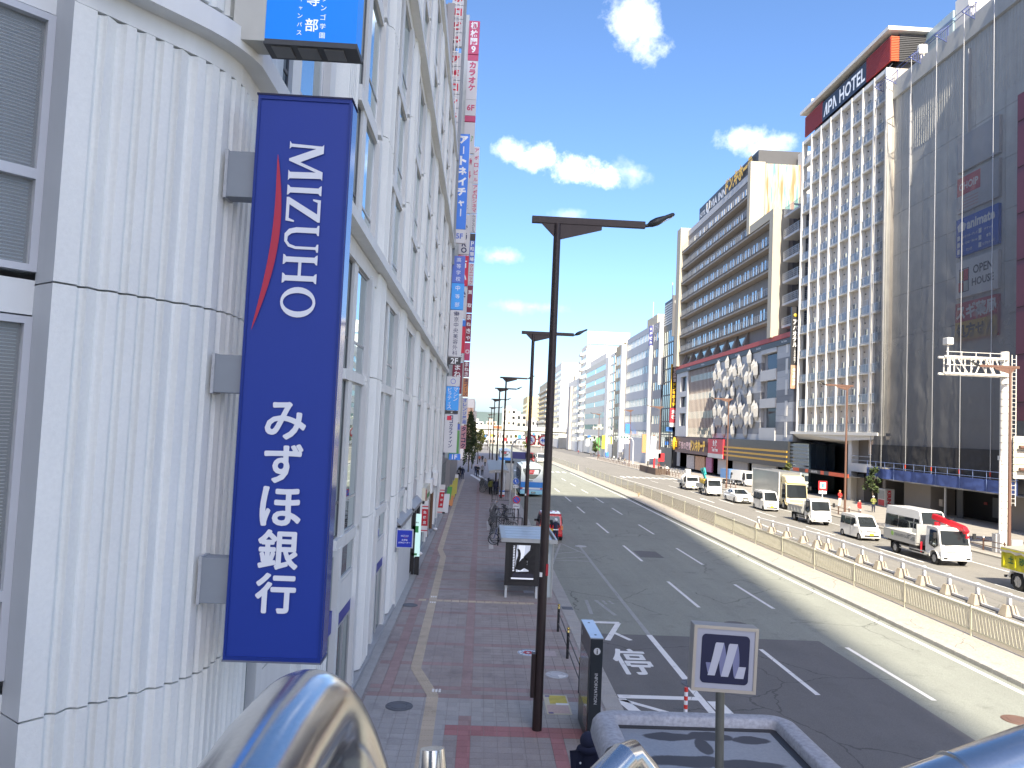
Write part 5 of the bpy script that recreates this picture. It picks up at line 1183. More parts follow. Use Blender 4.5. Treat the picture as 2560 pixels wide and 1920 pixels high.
fr = MB().box(-3.07, -3.03, 62.97, 63.38, 21.85, 31.05).box(-2.08, -2.04, 62.97, 63.38, 21.85, 31.05).build('edge', WHITE, c)
c = thing('projecting_sign', 'sign stack with two blue school panels and a white clinic panel ending in 2F', 'sign', (-2.5, 63.2, 12))
panel_sign(c, -3.0, -2.0, 63.2, 18.65, 20.9, S_VIO, '高等学校', S_TXT, 0.0, 0.3, gap=0.3); panel_sign(c, -3.0, -1.98, 63.2, 16.45, 18.65, S_SKY, '中等部', S_TXT, 0.0, 0.32, gap=0.3)
panel_sign(c, -3.0, -1.98, 63.2, 12.6, 16.43, S_WHITE, '東京中央美容外科', S_NAVY, 0.0, 0.26); panel_sign(c, -3.0, -1.98, 63.2, 11.96, 12.58, CHAR, '2F', S_TXT, 0.02, 0.2, vert=False)
text(c, 'TCB', (-2.75, 63.18, 16.0), X, Z, 0.5, 0.25, S_NAVY, 0.0, res=2)
c = thing('projecting_sign', 'lowest sign stack by the bank corner with pilates, 4F, drugstore and 1F panels', 'sign', (-2.5, 63.1, 4.2))
panel_sign(c, -3.02, -1.96, 63.1, 10.2, 11.0, S_WHITE, '○', S_VIO, 0.0, 0.3, vert=False); p = panel_sign(c, -3.02, -1.98, 63.1, 8.25, 10.2, S_SKY, None); text(p, 'マシン', (-2.45, 63.08, 9.0), X, Z, 0.4, 1.1, S_TXT, 0.0, True, res=2); text(p, 'ピラティス', (-2.92, 63.08, 8.35), X, Z, 0.38, 1.75, S_TXT, 0.0, True, res=2)
panel_sign(c, -3.0, -2.0, 63.1, 7.95, 8.24, CHAR, '4F', S_TXT, 0.02, 0.2, vert=False); p = panel_sign(c, -3.03, -1.98, 63.1, 4.82, 7.95, S_WHITE, 'ココカラファイン ', M('lit_ink', (0.02, 0.04, 0.16), 0.5, var=0), 0.03, 0.28)
MB().box(-2.85, -2.5, 63.08, 63.1, 7.45, 7.8).build('red_mark', S_RED, p)
panel_sign(c, -2.56, -1.64, 63.3, 4.25, 4.78, S_BLUE, '1F', S_TXT, 0.02, 0.25, vert=False)
for z in (5.5, 9, 13, 16, 19, 23, 27, 30): MB().box(-3.6, -3.0, 63.15, 63.35, z, z+0.25).build('bracket', STEEL_G, c)
c = thing('sign_column', 'white column of red katakana letter boxes on the cinema corner, cut off by the bank roof', 'sign', (-3.5, 62.2, 31))
for i, ch in enumerate('アポロビルアポロシネマ'):
    z = 43.7-1.16*i-(0.5 if i > 4 else 0)
    if i >= 0: panel_sign(c, -3.95, -3.1, 62.2, z-1.13, z, S_WHITE, ch, S_RED, 0.06, 0.12, 'letter_box', vert=False)
MB().box(-3.1, -2.85, 62.4, 62.7, 20, 45).build('mast', STEEL_G, c)
c = thing('sign_column', 'second sign column with the maroon restaurant and karaoke panels', 'sign', (-2.5, 72, 4))
k = 72/63.0
def zz_(z): return 7+(z-7)*k
for z0, z1, m_, tx, tmt, b in [(37.75, 40.6, S_ROSE, '楓林閣9', S_TXT, 0.03), (37.2, 37.7, S_ROSE, None, None, 0), (33.9, 37.2, S_WHITE, 'カラオケ ', S_ROSE, 0.05), (32.55, 33.9, S_WHITE, '6F', S_ROSE, 0.03), (32.05, 32.55, S_ROSE, None, None, 0), (29.4, 32.0, S_WHITE, '❀', S_GRN, 0),
                              (27.0, 29.3, S_WHITE, '歯科', S_ROSE, 0.02), (24.4, 27.0, S_WHITE, '・・・F', S_NAVY, 0.0), (21.0, 24.3, S_WHITE, 'SAKURO', S_NAVY, 0.03), (18.4, 20.9, S_RED, '占い', S_TXT, 0.03), (15.7, 18.3, S_WHITE, '学・', S_NAVY, 0.02), (15.1, 15.6, S_BLUE, None, None, 0), (12.9, 15.1, S_RED, None, None, 0), (12.2, 12.85, S_WHITE, '2F', S_NAVY, 0.0), (9.6, 12.15, S_MAR, 'まねきや', S_TXT, 0.02), (7.3, 9.5, S_WHITE, '890', S_VIO, 0.05), (6.7, 7.2, S_VIO, 'F', S_TXT, 0.02), (4.3, 6.65, S_GRN, None, None, 0)]:
    xs = -0.08 if z1 > 24 else 0.0
    panel_sign(c, -2.95, -1.95-0.0 if z1 > 15 else -2.05, 72, zz_(z0), zz_(z1), m_, tx, tmt, b, vert=not (tx and tx.endswith('F') and len(tx) == 2))
MB().box(-3.3, -2.95, 72.1, 72.35, 4, 46).build('mast', M('mast_pale', (0.5, 0.55, 0.56), 0.4), c)
c = thing('sign_column', 'third sign column with thin katakana, parking and pawnshop panels', 'sign', (-2.1, 90, 4))
for z0, z1, m_, tx, tmt, b in [(35.4, 39.85, S_WHITE, 'アポロビル', S_ROSE, 0.02), (31.9, 35.3, S_WHITE, 'アポロシネマ', S_ROSE, 0.02), (29.6, 31.8, S_WHITE, 'ルシアスビル', S_NAVY, 0.01), (28.7, 29.5, CHAR, None, None, 0), (26.1, 28.65, S_VIO, 'P駐車場', S_TXT, 0.02), (23.45, 26.0, S_WHITE, 'クリニック', S_ROSE, 0.02), (20.2, 23.4, S_MAR, '買取', S_TXT, 0.02), (16.8, 20.1, S_MAR, 'まねきや', S_TXT, 0.02), (14.6, 16.7, S_ROSE, '◎', S_TXT, 0.0), (12.7, 14.5, S_MAR, 'まねき', S_TXT, 0.02), (10.4, 12.6, S_ORG, '湯フーズ', S_NAVY, 0.01), (7.2, 10.3, S_WHITE, 'オレンジ薬局', S_VIO, 0.03), (4.4, 7.1, M('lit_pink', (0.60, 0.30, 0.34), 0.5, var=0), 'タイコク', S_NAVY, 0.03)]:
    panel_sign(c, -2.4, -1.78, 90, z0, z1, m_, tx, tmt, b, 0.1)
MB().box(-2.6, -2.4, 90.1, 90.3, 3, 40).build('mast', MATS['mast_pale'], c)

# ================================================================ STREET FURNITURE
BRN = M('lamp_brown', (0.035, 0.024, 0.024), 0.45, var=0.12, vs=4, streak=0.15, streak_s=10, metal=0.2)
def lamp(x, y, label, h=11.95, m=BRN, flip=1, box=True, grp='street lamps along the left pavement'):
    b = gz(y)+0.06
    t = thing('street_lamp', label, 'street lamp', (x, y, b), 0 if flip > 0 else math.pi, grp, world=False)
    hh = h-b
    MB().tube([(0,0,0), (0,0,0.9), (0,0,hh*0.5), (0,0,hh)], [0.115, 0.112, 0.10, 0.085], 14).build('pole', m, t)
    MB().box(-0.62, 2.12, -0.05, 0.05, hh+0.0, hh+0.17).build('arm', m, t, bev=0.01)
    MB().poly([(-0.38, -0.035, hh), (-0.02, -0.035, hh-0.36), (0.10, -0.035, hh-0.36), (1.07, -0.035, hh-0.09), (1.07, -0.035, hh)], (0, 0.07, 0)).build('bracket', m, t)
    hd = MB().tube([(2.1, 0, hh+0.07), (2.2, 0, hh+0.08)], 0.04, 8)
    hd.tube([(2.18, 0, hh+0.08), (2.27, 0, hh+0.13), (2.40, 0, hh+0.19), (2.5, 0, hh+0.24), (2.62, 0, hh+0.31), (2.78, 0, hh+0.38), (2.82, 0, hh+0.40)], [0.04, 0.085, 0.10, 0.085, 0.05, 0.05, 0.03], 10)
    l = hd.build('lamp_head', M('lamp_head', (0.02, 0.022, 0.025), 0.4), t)
    MB().poly([(2.5, -0.045, hh+0.165), (2.78, -0.045, hh+0.325), (2.78, -0.045, hh+0.315), (2.5, -0.045, hh+0.155)], (0, 0.09, 0)).build('light_panel', M('led', (0.7, 0.7, 0.66), 0.3), l)
    if box:
        MB().box(-0.19, -0.10, -0.1, 0.1, 0.75, 1.75).build('control_box', m, t, bev=0.01)
        MB().box(0.05, 0.105, -0.105, -0.06, 3.55, 3.82).build('sticker', M('sticker_red', (0.4, 0.02, 0.03), 0.5), t); MB().box(-0.09, -0.03, -0.108, -0.08, 3.52, 3.62).build('sticker', PAINT, t)
    return t
lamp(1.59, 18.46, 'dark brown street lamp nearest the camera, standing in the middle of the left pavement')
for x, y, l in [(2.46, 40.5, 'second dark brown street lamp, rising behind the bus shelter'), (2.2, 77.7, 'third dark brown street lamp, beside the rear of the long shelter roof'), (2.05, 99.3, 'fourth dark brown street lamp along the left pavement'), (2.05, 137.9, 'fifth dark brown street lamp, before the white bus'), (2.2, 195, 'small far street lamp past the parked bus on the left'), (2.6, 300, 'far street lamp in front of the overpass'), (3.2, 400, 'farthest street lamp on the left, beside the overpass')]: lamp(x, y, l, box=y < 60)
BRN2 = M('lamp_brown_sunlit', (0.14, 0.075, 0.055), 0.5, var=0.1, vs=3)  # lighter copy of the lamp brown, sunlight put into the colour
for y, l in [(51, 'brown street lamp whose head pokes in from the right frame edge'), (74.5, 'brown street lamp on the right pavement in front of the fin hotel'), (111, 'brown street lamp on the right pavement before the banded shop fascia'), (154, 'brown street lamp on the right pavement near the round gold emblem'), (185, 'brown street lamp in front of the grey office'), (235, 'small far brown street lamp before the cream ribbon-window office')]: lamp(35.3, y, l, 12.5, BRN2, -1, False, 'street lamps along the right pavement')

# median fence
FEN = M('fence_cream', (0.50, 0.485, 0.38), 0.5, var=0.06, vs=2, metal=0.1)
MF = thing('median_fence', 'long cream metal mesh fence along the middle of the road', 'fence', (18.45, 60, 0.085))
PL = 4.55
pm = MB().box(-0.035, 0.035, -0.035, 0.035, 0, 1.12).mesh('fence_post', FEN)
inf = MB()
for k in range(46): 
    y = 0.05+k*(PL-0.1)/45; inf.box(-0.008, 0.008, y-0.009, y+0.009, 0.24, 0.98)
for k in range(22):
    a = 0.1+k*(PL-0.3)/22; inf.beam((-0.012, a, 0.24), (-0.012, a+0.2, 0.98), 0.012)
infm = inf.mesh('mesh_infill', FEN); inf2 = MB()
for k in range(7): inf2.box(-0.01, 0.01, 0.04, PL-0.04, 0.28+k*0.1, 0.31+k*0.1)
inf2m = inf2.mesh('bar_infill', FEN)
rm = MB().box(-0.022, 0.022, 0.035, PL-0.035, 0.98, 1.04).mesh('fence_rail', FEN)
y = 19.6; i = 0
while y < 215:
    z = 0.085+gz(y)
    if not (136 < y < 146):
        inst(pm, 'fence_post', MF, (18.45, y, z)); inst(rm, 'fence_rail', MF, (18.45, y, z)); o = inst(rm, 'fence_rail', MF, (18.45, y, z-0.79))
        inst(infm if y < 56 else inf2m, 'mesh_infill' if y < 56 else 'bar_infill', MF, (18.45, y, z))
    y += PL; i += 1
# temporary guard rail on concrete feet
GRD = thing('guard_rail', 'white pipe guard rail standing on concrete feet beside the inner right lane', 'guard rail', (22.9, 44, -0.06))
GW = M('guard_white', (0.74, 0.75, 0.77), 0.35, var=0.04, spec=0.6)
bt = M('block_concrete', (0.38, 0.33, 0.26), 0.9, var=0.22, vs=2.5, bump=0.4, bs=30, streak=0.15)
bm_ = MB(); bm_.add([(-0.34, -0.28, 0), (0.34, -0.28, 0), (0.34, 0.28, 0), (-0.34, 0.28, 0), (-0.2, -0.16, 0.48), (0.2, -0.16, 0.48), (0.2, 0.16, 0.48), (-0.2, 0.16, 0.48)], [(3,2,1,0), (4,5,6,7), (0,1,5,4), (1,2,6,5), (2,3,7,6), (3,0,4,7)])
bmm = bm_.mesh('concrete_foot', bt); gp = MB().box(-0.07, 0.07, -0.07, 0.07, 0.48, 0.98).mesh('post', GW)
gys = [27.2, 29.1, 31.0, 32.96, 35.14, 37.36, 39.54, 41.65, 44.0, 46.2, 48.7, 50.85, 52.1, 54.0, 56.4, 58.8, 61.2]
gx = lambda y: 22.78+0.012*min(max(y-28, 0), 18) if y < 51 else 23.0-0.10*(y-51)**1.0*0.9
for y in gys:
    o = inst(bmm, 'concrete_foot', GRD, (gx(y), y, -0.06)); bevel(o, 0.02, 1); inst(gp, 'post', GRD, (gx(y), y, -0.06))
for a, b in zip(gys[:-1], gys[1:]):
    MB().beam((gx(a)-0.1, a, 0.82), (gx(b)-0.1, b, 0.82), 0.09, 0.14).build('rail', GW, GRD); MB().beam((gx(a)+0.08, a, 0.82), (gx(b)+0.08, b, 0.82), 0.05, 0.10).build('rail', GW, GRD)
    MB().beam((gx(a)+0.05, a, 0.02), (gx(b)+0.05, b, 0.02), 0.10, 0.10).build('rail', GW, GRD)
# pavement railing on the right
PR = thing('pavement_railing', 'low dark brown railing with white-capped posts along the right pavement', 'railing', (35.0, 90, 0.06))
pp = MB().box(-0.04, 0.04, -0.04, 0.04, 0, 0.85).mesh('post', BRN2); pc = MB().box(-0.045, 0.045, -0.045, 0.045, 0.85, 0.95).mesh('post_cap', PAINT)
y = 40.0
while y < 230:
    if not (64 < y < 70 or 96 < y < 104 or 128 < y < 136):
        z = gz(y)+0.05; p = inst(pp, 'post', PR, (35.0, y, z)); q = inst(pc, 'post_cap', None); q.parent = p
        for h in (0.35, 0.7): MB().beam((35.0, y, z+h), (35.0, y+2.2, gz(y+2.2)+0.05+h), 0.05).build('rail', BRN2, PR)
    y += 2.2
# black rail with brass finials at the bus bay
BR = thing('bollard_rail', 'black bollards with brass knobs joined by two bars at the kerb', 'railing', (2.92, 22, 0.06))
BRS = M('brass', (0.55, 0.42, 0.15), 0.25, metal=1.0, var=0.05)
bp = [(2.95, 27.35), (2.93, 24.2), (2.92, 21.1), (2.9, 18.0), (2.9, 15.0)]
for x, y in bp:
    MB().tube([(x, y, 0.06), (x, y, 0.85)], 0.045, 10).build('post', BLK, BR); b = MB().ball((x, y, 0.96), 0.05, 10, 7); b.tube([(x, y, 0.85), (x, y, 0.92)], [0.05, 0.03], 10); b.build('finial', BRS, BR)
for a, b in zip(bp[:-1], bp[1:]):
    for z in (0.35, 0.72): MB().tube([(a[0], a[1], z), (b[0], b[1], z)], 0.018, 8).build('rail', BLK, BR)
dl = thing('delineator_post', 'red and white striped flexible post in the hatched end of the bus bay', 'delineator', (5.45, 19.9, ZR))
for k in range(7): MB().cyl((5.45, 19.9, ZR+k*0.105), 0.048, 0.105, 14).build('stripe', M('post_red', (0.62, 0.04, 0.03), 0.45) if k % 2 == 0 else SIGN_W, dl)
MB().cyl((5.45, 19.9, ZR+0.004), 0.11, 0.03, 16).build('foot', MATS['post_red'], dl)
# information pillar
PY = thing('information_pillar', 'dark grey information pillar lettered INFORMATION on its narrow side', 'information pillar', (2.78, 18.4, 0.06))
PYG = M('pillar_grey', (0.022, 0.028, 0.034), 0.3, var=0.06, spec=0.6)
MB().box(2.64, 2.92, 17.6, 19.25, 0.06, 2.40).build('body', PYG, PY, bev=0.006)
MB().box(2.635, 2.925, 17.595, 19.255, 2.40, 2.425).build('top_plate', M('pillar_top', (0.42, 0.48, 0.56), 0.3, metal=0.5), PY)
for y in (17.85, 18.95): MB().cyl((2.78, y, 2.424), 0.03, 0.006, 10).build('bolt_cap', BLK, PY)
MB().box(2.63, 2.64, 17.75, 19.1, 0.75, 1.95).build('map_panel', M('map_panel', (0.13, 0.14, 0.12), 0.12, var=0.25, vs=3, spec=0.8), PY)
MB().box(2.628, 2.64, 17.7, 18.3, 0.35, 0.74).build('map_panel', M('map_red', (0.14, 0.05, 0.045), 0.2, var=0.15), PY)
MB().cyl((2.79, 17.588, 2.13), 0.075, 0.01, 24, 'y').build('symbol_disc', M('pillar_white', (0.6, 0.62, 0.64), 0.5), PY)
text(PY, 'i', (2.755, 17.58, 2.075), X, Z, 0.07, 0.11, PYG, 0.03)
text(PY, 'INFORMATION', (2.755, 17.59, 1.86), -Z, X, 1.1, 0.07, MATS['pillar_white'], 0.0)
MB().cyl((2.632, 19.0, 2.18), 0.06, 0.006, 16, 'x').build('symbol_disc', MATS['pillar_white'], PY)
# subway entrance roof and its square sign
EN = thing('subway_entrance', 'low subway entrance with a rounded grey roof rim and a stained flat roof', 'subway entrance', (3.4, 9.4, 0.06))
RIM = M('roof_rim', (0.34, 0.35, 0.38), 0.55, var=0.13, vs=2.2, fine=0.35, fs=18, bump=0.15, bs=25)
def rrect(x0, x1, y0, y1, r, n=7):
    pts = []
    for cx, cy, a0 in [(x1-r, y1-r, 0), (x0+r, y1-r, 90), (x0+r, y0+r, 180), (x1-r, y0+r, 270)]:
        for k in range(n+1): a = R(a0+90*k/n); pts.append((cx+r*math.cos(a), cy+r*math.sin(a)))
    return pts
x0, x1, y0, y1 = 1.86, 4.98, 5.6, 12.28
rings = [(0.0, 2.42, 0.34), (-0.02, 2.5, 0.36), (0.0, 2.66, 0.36), (0.05, 2.73, 0.33), (0.12, 2.76, 0.28), (0.30, 2.76, 0.12), (0.33, 2.74, 0.10), (0.34, 2.58, 0.09)]
mb = MB(); vs = []; nn_ = 0
for o_, z_, r_ in rings:
    pts = rrect(x0+o_, x1-o_, y0+o_, y1-o_, r_); nn_ = len(pts); vs += [(p[0], p[1], z_) for p in pts]
fs = []
for a in range(len(rings)-1):
    for k in range(nn_): fs.append((a*nn_+k, a*nn_+(k+1)%nn_, (a+1)*nn_+(k+1)%nn_, (a+1)*nn_+k))
mb.add(vs, fs, True); mb.build('roof_rim', RIM, EN)
ROOF = M('roof_sheet', (0.26, 0.275, 0.295), 0.5, var=0.06, vs=1.5, fine=0.15, fs=25)
t = ROOF.node_tree; p_ = t.nodes['Principled BSDF']; src = p_.inputs['Base Color'].links[0].from_socket
g_ = node(t, 'ShaderNodeNewGeometry'); sx_ = node(t, 'ShaderNodeSeparateXYZ'); t.links.new(g_.outputs['Position'], sx_.inputs[0])
nw = node(t, 'ShaderNodeTexNoise'); nw.inputs['Scale'].default_value = 3.2; nw.inputs['Detail'].default_value = 7; t.links.new(g_.outputs['Position'], nw.inputs['Vector'])
st = None
for (cx, cy, rx, ry) in [(2.95, 11.55, 0.42, 0.16), (3.55, 11.6, 0.35, 0.18), (4.15, 11.5, 0.3, 0.16), (3.35, 11.25, 0.13, 0.3), (3.0, 10.72, 0.62, 0.20), (3.75, 10.65, 0.62, 0.17), (3.1, 10.1, 0.9, 0.2), (3.9, 10.0, 0.6, 0.22), (3.2, 9.3, 0.9, 0.2), (3.2, 8.3, 0.7, 0.3)]:
    dx = mth(t, 'DIVIDE', mth(t, 'SUBTRACT', sx_.outputs['X'], cx), rx); dy = mth(t, 'DIVIDE', mth(t, 'SUBTRACT', sx_.outputs['Y'], cy), ry)
    d = mth(t, 'SQRT', mth(t, 'ADD', mth(t, 'MULTIPLY', dx, dx), mth(t, 'MULTIPLY', dy, dy)))
    k_ = mth(t, 'MULTIPLY', mth(t, 'SUBTRACT', 1.0, mth(t, 'MULTIPLY_ADD', mth(t, 'SUBTRACT', nw.outputs[0], 0.5), 0.9, d)), 7.0, clamp=True)
    st = k_ if st is None else mth(t, 'MAXIMUM', st, k_)
t.links.new(mixc(t, st, src, (0.065, 0.065, 0.072, 1)), p_.inputs['Base Color']); t.links.new(mth(t, 'MULTIPLY_ADD', st, 0.25, 0.42), p_.inputs['Roughness'])
MB().poly([(p[0], p[1], 2.585) for p in rrect(x0+0.34, x1-0.34, y0+0.34, y1-0.34, 0.09)], (0, 0, 0.03)).build('roof_sheet', ROOF, EN)
MB().poly([(p[0], p[1], 2.617) for p in rrect(x0+0.34, x1-0.34, y1-0.46, y1-0.345, 0.02)], (0, 0, 0.006)).build('gutter', BLK, EN)
MB().poly([(x1-0.46, y0+0.4, 2.617), (x1-0.345, y0+0.4, 2.617), (x1-0.345, y1-0.46, 2.617), (x1-0.46, y1-0.46, 2.617)], (0, 0, 0.006)).build('gutter', BLK, EN)
MB().box(x0+0.15, x1-0.15, y0+0.2, y1-0.2, 0.06, 2.45).build('wall', M('entrance_wall', (0.20, 0.20, 0.21), 0.5, var=0.1), EN)
MB().box(x0+0.13, x0+0.16, y0+1, y1-0.6, 0.9, 2.2).build('side_glass', GLASS_D, EN)
MS = thing('subway_sign', 'square subway sign with a white ribbon M on navy, on a steel pole', 'sign', (2.9, 9.05, 2.61))
MB().tube([(2.9, 9.06, 2.61), (2.875, 9.06, 4.12)], 0.05, 16).build('pole', M('sign_pole', (0.15, 0.155, 0.14), 0.45, metal=0.6, var=0.2, vs=5, streak=0.3, streak_s=14), MS)
tilt = Matrix.Translation((2.9, 9.0, 4.47)) @ Matrix.Rotation(R(1.6), 4, 'Y') @ Matrix.Rotation(R(-2), 4, 'Z')
def ms(mb, name, m, bev=0.0): return mb.xf(tilt).build(name, m, MS, bev)
ms(MB().box(-0.37, 0.37, 0.0, 0.19, -0.37, 0.37), 'sign_box', M('box_alu', (0.34, 0.33, 0.31), 0.4, metal=0.5, var=0.15, vs=6), 0.006)
fr = MB().box(-0.37, -0.335, -0.018, 0.0, -0.37, 0.37).box(0.335, 0.37, -0.018, 0.0, -0.37, 0.37).box(-0.335, 0.335, -0.018, 0, 0.335, 0.37).box(-0.335, 0.335, -0.018, 0, -0.37, -0.335); ms(fr, 'frame', M('frame_alu', (0.46, 0.42, 0.36), 0.4, metal=0.4, var=0.1))
ms(MB().box(-0.335, 0.335, -0.006, 0.001, -0.335, 0.335), 'white_face', M('face_white', (0.36, 0.37, 0.43), 0.5, var=0.03))
pts = []
for cx, cz, a0 in [(0.225, 0.225, 0), (-0.225, 0.225, 90), (-0.225, -0.225, 180), (0.225, -0.225, 270)]:
    for k in range(6): a = R(a0+18*k); pts.append((cx+0.05*math.cos(a), -0.012, cz+0.05*math.sin(a)))
ms(MB().poly(pts, (0, 0.006, 0)), 'navy_plate', M('plate_navy', (0.006, 0.009, 0.045), 0.4, var=0.04))
LM = M('ribbon_light', (0.44, 0.45, 0.52), 0.5, var=0); DM = M('ribbon_shade', (0.17, 0.18, 0.31), 0.5, var=0)
def rib_(pts, m, k=0.0): ms(MB().add([((a-0.5)*0.55, -0.014-k, (b-0.5)*0.55) for a, b in pts], [tuple(range(len(pts)))]), 'ribbon', m)
def arcp(x0_, z0_, x1_, z1_, bx, n=6): return [((1-t_)**2*x0_+2*t_*(1-t_)*bx+t_*t_*x1_, z0_+(z1_-z0_)*t_) for t_ in [q/n for q in range(n+1)]]
rib_([(0.10, 0.42), (0.28, 0.42), (0.20, 0.16), (0.15, 0.22)], DM)
rib_([(0.15, 0.16), (0.30, 0.16)] + arcp(0.30, 0.16, 0.46, 0.84, 0.39) + [(0.30, 0.84)] + arcp(0.28, 0.80, 0.15, 0.16, 0.23), LM, 0.002)
rib_([(0.46, 0.84)] + arcp(0.46, 0.84, 0.53, 0.40, 0.53) + [(0.45, 0.16)] + arcp(0.42, 0.17, 0.38, 0.5, 0.38), DM, 0.001)
rib_([(0.43, 0.15), (0.58, 0.15)] + arcp(0.58, 0.15, 0.75, 0.83, 0.68) + [(0.58, 0.83)] + arcp(0.56, 0.8, 0.43, 0.15, 0.51), LM, 0.002)
rib_([(0.75, 0.83)] + arcp(0.75, 0.83, 0.80, 0.37, 0.81) + [(0.72, 0.13)] + arcp(0.70, 0.16, 0.66, 0.5, 0.66), DM, 0.001)
rib_([(0.72, 0.13), (0.90, 0.13), (0.94, 0.37), (0.79, 0.37)], LM, 0.003)
# footbridge rails close to the camera
SS = M('stainless', (0.58, 0.57, 0.56), 0.19, metal=1.0, var=0.06, vs=14, fine=0.10, fs=420)
SSB = M('stainless_worn', (0.50, 0.48, 0.45), 0.2, metal=1.0, var=0.1, vs=9)
FB = thing('footbridge', 'stainless steel handrails of the footbridge the photo is taken from, blurred at the bottom edge', 'footbridge', (0, -2, 5.4))
MB().box(-4.5, 4.5, -5, 0.2, 5.2, 5.4).build('deck', CONC, FB)
def smooth(pts, n=6):
    P = [Vector(p) for p in pts]; out_ = []
    for i in range(len(P)-1):
        a = P[max(i-1, 0)]; b = P[i]; c_ = P[i+1]; d = P[min(i+2, len(P)-1)]
        for k in range(n):
            s = k/n; out_.append(0.5*((2*b)+(c_-a)*s+(2*a-5*b+4*c_-d)*s*s+(-a+3*b-3*c_+d)*s**3))
    return out_+[P[-1]]
pb_ = [Vector((-0.104, 0.03, 6.775)), Vector((-0.099, 0.22, 6.822)), Vector((-0.093, 0.38, 6.838))]
B_, C_, D_ = Vector((-0.0905, 0.425, 6.8385)), Vector((-0.0875, 0.478, 6.838)), Vector((-0.066, 0.486, 6.768))
el = [(1-q)**2*B_+2*q*(1-q)*C_+q*q*D_ for q in [k/14 for k in range(15)]]
MB().tube(pb_+el+[Vector((-0.04, 0.494, 6.70)), Vector((0.02, 0.512, 6.55)), Vector((0.06, 0.524, 6.45))], 0.0255, 44).build('handrail', SS, FB)
MB().tube([(-0.046, 0.4925, 6.716), (-0.043, 0.4935, 6.708)], 0.0285, 32).build('collar', SSB, FB)
MB().tube([(-0.052, 1.2, 6.517), (-0.05, 1.195, 6.49), (-0.045, 1.15, 6.1), (-0.04, 1.1, 5.4)], [0.018, 0.021, 0.021, 0.021], 24).build('post', SS, FB)
MB().tube([(0.075, 0.93, 6.49), (0.16, 1.01, 6.545), (0.21, 1.065, 6.565)], 0.0215, 24).build('lower_rail', SS, FB)
MB().tube([(0.20, 1.06, 6.56), (0.222, 1.08, 6.562), (0.245, 1.085, 6.535), (0.27, 1.075, 6.46), (0.30, 1.06, 6.2)], 0.0225, 24).build('lower_post', SS, FB)
MB().tube([(0.16, 0.575, 6.655), (0.32, 0.632, 6.70), (0.50, 0.688, 6.733), (0.75, 0.75, 6.765), (1.3, 0.85, 6.80)], 0.0245, 36).build('handrail', SS, FB)
MB().tube([(0.413, 0.661, 6.7185), (0.415, 0.6616, 6.719)], 0.0249, 36).build('weld_ring', SSB, FB)
# overhead gantry on the right
GY = thing('sign_gantry', 'white tubular gantry with a lattice arm, ladder and camera on the right pavement', 'gantry', (36.0, 52.6, 0.06))
GWH = M('gantry_white', (0.66, 0.64, 0.60), 0.5, var=0.06, vs=1.5, streak=0.08)
MB().tube([(36, 52.6, 0), (36, 52.6, 13.8)], 0.27, 20).build('post', GWH, GY)
for k in range(24): MB().tube([(36, 52.6, 1.5+k*0.5), (36, 52.6, 1.53+k*0.5)], 0.285, 20).build('band', M('band_dark', (0.2, 0.2, 0.2), 0.5), GY)
for z in (13.25, 12.1): 
    for dy in (-0.35, 0.35): MB().tube([(31.5, 52.6+dy, z), (36, 52.6+dy, z)], 0.09, 10).build('chord', GWH, GY)
for a, b in [(31.9, 31.9), (32.4, 33.2), (33.4, 33.4), (34.2, 33.7), (34.4, 35.0), (34.9, 34.9), (35.1, 35.6), (32.2, 32.2)]:
    for dy in (-0.35, 0.35): MB().tube([(a, 52.6+dy, 13.25), (b, 52.6+dy, 12.1)], 0.05, 8).build('lattice_bar', GWH, GY)
for z in (12.7, 13.6): MB().tube([(31.6, 52.2, z), (36, 52.2, z)], 0.025, 6).build('hand_rail', GWH, GY)
for k in range(5): MB().tube([(31.7+k, 52.2, 12.7), (31.7+k, 52.2, 13.65)], 0.025, 6).build('hand_rail', GWH, GY)
lad = MB()
for x in (36.45, 36.75): lad.tube([(x, 52.5, 3.2), (x, 52.5, 13.6)], 0.03, 6)
for k in range(34): lad.tube([(36.45, 52.5, 3.4+k*0.3), (36.75, 52.5, 3.4+k*0.3)], 0.018, 5)
lad.build('ladder', GWH, GY)
MB().box(35.55, 35.75, 52.3, 52.6, 6.3, 6.6).build('junction_box', RAILM, GY); MB().tube([(35.6, 52.4, 0), (35.6, 52.4, 6.4)], 0.07, 8).build('conduit', RAILM, GY)
MB().box(35.2, 35.65, 52.2, 52.6, 0.06, 1.3).build('control_cabinet', RAILM, GY); MB().box(36.3, 37.0, 52.1, 52.7, 0.06, 0.95).build('control_cabinet', RAILM, GY)
MB().box(31.75, 32.2, 52.3, 52.9, 14.1, 14.6).build('camera_housing', GWH, GY, bev=0.05); MB().tube([(31.95, 52.6, 13.3), (31.95, 52.6, 14.1)], 0.06, 8).build('camera_stem', GWH, GY)
RS = thing('road_sign', 'back of a large cream road sign with a brown pipe frame beside the gantry post', 'sign', (38.5, 52.0, 0.06))
for k in range(6): MB().box(36.3, 41.0, 52.05, 52.12, 5.1+k*0.49, 5.55+k*0.49).build('panel', M('sign_back', (0.60, 0.56, 0.47), 0.5, var=0.05), RS)
for x in (37.1, 39.2): MB().box(x, x+0.1, 51.95, 52.05, 5.1, 8.0).build('stiffener', RAILM, RS)
for z in (7.25, 5.75): MB().tube([(36.5, 51.75, z), (41, 51.75, z)], 0.12, 12).build('frame_pipe', BRN2, RS)
MB().tube([(37.2, 51.75, 5.75), (37.2, 51.75, 7.25)], 0.12, 12).build('frame_pipe', BRN2, RS); MB().tube([(40.9, 51.75, 0), (40.9, 51.75, 7.4)], 0.15, 12).build('support_post', BRN2, RS)
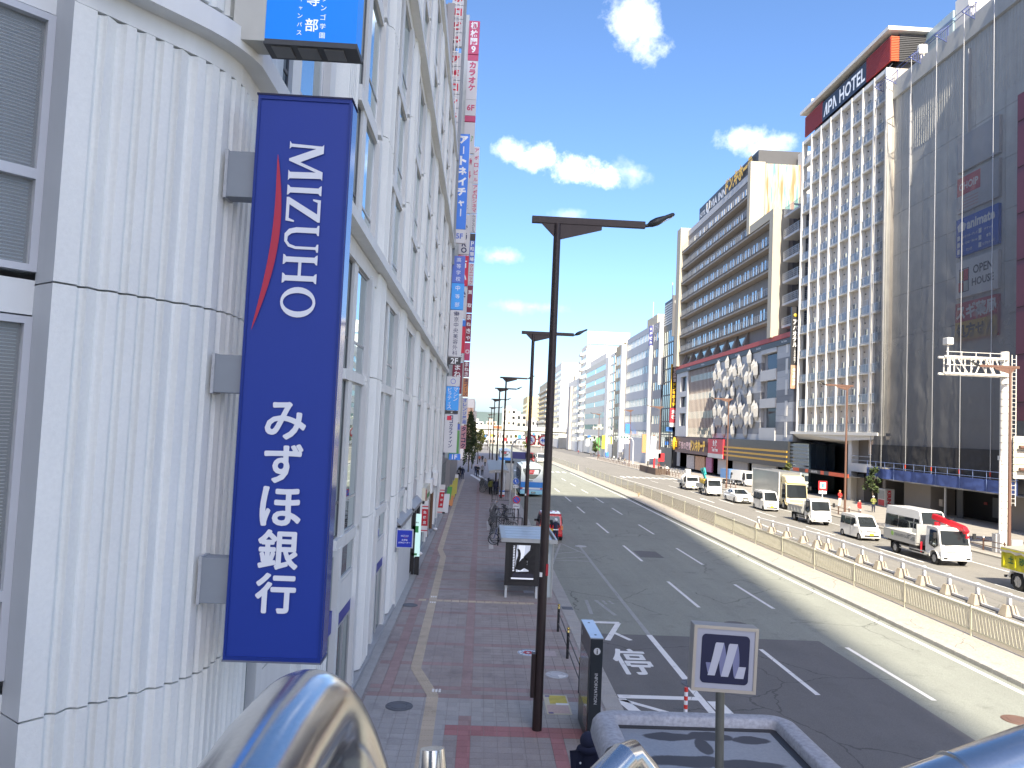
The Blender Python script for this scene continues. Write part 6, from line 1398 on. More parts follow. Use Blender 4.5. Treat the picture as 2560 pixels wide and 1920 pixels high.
# tall building behind the camera: it throws the near carriageway into shade
TW = thing('glass_skyscraper', 'tall glass skyscraper standing behind the camera, seen only as shade on the road', 'building', (-28, -106, 0))
MB().box(-62, -12.5, -112, -100.1, 156, 300).box(-62, 1.6, -112, -100, 0, 156).build('tower', M('tower_glass', (0.25, 0.30, 0.34), 0.2, var=0.05), TW)
# ================================================================ VEHICLES (front towards -Y, built about the point on the road under their middle)
VW = M('car_white', (0.78, 0.78, 0.77), 0.22, var=0.03, vs=2, spec=0.7)
VG = glassy('car_glass', (0.02, 0.024, 0.028), refl=0.12, gcol=(0.32, 0.36, 0.38))
TYRE = M('tyre', (0.02, 0.02, 0.021), 0.85, var=0.1); RIMM = M('rim', (0.50, 0.51, 0.53), 0.3, metal=0.7); VBLK = M('car_black', (0.02, 0.02, 0.022), 0.5, var=0.0)
LAMP = M('lamp_clear', (0.62, 0.64, 0.66), 0.1, var=0, spec=0.9); PLY = M('plate_yellow', (0.75, 0.58, 0.03), 0.5, var=0); PLW = M('plate_white', (0.72, 0.73, 0.70), 0.5, var=0); SILV = M('silver_panel', (0.48, 0.49, 0.49), 0.4, metal=0.4, var=0.06)
def vehicle(name, label, cat, x, y, rot=0.0, group='vehicles on the right carriageway'):
    return thing(name, label, cat, (x, y, ZR+gz(y)), rot, group, world=False)
def wheels(t, w, ys, r, wd=0.2, dual=()):
    for i, y in enumerate(ys):
        for s in (-1, 1):
            x = s*(w/2-wd/2)
            ring = MB(); n = 20; prof_ = [(wd/2, r*0.62), (wd/2, r*0.93), (wd*0.36, r), (-wd*0.36, r), (-wd/2, r*0.93), (-wd/2, r*0.62)]
            vs = [(x+a, y+b*math.cos(2*math.pi*k/n), r+b*math.sin(2*math.pi*k/n)) for k in range(n) for a, b in prof_]; m = len(prof_)
            ring.add(vs, [(k*m+q, k*m+q+1, ((k+1)%n)*m+q+1, ((k+1)%n)*m+q) for k in range(n) for q in range(m-1)], True)
            wh = ring.build('wheel', TYRE, t)
            d = MB().cyl((x+s*(wd/2-0.07), y, r), r*0.64, s*0.035, 20, 'x')
            for k in range(6): a = 2*math.pi*k/6; d.beam((x+s*(wd/2-0.03), y+0.12*r*math.cos(a), r+0.12*r*math.sin(a)), (x+s*(wd/2-0.03), y+r*0.6*math.cos(a), r+r*0.6*math.sin(a)), 0.05*r/0.3, 0.03, (1,0,0))
            d.build('rim', RIMM, wh)
def shell(t, prof, w, m, zt, tum=0.10, ztop=None, name='body', bev=0.04, nose=None):
    """side outline (y,z) swept across the width, leaning in above the waist zt; corners drawn in at nose and tail"""
    ztop = ztop or max(p[1] for p in prof); ya = min(p[0] for p in prof); yb = max(p[0] for p in prof)
    def hw(y, z):
        h = w/2
        if z > zt: h -= tum*((z-zt)/max(ztop-zt, 0.01))
        e = min(y-ya, yb-y); lim = nose or 0.35
        if e < lim: h -= 0.09*(1-e/lim)**2
        return h
    q = []                                          # cut the outline at the waist so that the upper side leans in cleanly
    for (y0, z0), (y1, z1) in zip(prof, prof[1:]+prof[:1]):
        q.append((y0, z0))
        if (z0-zt)*(z1-zt) < -1e-9: s = (zt-z0)/(z1-z0); q.append((y0+(y1-y0)*s, zt))
    prof = q; n = len(prof); L = [(-hw(y, z), y, z) for y, z in prof]; Rr = [(hw(y, z), y, z) for y, z in prof]
    hi = [i for i in range(n) if prof[i][1] >= zt-1e-6]; lo = [i for i in range(n) if prof[i][1] <= zt+1e-6]
    st = next((k for k in range(len(lo)) if (lo[k]-lo[k-1]) % n != 1), 0); lo = lo[st:]+lo[:st]
    st = next((k for k in range(len(hi)) if (hi[k]-hi[k-1]) % n != 1), 0); hi = hi[st:]+hi[:st]
    mb = MB().add(L+Rr, [tuple(hi), tuple(lo), tuple(n+i for i in reversed(hi)), tuple(n+i for i in reversed(lo))] + [((i+1)%n, i, n+i, n+(i+1)%n) for i in range(n)])
    o = mb.build(name, m, t, bev, 3)
    return o, hw
def arch(yc, r, n=8, z0=0.0): return [(yc-r*math.cos(math.pi*k/n), z0+r*math.sin(math.pi*k/n)) for k in range(n+1)]
def side_glass(t, hw, poly_, name='side_window', off=0.006):
    for s in (-1, 1):
        pts = [(s*(hw(y, z)+off), y, z) for y, z in poly_]
        if s > 0: pts.reverse()
        MB().poly(pts, (-s*0.004, 0, 0)).build(name, VG, t)
def cross_glass(t, hw, a, b, ins, name, m=None, off=0.012):
    """pane between two profile points, across the car"""
    (ya, za), (yb, zb) = a, b; d = Vector((0, yb-ya, zb-za)).normalized(); n = Vector((0, -d.z, d.y))
    if n.y > 0 and ya < 0 or n.y < 0 and ya > 0: n = -n
    o = n*off
    pts = [(-hw(ya, za)+ins, ya+o.y, za+o.z), (hw(ya, za)-ins, ya+o.y, za+o.z), (hw(yb, zb)-ins*1.1, yb+o.y, zb+o.z), (-hw(yb, zb)+ins*1.1, yb+o.y, zb+o.z)]
    return MB().poly(pts, -o*0.8).build(name, m or VG, t)
def mirrors(t, w, y, z, m=VBLK, big=False):
    for s in (-1, 1):
        if big: MB().tube([(s*w/2, y, z-0.1), (s*(w/2+0.22), y-0.12, z+0.05)], 0.018, 6).box(s*(w/2+0.16), s*(w/2+0.34), y-0.2, y-0.12, z-0.18, z+0.18).build('mirror', m, t)
        else: MB().box(s*(w/2-0.02), s*(w/2+0.17), y-0.06, y+0.03, z-0.05, z+0.09).build('mirror', m, t, bev=0.02)
def boxvan(t, L, w, h, m, plate, hood=0.42, wr=0.29, rake=0.35, zwaist=0.98, wheelbase=None, high=False, trim=VBLK):
    f = -L/2; b = L/2; wb = wheelbase or L*0.72; y1 = f+(L-wb)*0.5; y2 = b-(L-wb)*0.5; zc = 0.2; R_ = wr+0.06
    prof = [(f+0.02, zc+0.05), (f, 0.45), (f+0.05, 0.78), (f+hood*0.9, zwaist+0.02), (f+hood+rake, h-0.12), (f+hood+rake+0.22, h-0.03), (f+hood+rake+0.8, h), (b-0.3, h-0.02), (b-0.08, h-0.12), (b-0.02, zwaist), (b, 0.5), (b-0.03, zc+0.05), (y2+R_, zc)]
    prof += arch(y2, R_, 8, zc)[::-1][1:] + arch(y1, R_, 8, zc)[::-1] + [(f+0.1, zc)]
    body, hw = shell(t, prof, w, m, zwaist, 0.09 if not high else 0.14, h)
    cross_glass(t, hw, prof[3], prof[4], 0.09, 'windscreen'); cross_glass(t, hw, (b-0.075, h-0.16), (b-0.03, zwaist+0.1), 0.12, 'rear_window')
    zt = h-0.22 if not high else h-0.62
    s0 = f+hood+0.18; A_ = (zt-zwaist)/(h-zwaist)
    side_glass(t, hw, [(s0+0.12, zwaist+0.05), (s0+0.12+rake*A_*0.85, zt), (s0+0.95, zt), (s0+0.95, zwaist+0.05)])
    side_glass(t, hw, [(s0+1.05, zwaist+0.05), (s0+1.05, zt), (s0+1.05+(b-s0-1.3)*0.52, zt), (s0+1.05+(b-s0-1.3)*0.52, zwaist+0.05)])
    side_glass(t, hw, [(s0+1.15+(b-s0-1.3)*0.52, zwaist+0.05), (s0+1.15+(b-s0-1.3)*0.52, zt), (b-0.22, zt), (b-0.17, zwaist+0.05)])
    for s in (-1, 1): 
        MB().box(s*(w/2-0.32), s*(w/2-0.10), f-0.012, f+0.08, 0.64, 0.82).build('headlight', LAMP, t, bev=0.03)
        MB().box(s*(w/2+0.001), s*(w/2+0.008), s0+0.97, s0+0.985, 0.4, zt).build('door_seam', VBLK, t); MB().box(s*(w/2), s*(w/2+0.02), s0+0.75, s0+0.9, zwaist-0.1, zwaist-0.06).build('door_handle', m, t)
    MB().box(-w/2+0.36, w/2-0.36, f-0.008, f+0.03, 0.66, 0.76).build('grille', M('grille_grey', (0.18, 0.18, 0.19), 0.4), t); MB().box(-w/2+0.2, w/2-0.2, f-0.012, f+0.03, 0.33, 0.45).build('lower_grille', VBLK, t)
    MB().box(-0.16, 0.16, f-0.03, f-0.01, 0.42, 0.57).build('number_plate', plate, t); MB().beam((-w*0.3, f+hood*0.86, zwaist+0.05), (w*0.05, f+hood*0.9, zwaist+0.07), 0.02).build('wiper', VBLK, t)
    mirrors(t, w, f+hood+0.3, zwaist+0.08, m); wheels(t, w-0.02, (y1, y2), wr, 0.16)
    MB().box(-w/2+0.15, w/2-0.15, f+0.5, b-0.3, 0.16, 0.5).build('underbody', VBLK, t)
t = vehicle('kei_van', 'white box-shaped kei car with a yellow plate just behind the crane truck', 'car', 28.65, 58.0, R(1)); boxvan(t, 3.5, 1.5, 1.78, VW, PLY, 0.55, 0.28, 0.45, 0.95)
t = vehicle('kei_van', 'white delivery kei van with a yellow plate between the sedan and the tipper', 'van', 28.85, 78.0); boxvan(t, 3.5, 1.5, 1.95, VW, PLY, 0.3, 0.28, 0.4, 1.02)
t = vehicle('minibus', 'white high-roof van parked beyond the crane truck, showing its dark side windows', 'van', 31.6, 55.5); boxvan(t, 5.6, 1.95, 2.6, VW, PLW, 0.4, 0.34, 0.6, 1.12, high=True)
t = vehicle('far_van', 'small white van far ahead in the left carriageway, facing the camera', 'van', 14.5, 190, group='far vehicles'); boxvan(t, 4.6, 1.9, 2.2, VW, PLW, 0.4, 0.33, 0.5, 1.1)
# saloon car
t = vehicle('saloon_car', 'white saloon car with a dark grille in front of the white tipper with the crane', 'car', 28.8, 86.4, R(1))
L, w, h = 4.9, 1.86, 1.46; f = -L/2; wr = 0.34; y1, y2 = f+0.95, f+3.85; R_ = 0.39; zc = 0.2
prof = [(f+0.03, 0.26), (f, 0.45), (f+0.06, 0.72), (f+0.45, 0.84), (f+1.25, 0.98), (f+2.05, h-0.06), (f+2.55, h), (f+3.2, h-0.03), (f+4.1, 1.08), (f+4.75, 1.02), (L/2, 0.8), (L/2-0.03, 0.3), (y2+R_, zc)] + arch(y2, R_, 8, zc)[::-1][1:] + arch(y1, R_, 8, zc)[::-1] + [(f+0.1, zc)]
body, hw = shell(t, prof, w, VW, 0.9, 0.24, h, nose=0.7)
cross_glass(t, hw, prof[4], prof[5], 0.12, 'windscreen'); cross_glass(t, hw, (f+3.25, h-0.05), (f+4.05, 1.11), 0.12, 'rear_window')
side_glass(t, hw, [(f+1.5, 1.0), (f+2.1, h-0.13), (f+2.6, h-0.09), (f+2.62, 0.98)]); side_glass(t, hw, [(f+2.7, 0.98), (f+2.7, h-0.09), (f+3.2, h-0.12), (f+3.8, 1.03)])
for s in (-1, 1): MB().poly([(s*0.88, f+0.3, 0.78), (s*0.5, f+0.04, 0.70), (s*0.55, f+0.02, 0.6), (s*0.9, f+0.2, 0.66)], (0, 0.05, 0.02)).build('headlight', LAMP, t)
MB().poly([(-0.32, f-0.015, 0.66), (0.32, f-0.015, 0.66), (0.24, f-0.015, 0.48), (0.46, f-0.015, 0.27), (-0.46, f-0.015, 0.27), (-0.24, f-0.015, 0.48)], (0, 0.05, 0)).build('grille', VBLK, t)
MB().box(-0.2, 0.2, f-0.04, f-0.02, 0.36, 0.5).build('number_plate', PLW, t); mirrors(t, w, f+1.65, 1.0, VW); wheels(t, w, (y1, y2), wr, 0.2)
# cab-over trucks
def cab(t, y0, w, h, m, L=1.65, zf=0.55, deflector=None, vis=True):
    prof = [(y0+0.04, zf-0.12), (y0, zf), (y0+0.03, 1.05), (y0+0.10, 1.22), (y0+0.32, h-0.14), (y0+0.5, h-0.02), (y0+0.75, h), (y0+L-0.05, h-0.02), (y0+L, h-0.1), (y0+L, zf), (y0+1.12, zf)] + arch(y0+0.72, 0.44, 8, zf-0.12)[::-1][0:] + [(y0+0.2, zf-0.12)]
    c, hw = shell(t, prof, w, m, 1.25, 0.08, h, 'cab', 0.05)
    cross_glass(t, hw, (y0+0.11, 1.25), (y0+0.325, h-0.17), 0.07, 'windscreen')
    side_glass(t, hw, [(y0+0.26, 1.2), (y0+0.48, h-0.2), (y0+1.2, h-0.2), (y0+1.2, 1.15), (y0+0.6, 1.0)])
    MB().box(-w/2+0.05, w/2-0.05, y0-0.07, y0+0.1, zf-0.2, zf+0.08).build('bumper', m, t, bev=0.03)
    for s in (-1, 1): MB().box(s*(w/2-0.34), s*(w/2-0.03), y0-0.02, y0+0.12, zf+0.12, zf+0.34).build('headlight', LAMP, t, bev=0.02); MB().box(s*(w/2-0.4), s*(w/2-0.14), y0-0.085, y0-0.06, zf-0.12, zf-0.02).build('fog_light', VBLK, t)
    for k in range(2): MB().box(-w/2+0.4, w/2-0.4, y0-0.012, y0+0.05, zf+0.15+k*0.13, zf+0.19+k*0.13).build('grille_bar', M('grille_bar', (0.16, 0.16, 0.17), 0.4), t)
    MB().box(-0.2, 0.2, y0-0.09, y0-0.07, zf-0.13, zf+0.02).build('number_plate', PLW, t)
    MB().beam((-w*0.35, y0+0.07, 1.24), (0, y0+0.1, 1.27), 0.025).build('wiper', VBLK, t); mirrors(t, w, y0+0.35, h-0.45, VBLK, True)
    return hw
def chassis(t, y0, y1, w, ws, wr):
    MB().box(-0.42, -0.3, y0, y1, 0.5, 0.72).box(0.3, 0.42, y0, y1, 0.5, 0.72).box(-0.42, 0.42, y1-0.12, y1, 0.5, 0.72).build('chassis', VBLK, t)
    MB().box(-w/2+0.12, -0.45, (y0+y1)/2-1.0, (y0+y1)/2-0.1, 0.42, 0.8).box(0.45, w/2-0.12, (y0+y1)/2-0.9, (y0+y1)/2, 0.42, 0.8).build('fuel_tank', M('tank', (0.08, 0.08, 0.085), 0.5), t)
    for s in (-1, 1): 
        for z in (0.45, 0.62): MB().beam((s*(w/2-0.06), y0+0.5, z), (s*(w/2-0.06), ws[1]-0.55, z), 0.04, 0.07).build('side_guard', SILV, t)
        MB().box(s*(w/2-0.3), s*(w/2-0.05), ws[1]+0.5, ws[1]+0.53, 0.25, 0.75).build('mudflap', VBLK, t)
    wheels(t, w-0.06, ws, wr, 0.26)
def dropside(t, y0, y1, w, zb, zs, m, ribs=0, headboard=None):
    MB().box(-w/2, w/2, y0, y1, zb-0.12, zb).build('bed_floor', m, t)
    for s in (-1, 1):
        b = MB().box(s*w/2, s*(w/2-0.05), y0, y1, zb, zs).build('side_board', m, t)
        for k in range(ribs): yy = y0+0.2+(y1-y0-0.4)*k/max(ribs-1, 1); MB().box(s*(w/2+0.035), s*w/2, yy-0.04, yy+0.04, zb, zs).build('rib', m, b)
        if ribs: MB().box(s*(w/2+0.04), s*(w/2-0.06), y0, y1, zs-0.07, zs+0.01).build('top_rail', m, b)
    MB().box(-w/2+0.05, w/2-0.05, y1-0.05, y1, zb, zs).build('tail_board', m, t)
    if headboard: MB().box(-w/2+0.02, w/2-0.02, y0-0.05, y0, zb, headboard).build('headboard', m, t)
# crane truck
t = vehicle('crane_truck', 'white crane truck with silver drop-side bed and a folded red crane over its cab', 'truck', 28.5, 49.0, R(1))
yf = -3.1; W_ = 1.95
cab(t, yf, W_, 2.25, VW, 1.7, 0.55); chassis(t, yf+1.0, 3.15, W_, (yf+0.72, 1.95), 0.37)
dropside(t, -0.55, 3.25, W_+0.05, 0.98, 1.52, SILV, 0, 2.15)
MB().box(-W_/2, W_/2, -0.62, -0.56, 1.0, 2.2).build('guard_panel', SILV, t)
for s in (-1, 1):
    u = (0, s, 0)
    mb = MB(); q = -W_/2-0.03 if s < 0 else W_/2+0.03
    text_mb(mb, 'ITOH KOGYO Co.,Ltd.', (q, 1.9 if s < 0 else -0.2, 1.13), (0, -1 if s < 0 else 1, 0), Z, 1.7, 0.22, 0.03, stretch=True, res=2)
    mb.build('lettering', M('bed_text', (0.12, 0.14, 0.15), 0.5), t)
    MB().cyl((q-0.002*s, 2.15, 1.28), 0.16, 0.004*s, 16, 'x').build('emblem', M('bed_green', (0.25, 0.45, 0.10), 0.5), t)
    MB().box(q, q+0.004*s, 0.0, 0.4, 1.35, 1.4).build('text_line', MATS['bed_text'], t)
    for k in range(3): MB().box(q, q+0.004*s, -0.45, 0.05-0.1*k, 1.12+0.08*k, 1.16+0.08*k).build('text_line', MATS['bed_text'], t)
CRD = M('crane_red', (0.55, 0.015, 0.03), 0.35, var=0.05)
MB().box(-0.35, 0.35, -1.25, -0.75, 0.8, 1.6).build('crane_base', VBLK, t); MB().cyl((0.1, -1.0, 1.5), 0.18, 0.9, 14).build('crane_column', CRD, t)
bm2 = MB().beam((0.15, -0.55, 2.72), (0.5, -3.0, 2.28), 0.26, 0.30).beam((0.52, -3.0, 2.30), (0.52, -3.25, 2.05), 0.26, 0.26); cb = bm2.build('crane_boom', CRD, t)
MB().box(0.3, 0.6, -1.9, -1.5, 2.66, 2.72).build('label_patch', VBLK, cb); MB().beam((0.13, -0.7, 2.3), (0.35, -1.9, 2.42), 0.1).build('lift_ram', RAILM, t)
MB().tube([(0.55, -3.2, 2.0), (0.55, -3.25, 1.75)], 0.03, 6).box(0.47, 0.63, -3.33, -3.17, 1.72, 1.86).build('hook_block', CRD, t)
MB().tube([(-W_/2+0.1, -0.95, 0.5), (-W_/2+0.1, -0.95, 1.15)], 0.06, 8).build('outrigger', CRD, t)
for (x, y, s_) in [(-0.4, 1.6, 0.5), (0.3, 0.8, 0.45), (0.2, 2.2, 0.4)]: tag(MB().box(28.5+x-s_, 28.5+x+s_, 49+y-s_, 49+y+s_, 0.93, 1.25).build('white_sack', M('sack', (0.62, 0.62, 0.58), 0.8, var=0.2, vs=4), None, bev=0.12), {0.5: 'white sack near the tail of the crane truck bed', 0.45: 'white sack just behind the crane truck headboard', 0.4: 'white sack in the far rear corner of the crane truck bed'}[s_], 'sack')
# yellow tipper, cut by the frame
t = vehicle('tipper_truck', 'yellow tipper truck with a grey tarpaulin, cut off by the right frame edge', 'truck', 28.35, 36.4)
YT = M('tipper_yellow', (0.60, 0.56, 0.02), 0.4, var=0.08, vs=2)
cab(t, -3.9, 2.1, 2.5, VW, 1.7, 0.6); chassis(t, -2.6, 3.3, 2.1, (-3.1, 2.45), 0.46)
dropside(t, -2.0, 3.6, 2.15, 1.12, 2.0, YT, 7)
tp = MB(); n = 14
vs = []; 
for k in range(n+1):
    y = -2.0+5.6*k/n; sg = 0.10*math.sin(k*1.4)
    vs += [(-1.13, y, 1.72+abs(sg)*1.5), (-1.1, y, 2.06), (0, y, 2.14+sg*0.3), (1.1, y, 2.06), (1.13, y, 1.72+abs(sg))]
tp.add(vs, [(k*5+i, k*5+i+1, k*5+i+6, k*5+i+5) for k in range(n) for i in range(4)]); tp.build('tarpaulin', M('tarp', (0.36, 0.34, 0.29), 0.8, var=0.15, vs=2), t)
for k in range(4): text(t, '土砂禁止'[k], (-1.12, 3.0-k*0.8, 1.3), -Y, Z, 0.4, 0.4, M('tipper_ink', (0.03, 0.12, 0.03), 0.5), 0.03, res=2)
for s in (-1, 1): 
    MB().poly([(s*1.05, 1.75, 0.55), (s*1.05, 1.95, 1.0), (s*1.05, 2.9, 1.0), (s*1.05, 3.2, 0.55), (s*1.05, 3.12, 0.55), (s*1.05, 2.85, 0.93), (s*1.05, 2.0, 0.93), (s*1.05, 1.83, 0.55)], (-s*0.3, 0, 0)).build('mudguard', VW, t)
MB().box(-0.9, 0.9, 3.5, 3.62, 0.5, 0.62).build('rear_bar', VBLK, t)
# white tipper
t = vehicle('tipper_truck', 'white tipper truck with a low ribbed bed behind the boxy kei car', 'truck', 28.95, 67.8, R(1))
cab(t, -2.4, 1.8, 2.2, VW, 1.5, 0.55); chassis(t, -1.3, 2.3, 1.75, (-1.75, 1.2), 0.36); dropside(t, -0.7, 2.45, 1.85, 0.95, 1.42, SILV, 5, 1.9)
MB().box(-0.8, 0.8, -0.6, 2.3, 0.96, 1.36).build('load', M('load_tan', (0.40, 0.33, 0.22), 0.9, var=0.3, vs=3), t)
text(t, 'エコ', (-0.2, -2.42, 1.0), X, Z, 0.3, 0.14, M('faint_ink', (0.35, 0.35, 0.36), 0.5), 0.02, res=2)
# white truck with a yellow and teal excavator on its bed
t = vehicle('flatbed_truck', 'white flatbed truck carrying a small yellow and teal excavator', 'truck', 28.3, 95.8)
cab(t, -2.4, 1.8, 2.15, VW, 1.5, 0.55); chassis(t, -1.3, 2.5, 1.75, (-1.75, 1.2), 0.36); dropside(t, -0.7, 2.6, 1.85, 0.95, 1.35, SILV, 5)
EX = thing('mini_excavator', 'yellow mini excavator with a teal arm riding on the flatbed truck', 'excavator', (28.3, 95.8, ZR+gz(95.8)+0.97), 0, None, world=False)
MB().box(-0.7, 0.7, -0.2, 1.6, 0.35, 0.95).build('engine_cover', M('digger_yellow', (0.62, 0.42, 0.02), 0.4), EX, bev=0.08); MB().box(-0.75, -0.4, -0.4, 1.7, 0, 0.33).box(0.4, 0.75, -0.4, 1.7, 0, 0.33).build('track', TYRE, EX, bev=0.08)
TEAL = M('digger_teal', (0.03, 0.38, 0.38), 0.4)
MB().beam((-0.3, 0.4, 0.9), (-0.5, 1.8, 2.15), 0.2, 0.24).beam((-0.5, 1.8, 2.1), (-0.5, 0.4, 2.25), 0.18, 0.2).beam((-0.5, 0.4, 2.25), (-0.5, -0.2, 1.5), 0.15, 0.18).build('arm', TEAL, EX)
t = vehicle('water_truck', 'white small truck with a white tarp-covered load, last of the near queue', 'truck', 28.35, 105.6)
cab(t, -2.2, 1.75, 2.0, VW, 1.4, 0.55); chassis(t, -1.2, 2.3, 1.7, (-1.6, 1.1), 0.33); dropside(t, -0.7, 2.4, 1.8, 0.9, 1.2, SILV, 4)
MB().ball((0, 0.8, 1.35), 0.95, 12, 8, 0.85, 1.3, 0.8).build('load', M('load_white', (0.7, 0.7, 0.7), 0.7, var=0.1), t); MB().box(-0.2, 0.5, 0.6, 1.5, 1.6, 2.7).build('load_box', M('load_pale', (0.62, 0.62, 0.6), 0.7), t, bev=0.1)
bkr = MB().box(-0.15, 0.15, -2.31, -2.29, 0.5, 0.65).build('number_plate', PLY, t)
# cream cab box truck parked on the far lane
t = vehicle('box_truck', 'large truck with a silver box body and a cream cab at the kerb', 'truck', 32.4, 84.0)
CRM = M('cab_cream', (0.70, 0.60, 0.36), 0.35, var=0.04)
cab(t, -5.2, 2.3, 2.75, CRM, 1.9, 0.7); chassis(t, -4.0, 4.6, 2.3, (-4.3, 2.9), 0.48)
MB().box(-1.15, 1.15, -3.2, 4.9, 0.98, 3.75).build('box_body', M('box_silver', (0.40, 0.41, 0.40), 0.28, metal=0.6, var=0.08), t)
fr = MB()
for x in (-1.17, 1.1):
    fr.box(x, x+0.07, -3.22, -3.12, 0.95, 3.78).box(x, x+0.07, 4.82, 4.92, 0.95, 3.78).box(x, x+0.07, -3.12, 4.82, 3.7, 3.78).box(x, x+0.07, -3.12, 4.82, 0.95, 1.05)
fr.build('box_frame', VW, t)
MB().poly([(-1.0, -5.0, 2.72), (-1.0, -4.4, 3.4), (-1.0, -3.4, 3.5), (-1.0, -3.4, 2.72)], (2.0, 0, 0)).build('roof_fairing', CRM, t, bev=0.12)
for i, (y, l) in enumerate([(118.5, 'white truck nose-out in the store forecourt'), (122.5, 'second white truck in the store forecourt, with a blue side')]):
    t = vehicle('parked_truck', l, 'truck', 40.5-0.5*i, y, R(8), 'trucks in the store forecourt'); cab(t, -2.2, 1.9, 2.3, VW, 1.5, 0.6); chassis(t, -1, 2.4, 1.8, (-1.5, 1.4), 0.38); MB().box(-0.95, 0.95, -0.65, 2.6, 0.95, 2.4).build('box_body', M('truck_blue', (0.12, 0.25, 0.5), 0.4) if i else VW, t)
# city bus seen from behind
def bus(x, y, label, name='bus', L=10.5):
    t = thing(name, label, 'bus', (x, y, ZR+gz(y)), math.pi, None, world=False)       # tail towards the camera
    w, h = 2.45, 3.15; BW = M('bus_white', (0.66, 0.74, 0.76), 0.3, var=0.03); BB = M('bus_blue', (0.02, 0.22, 0.68), 0.3, var=0.03); BP = M('bus_pale', (0.28, 0.60, 0.74), 0.3, var=0.03)
    b = L/2
    prof = [(-b, 0.4), (-b, 2.6), (-b+0.25, h-0.05), (-b+0.6, h), (b-0.5, h), (b-0.12, h-0.12), (b-0.03, 1.6), (b, 0.35), (b-1.0, 0.3), (-b+1, 0.3)]
    body, hw = shell(t, prof, w, BW, 1.7, 0.05, h, bev=0.06)
    # rear window with a curved lower edge
    pts = [(-0.92, 2.95), (0.92, 2.95), (0.95, 2.75), (0.72, 2.3), (0.45, 2.0), (0.15, 1.86), (-0.15, 1.86), (-0.45, 2.0), (-0.72, 2.3), (-0.95, 2.75)]
    sl = lambda z: b-0.02-0.09*max(0, z-1.6)/1.5
    MB().poly([(x_, sl(z_)+0.012, z_) for x_, z_ in pts], (0, -0.01, 0)).build('rear_window', VG, t)
    a_ = MB().poly([(0.55, sl(2.3)+0.02, 2.35), (-0.72, sl(2.3)+0.02, 2.35), (-0.72, sl(2.85)+0.02, 2.82), (0.55, sl(2.85)+0.02, 2.82)], (0, -0.006, 0)).build('advert', SIGN_W, t)
    MB().poly([(0.52, sl(2.3)+0.026, 2.37), (-0.15, sl(2.3)+0.026, 2.37), (-0.3, sl(2.85)+0.026, 2.8), (0.40, sl(2.85)+0.026, 2.8)], (0, -0.005, 0)).build('advert_red', MATS['sign_red'], a_)
    text(a_, 'スロット', (0.35, sl(2.5)+0.034, 2.5), -X, Z, 0.55, 0.2, SIGN_W, 0.03, res=2)
    for z0, z1, m in [(0.98, 1.55, BB), (0.72, 0.78, BB), (0.32, 0.70, BP)]: MB().box(-w/2+0.07, w/2-0.07, b-0.06, b+0.012, z0, z1).build('stripe', m, t); MB().box(-w/2-0.008, -w/2+0.02, -b+0.3, b-0.3, z0, z1).box(w/2-0.02, w/2+0.008, -b+0.3, b-0.3, z0, z1).build('stripe', m, t)
    MB().box(-w/2+0.05, w/2-0.05, b-0.1, b+0.05, 0.28, 0.6).build('bumper', BP, t, bev=0.03)
    MB().box(-0.45, 0.0, b+0.05, b+0.07, 0.36, 0.55).build('number_plate', M('plate_green', (0.05, 0.12, 0.10), 0.5), t); text(t, '4771', (-0.05, b+0.075, 0.39), -X, Z, 0.34, 0.13, SIGN_W, 0.02, res=2)
    text(t, '天王寺', (0.55, b+0.018, 1.62), -X, Z, 0.9, 0.14, VBLK, 0.02, res=2)
    for s in (-1, 1): MB().box(s*(w/2-0.3), s*(w/2-0.1), b+0.012, b+0.02, 0.82, 0.95).build('tail_light', MATS['sign_red'], t)
    for s in (-1, 1):
        for k in range(5): MB().poly([(s*(hw(0, 1.75)+0.008), -b+1.0+k*1.8, 1.75), (s*(hw(0, 1.75)+0.008), -b+2.65+k*1.8, 1.75), (s*(hw(0, 2.7)+0.008), -b+2.65+k*1.8, 2.7), (s*(hw(0, 2.7)+0.008), -b+1.0+k*1.8, 2.7)], (-s*0.006, 0, 0)).build('side_window', VG, t)
    MB().box(-0.8, 0.8, -b+2, b-3, h, h+0.16).build('roof_unit', BW, t, bev=0.05); wheels(t, w, (-b+2.3, b-3.0), 0.47, 0.28)
    return t
bus(5.45, 87.3, 'white and blue city bus at the stop, seen from behind')
bus(5.2, 171, 'white bus parked farther ahead, small behind the lamp posts')
t = thing('flatbed_truck', 'dark navy truck crossing far ahead beside the far white van', 'truck', (9.3, 185, ZR+gz(185)), R(75), 'far vehicles', world=False)
MB().box(-1.2, 1.2, -1.5, 4, 0.8, 2.4).build('box_body', M('navy_truck', (0.04, 0.04, 0.14), 0.5, var=0.2), t, bev=0.05); cab(t, -3.6, 2.2, 2.4, M('cab_red', (0.35, 0.05, 0.05), 0.4), 1.7, 0.6); wheels(t, 2.2, (-2.8, 2.4), 0.45, 0.28)
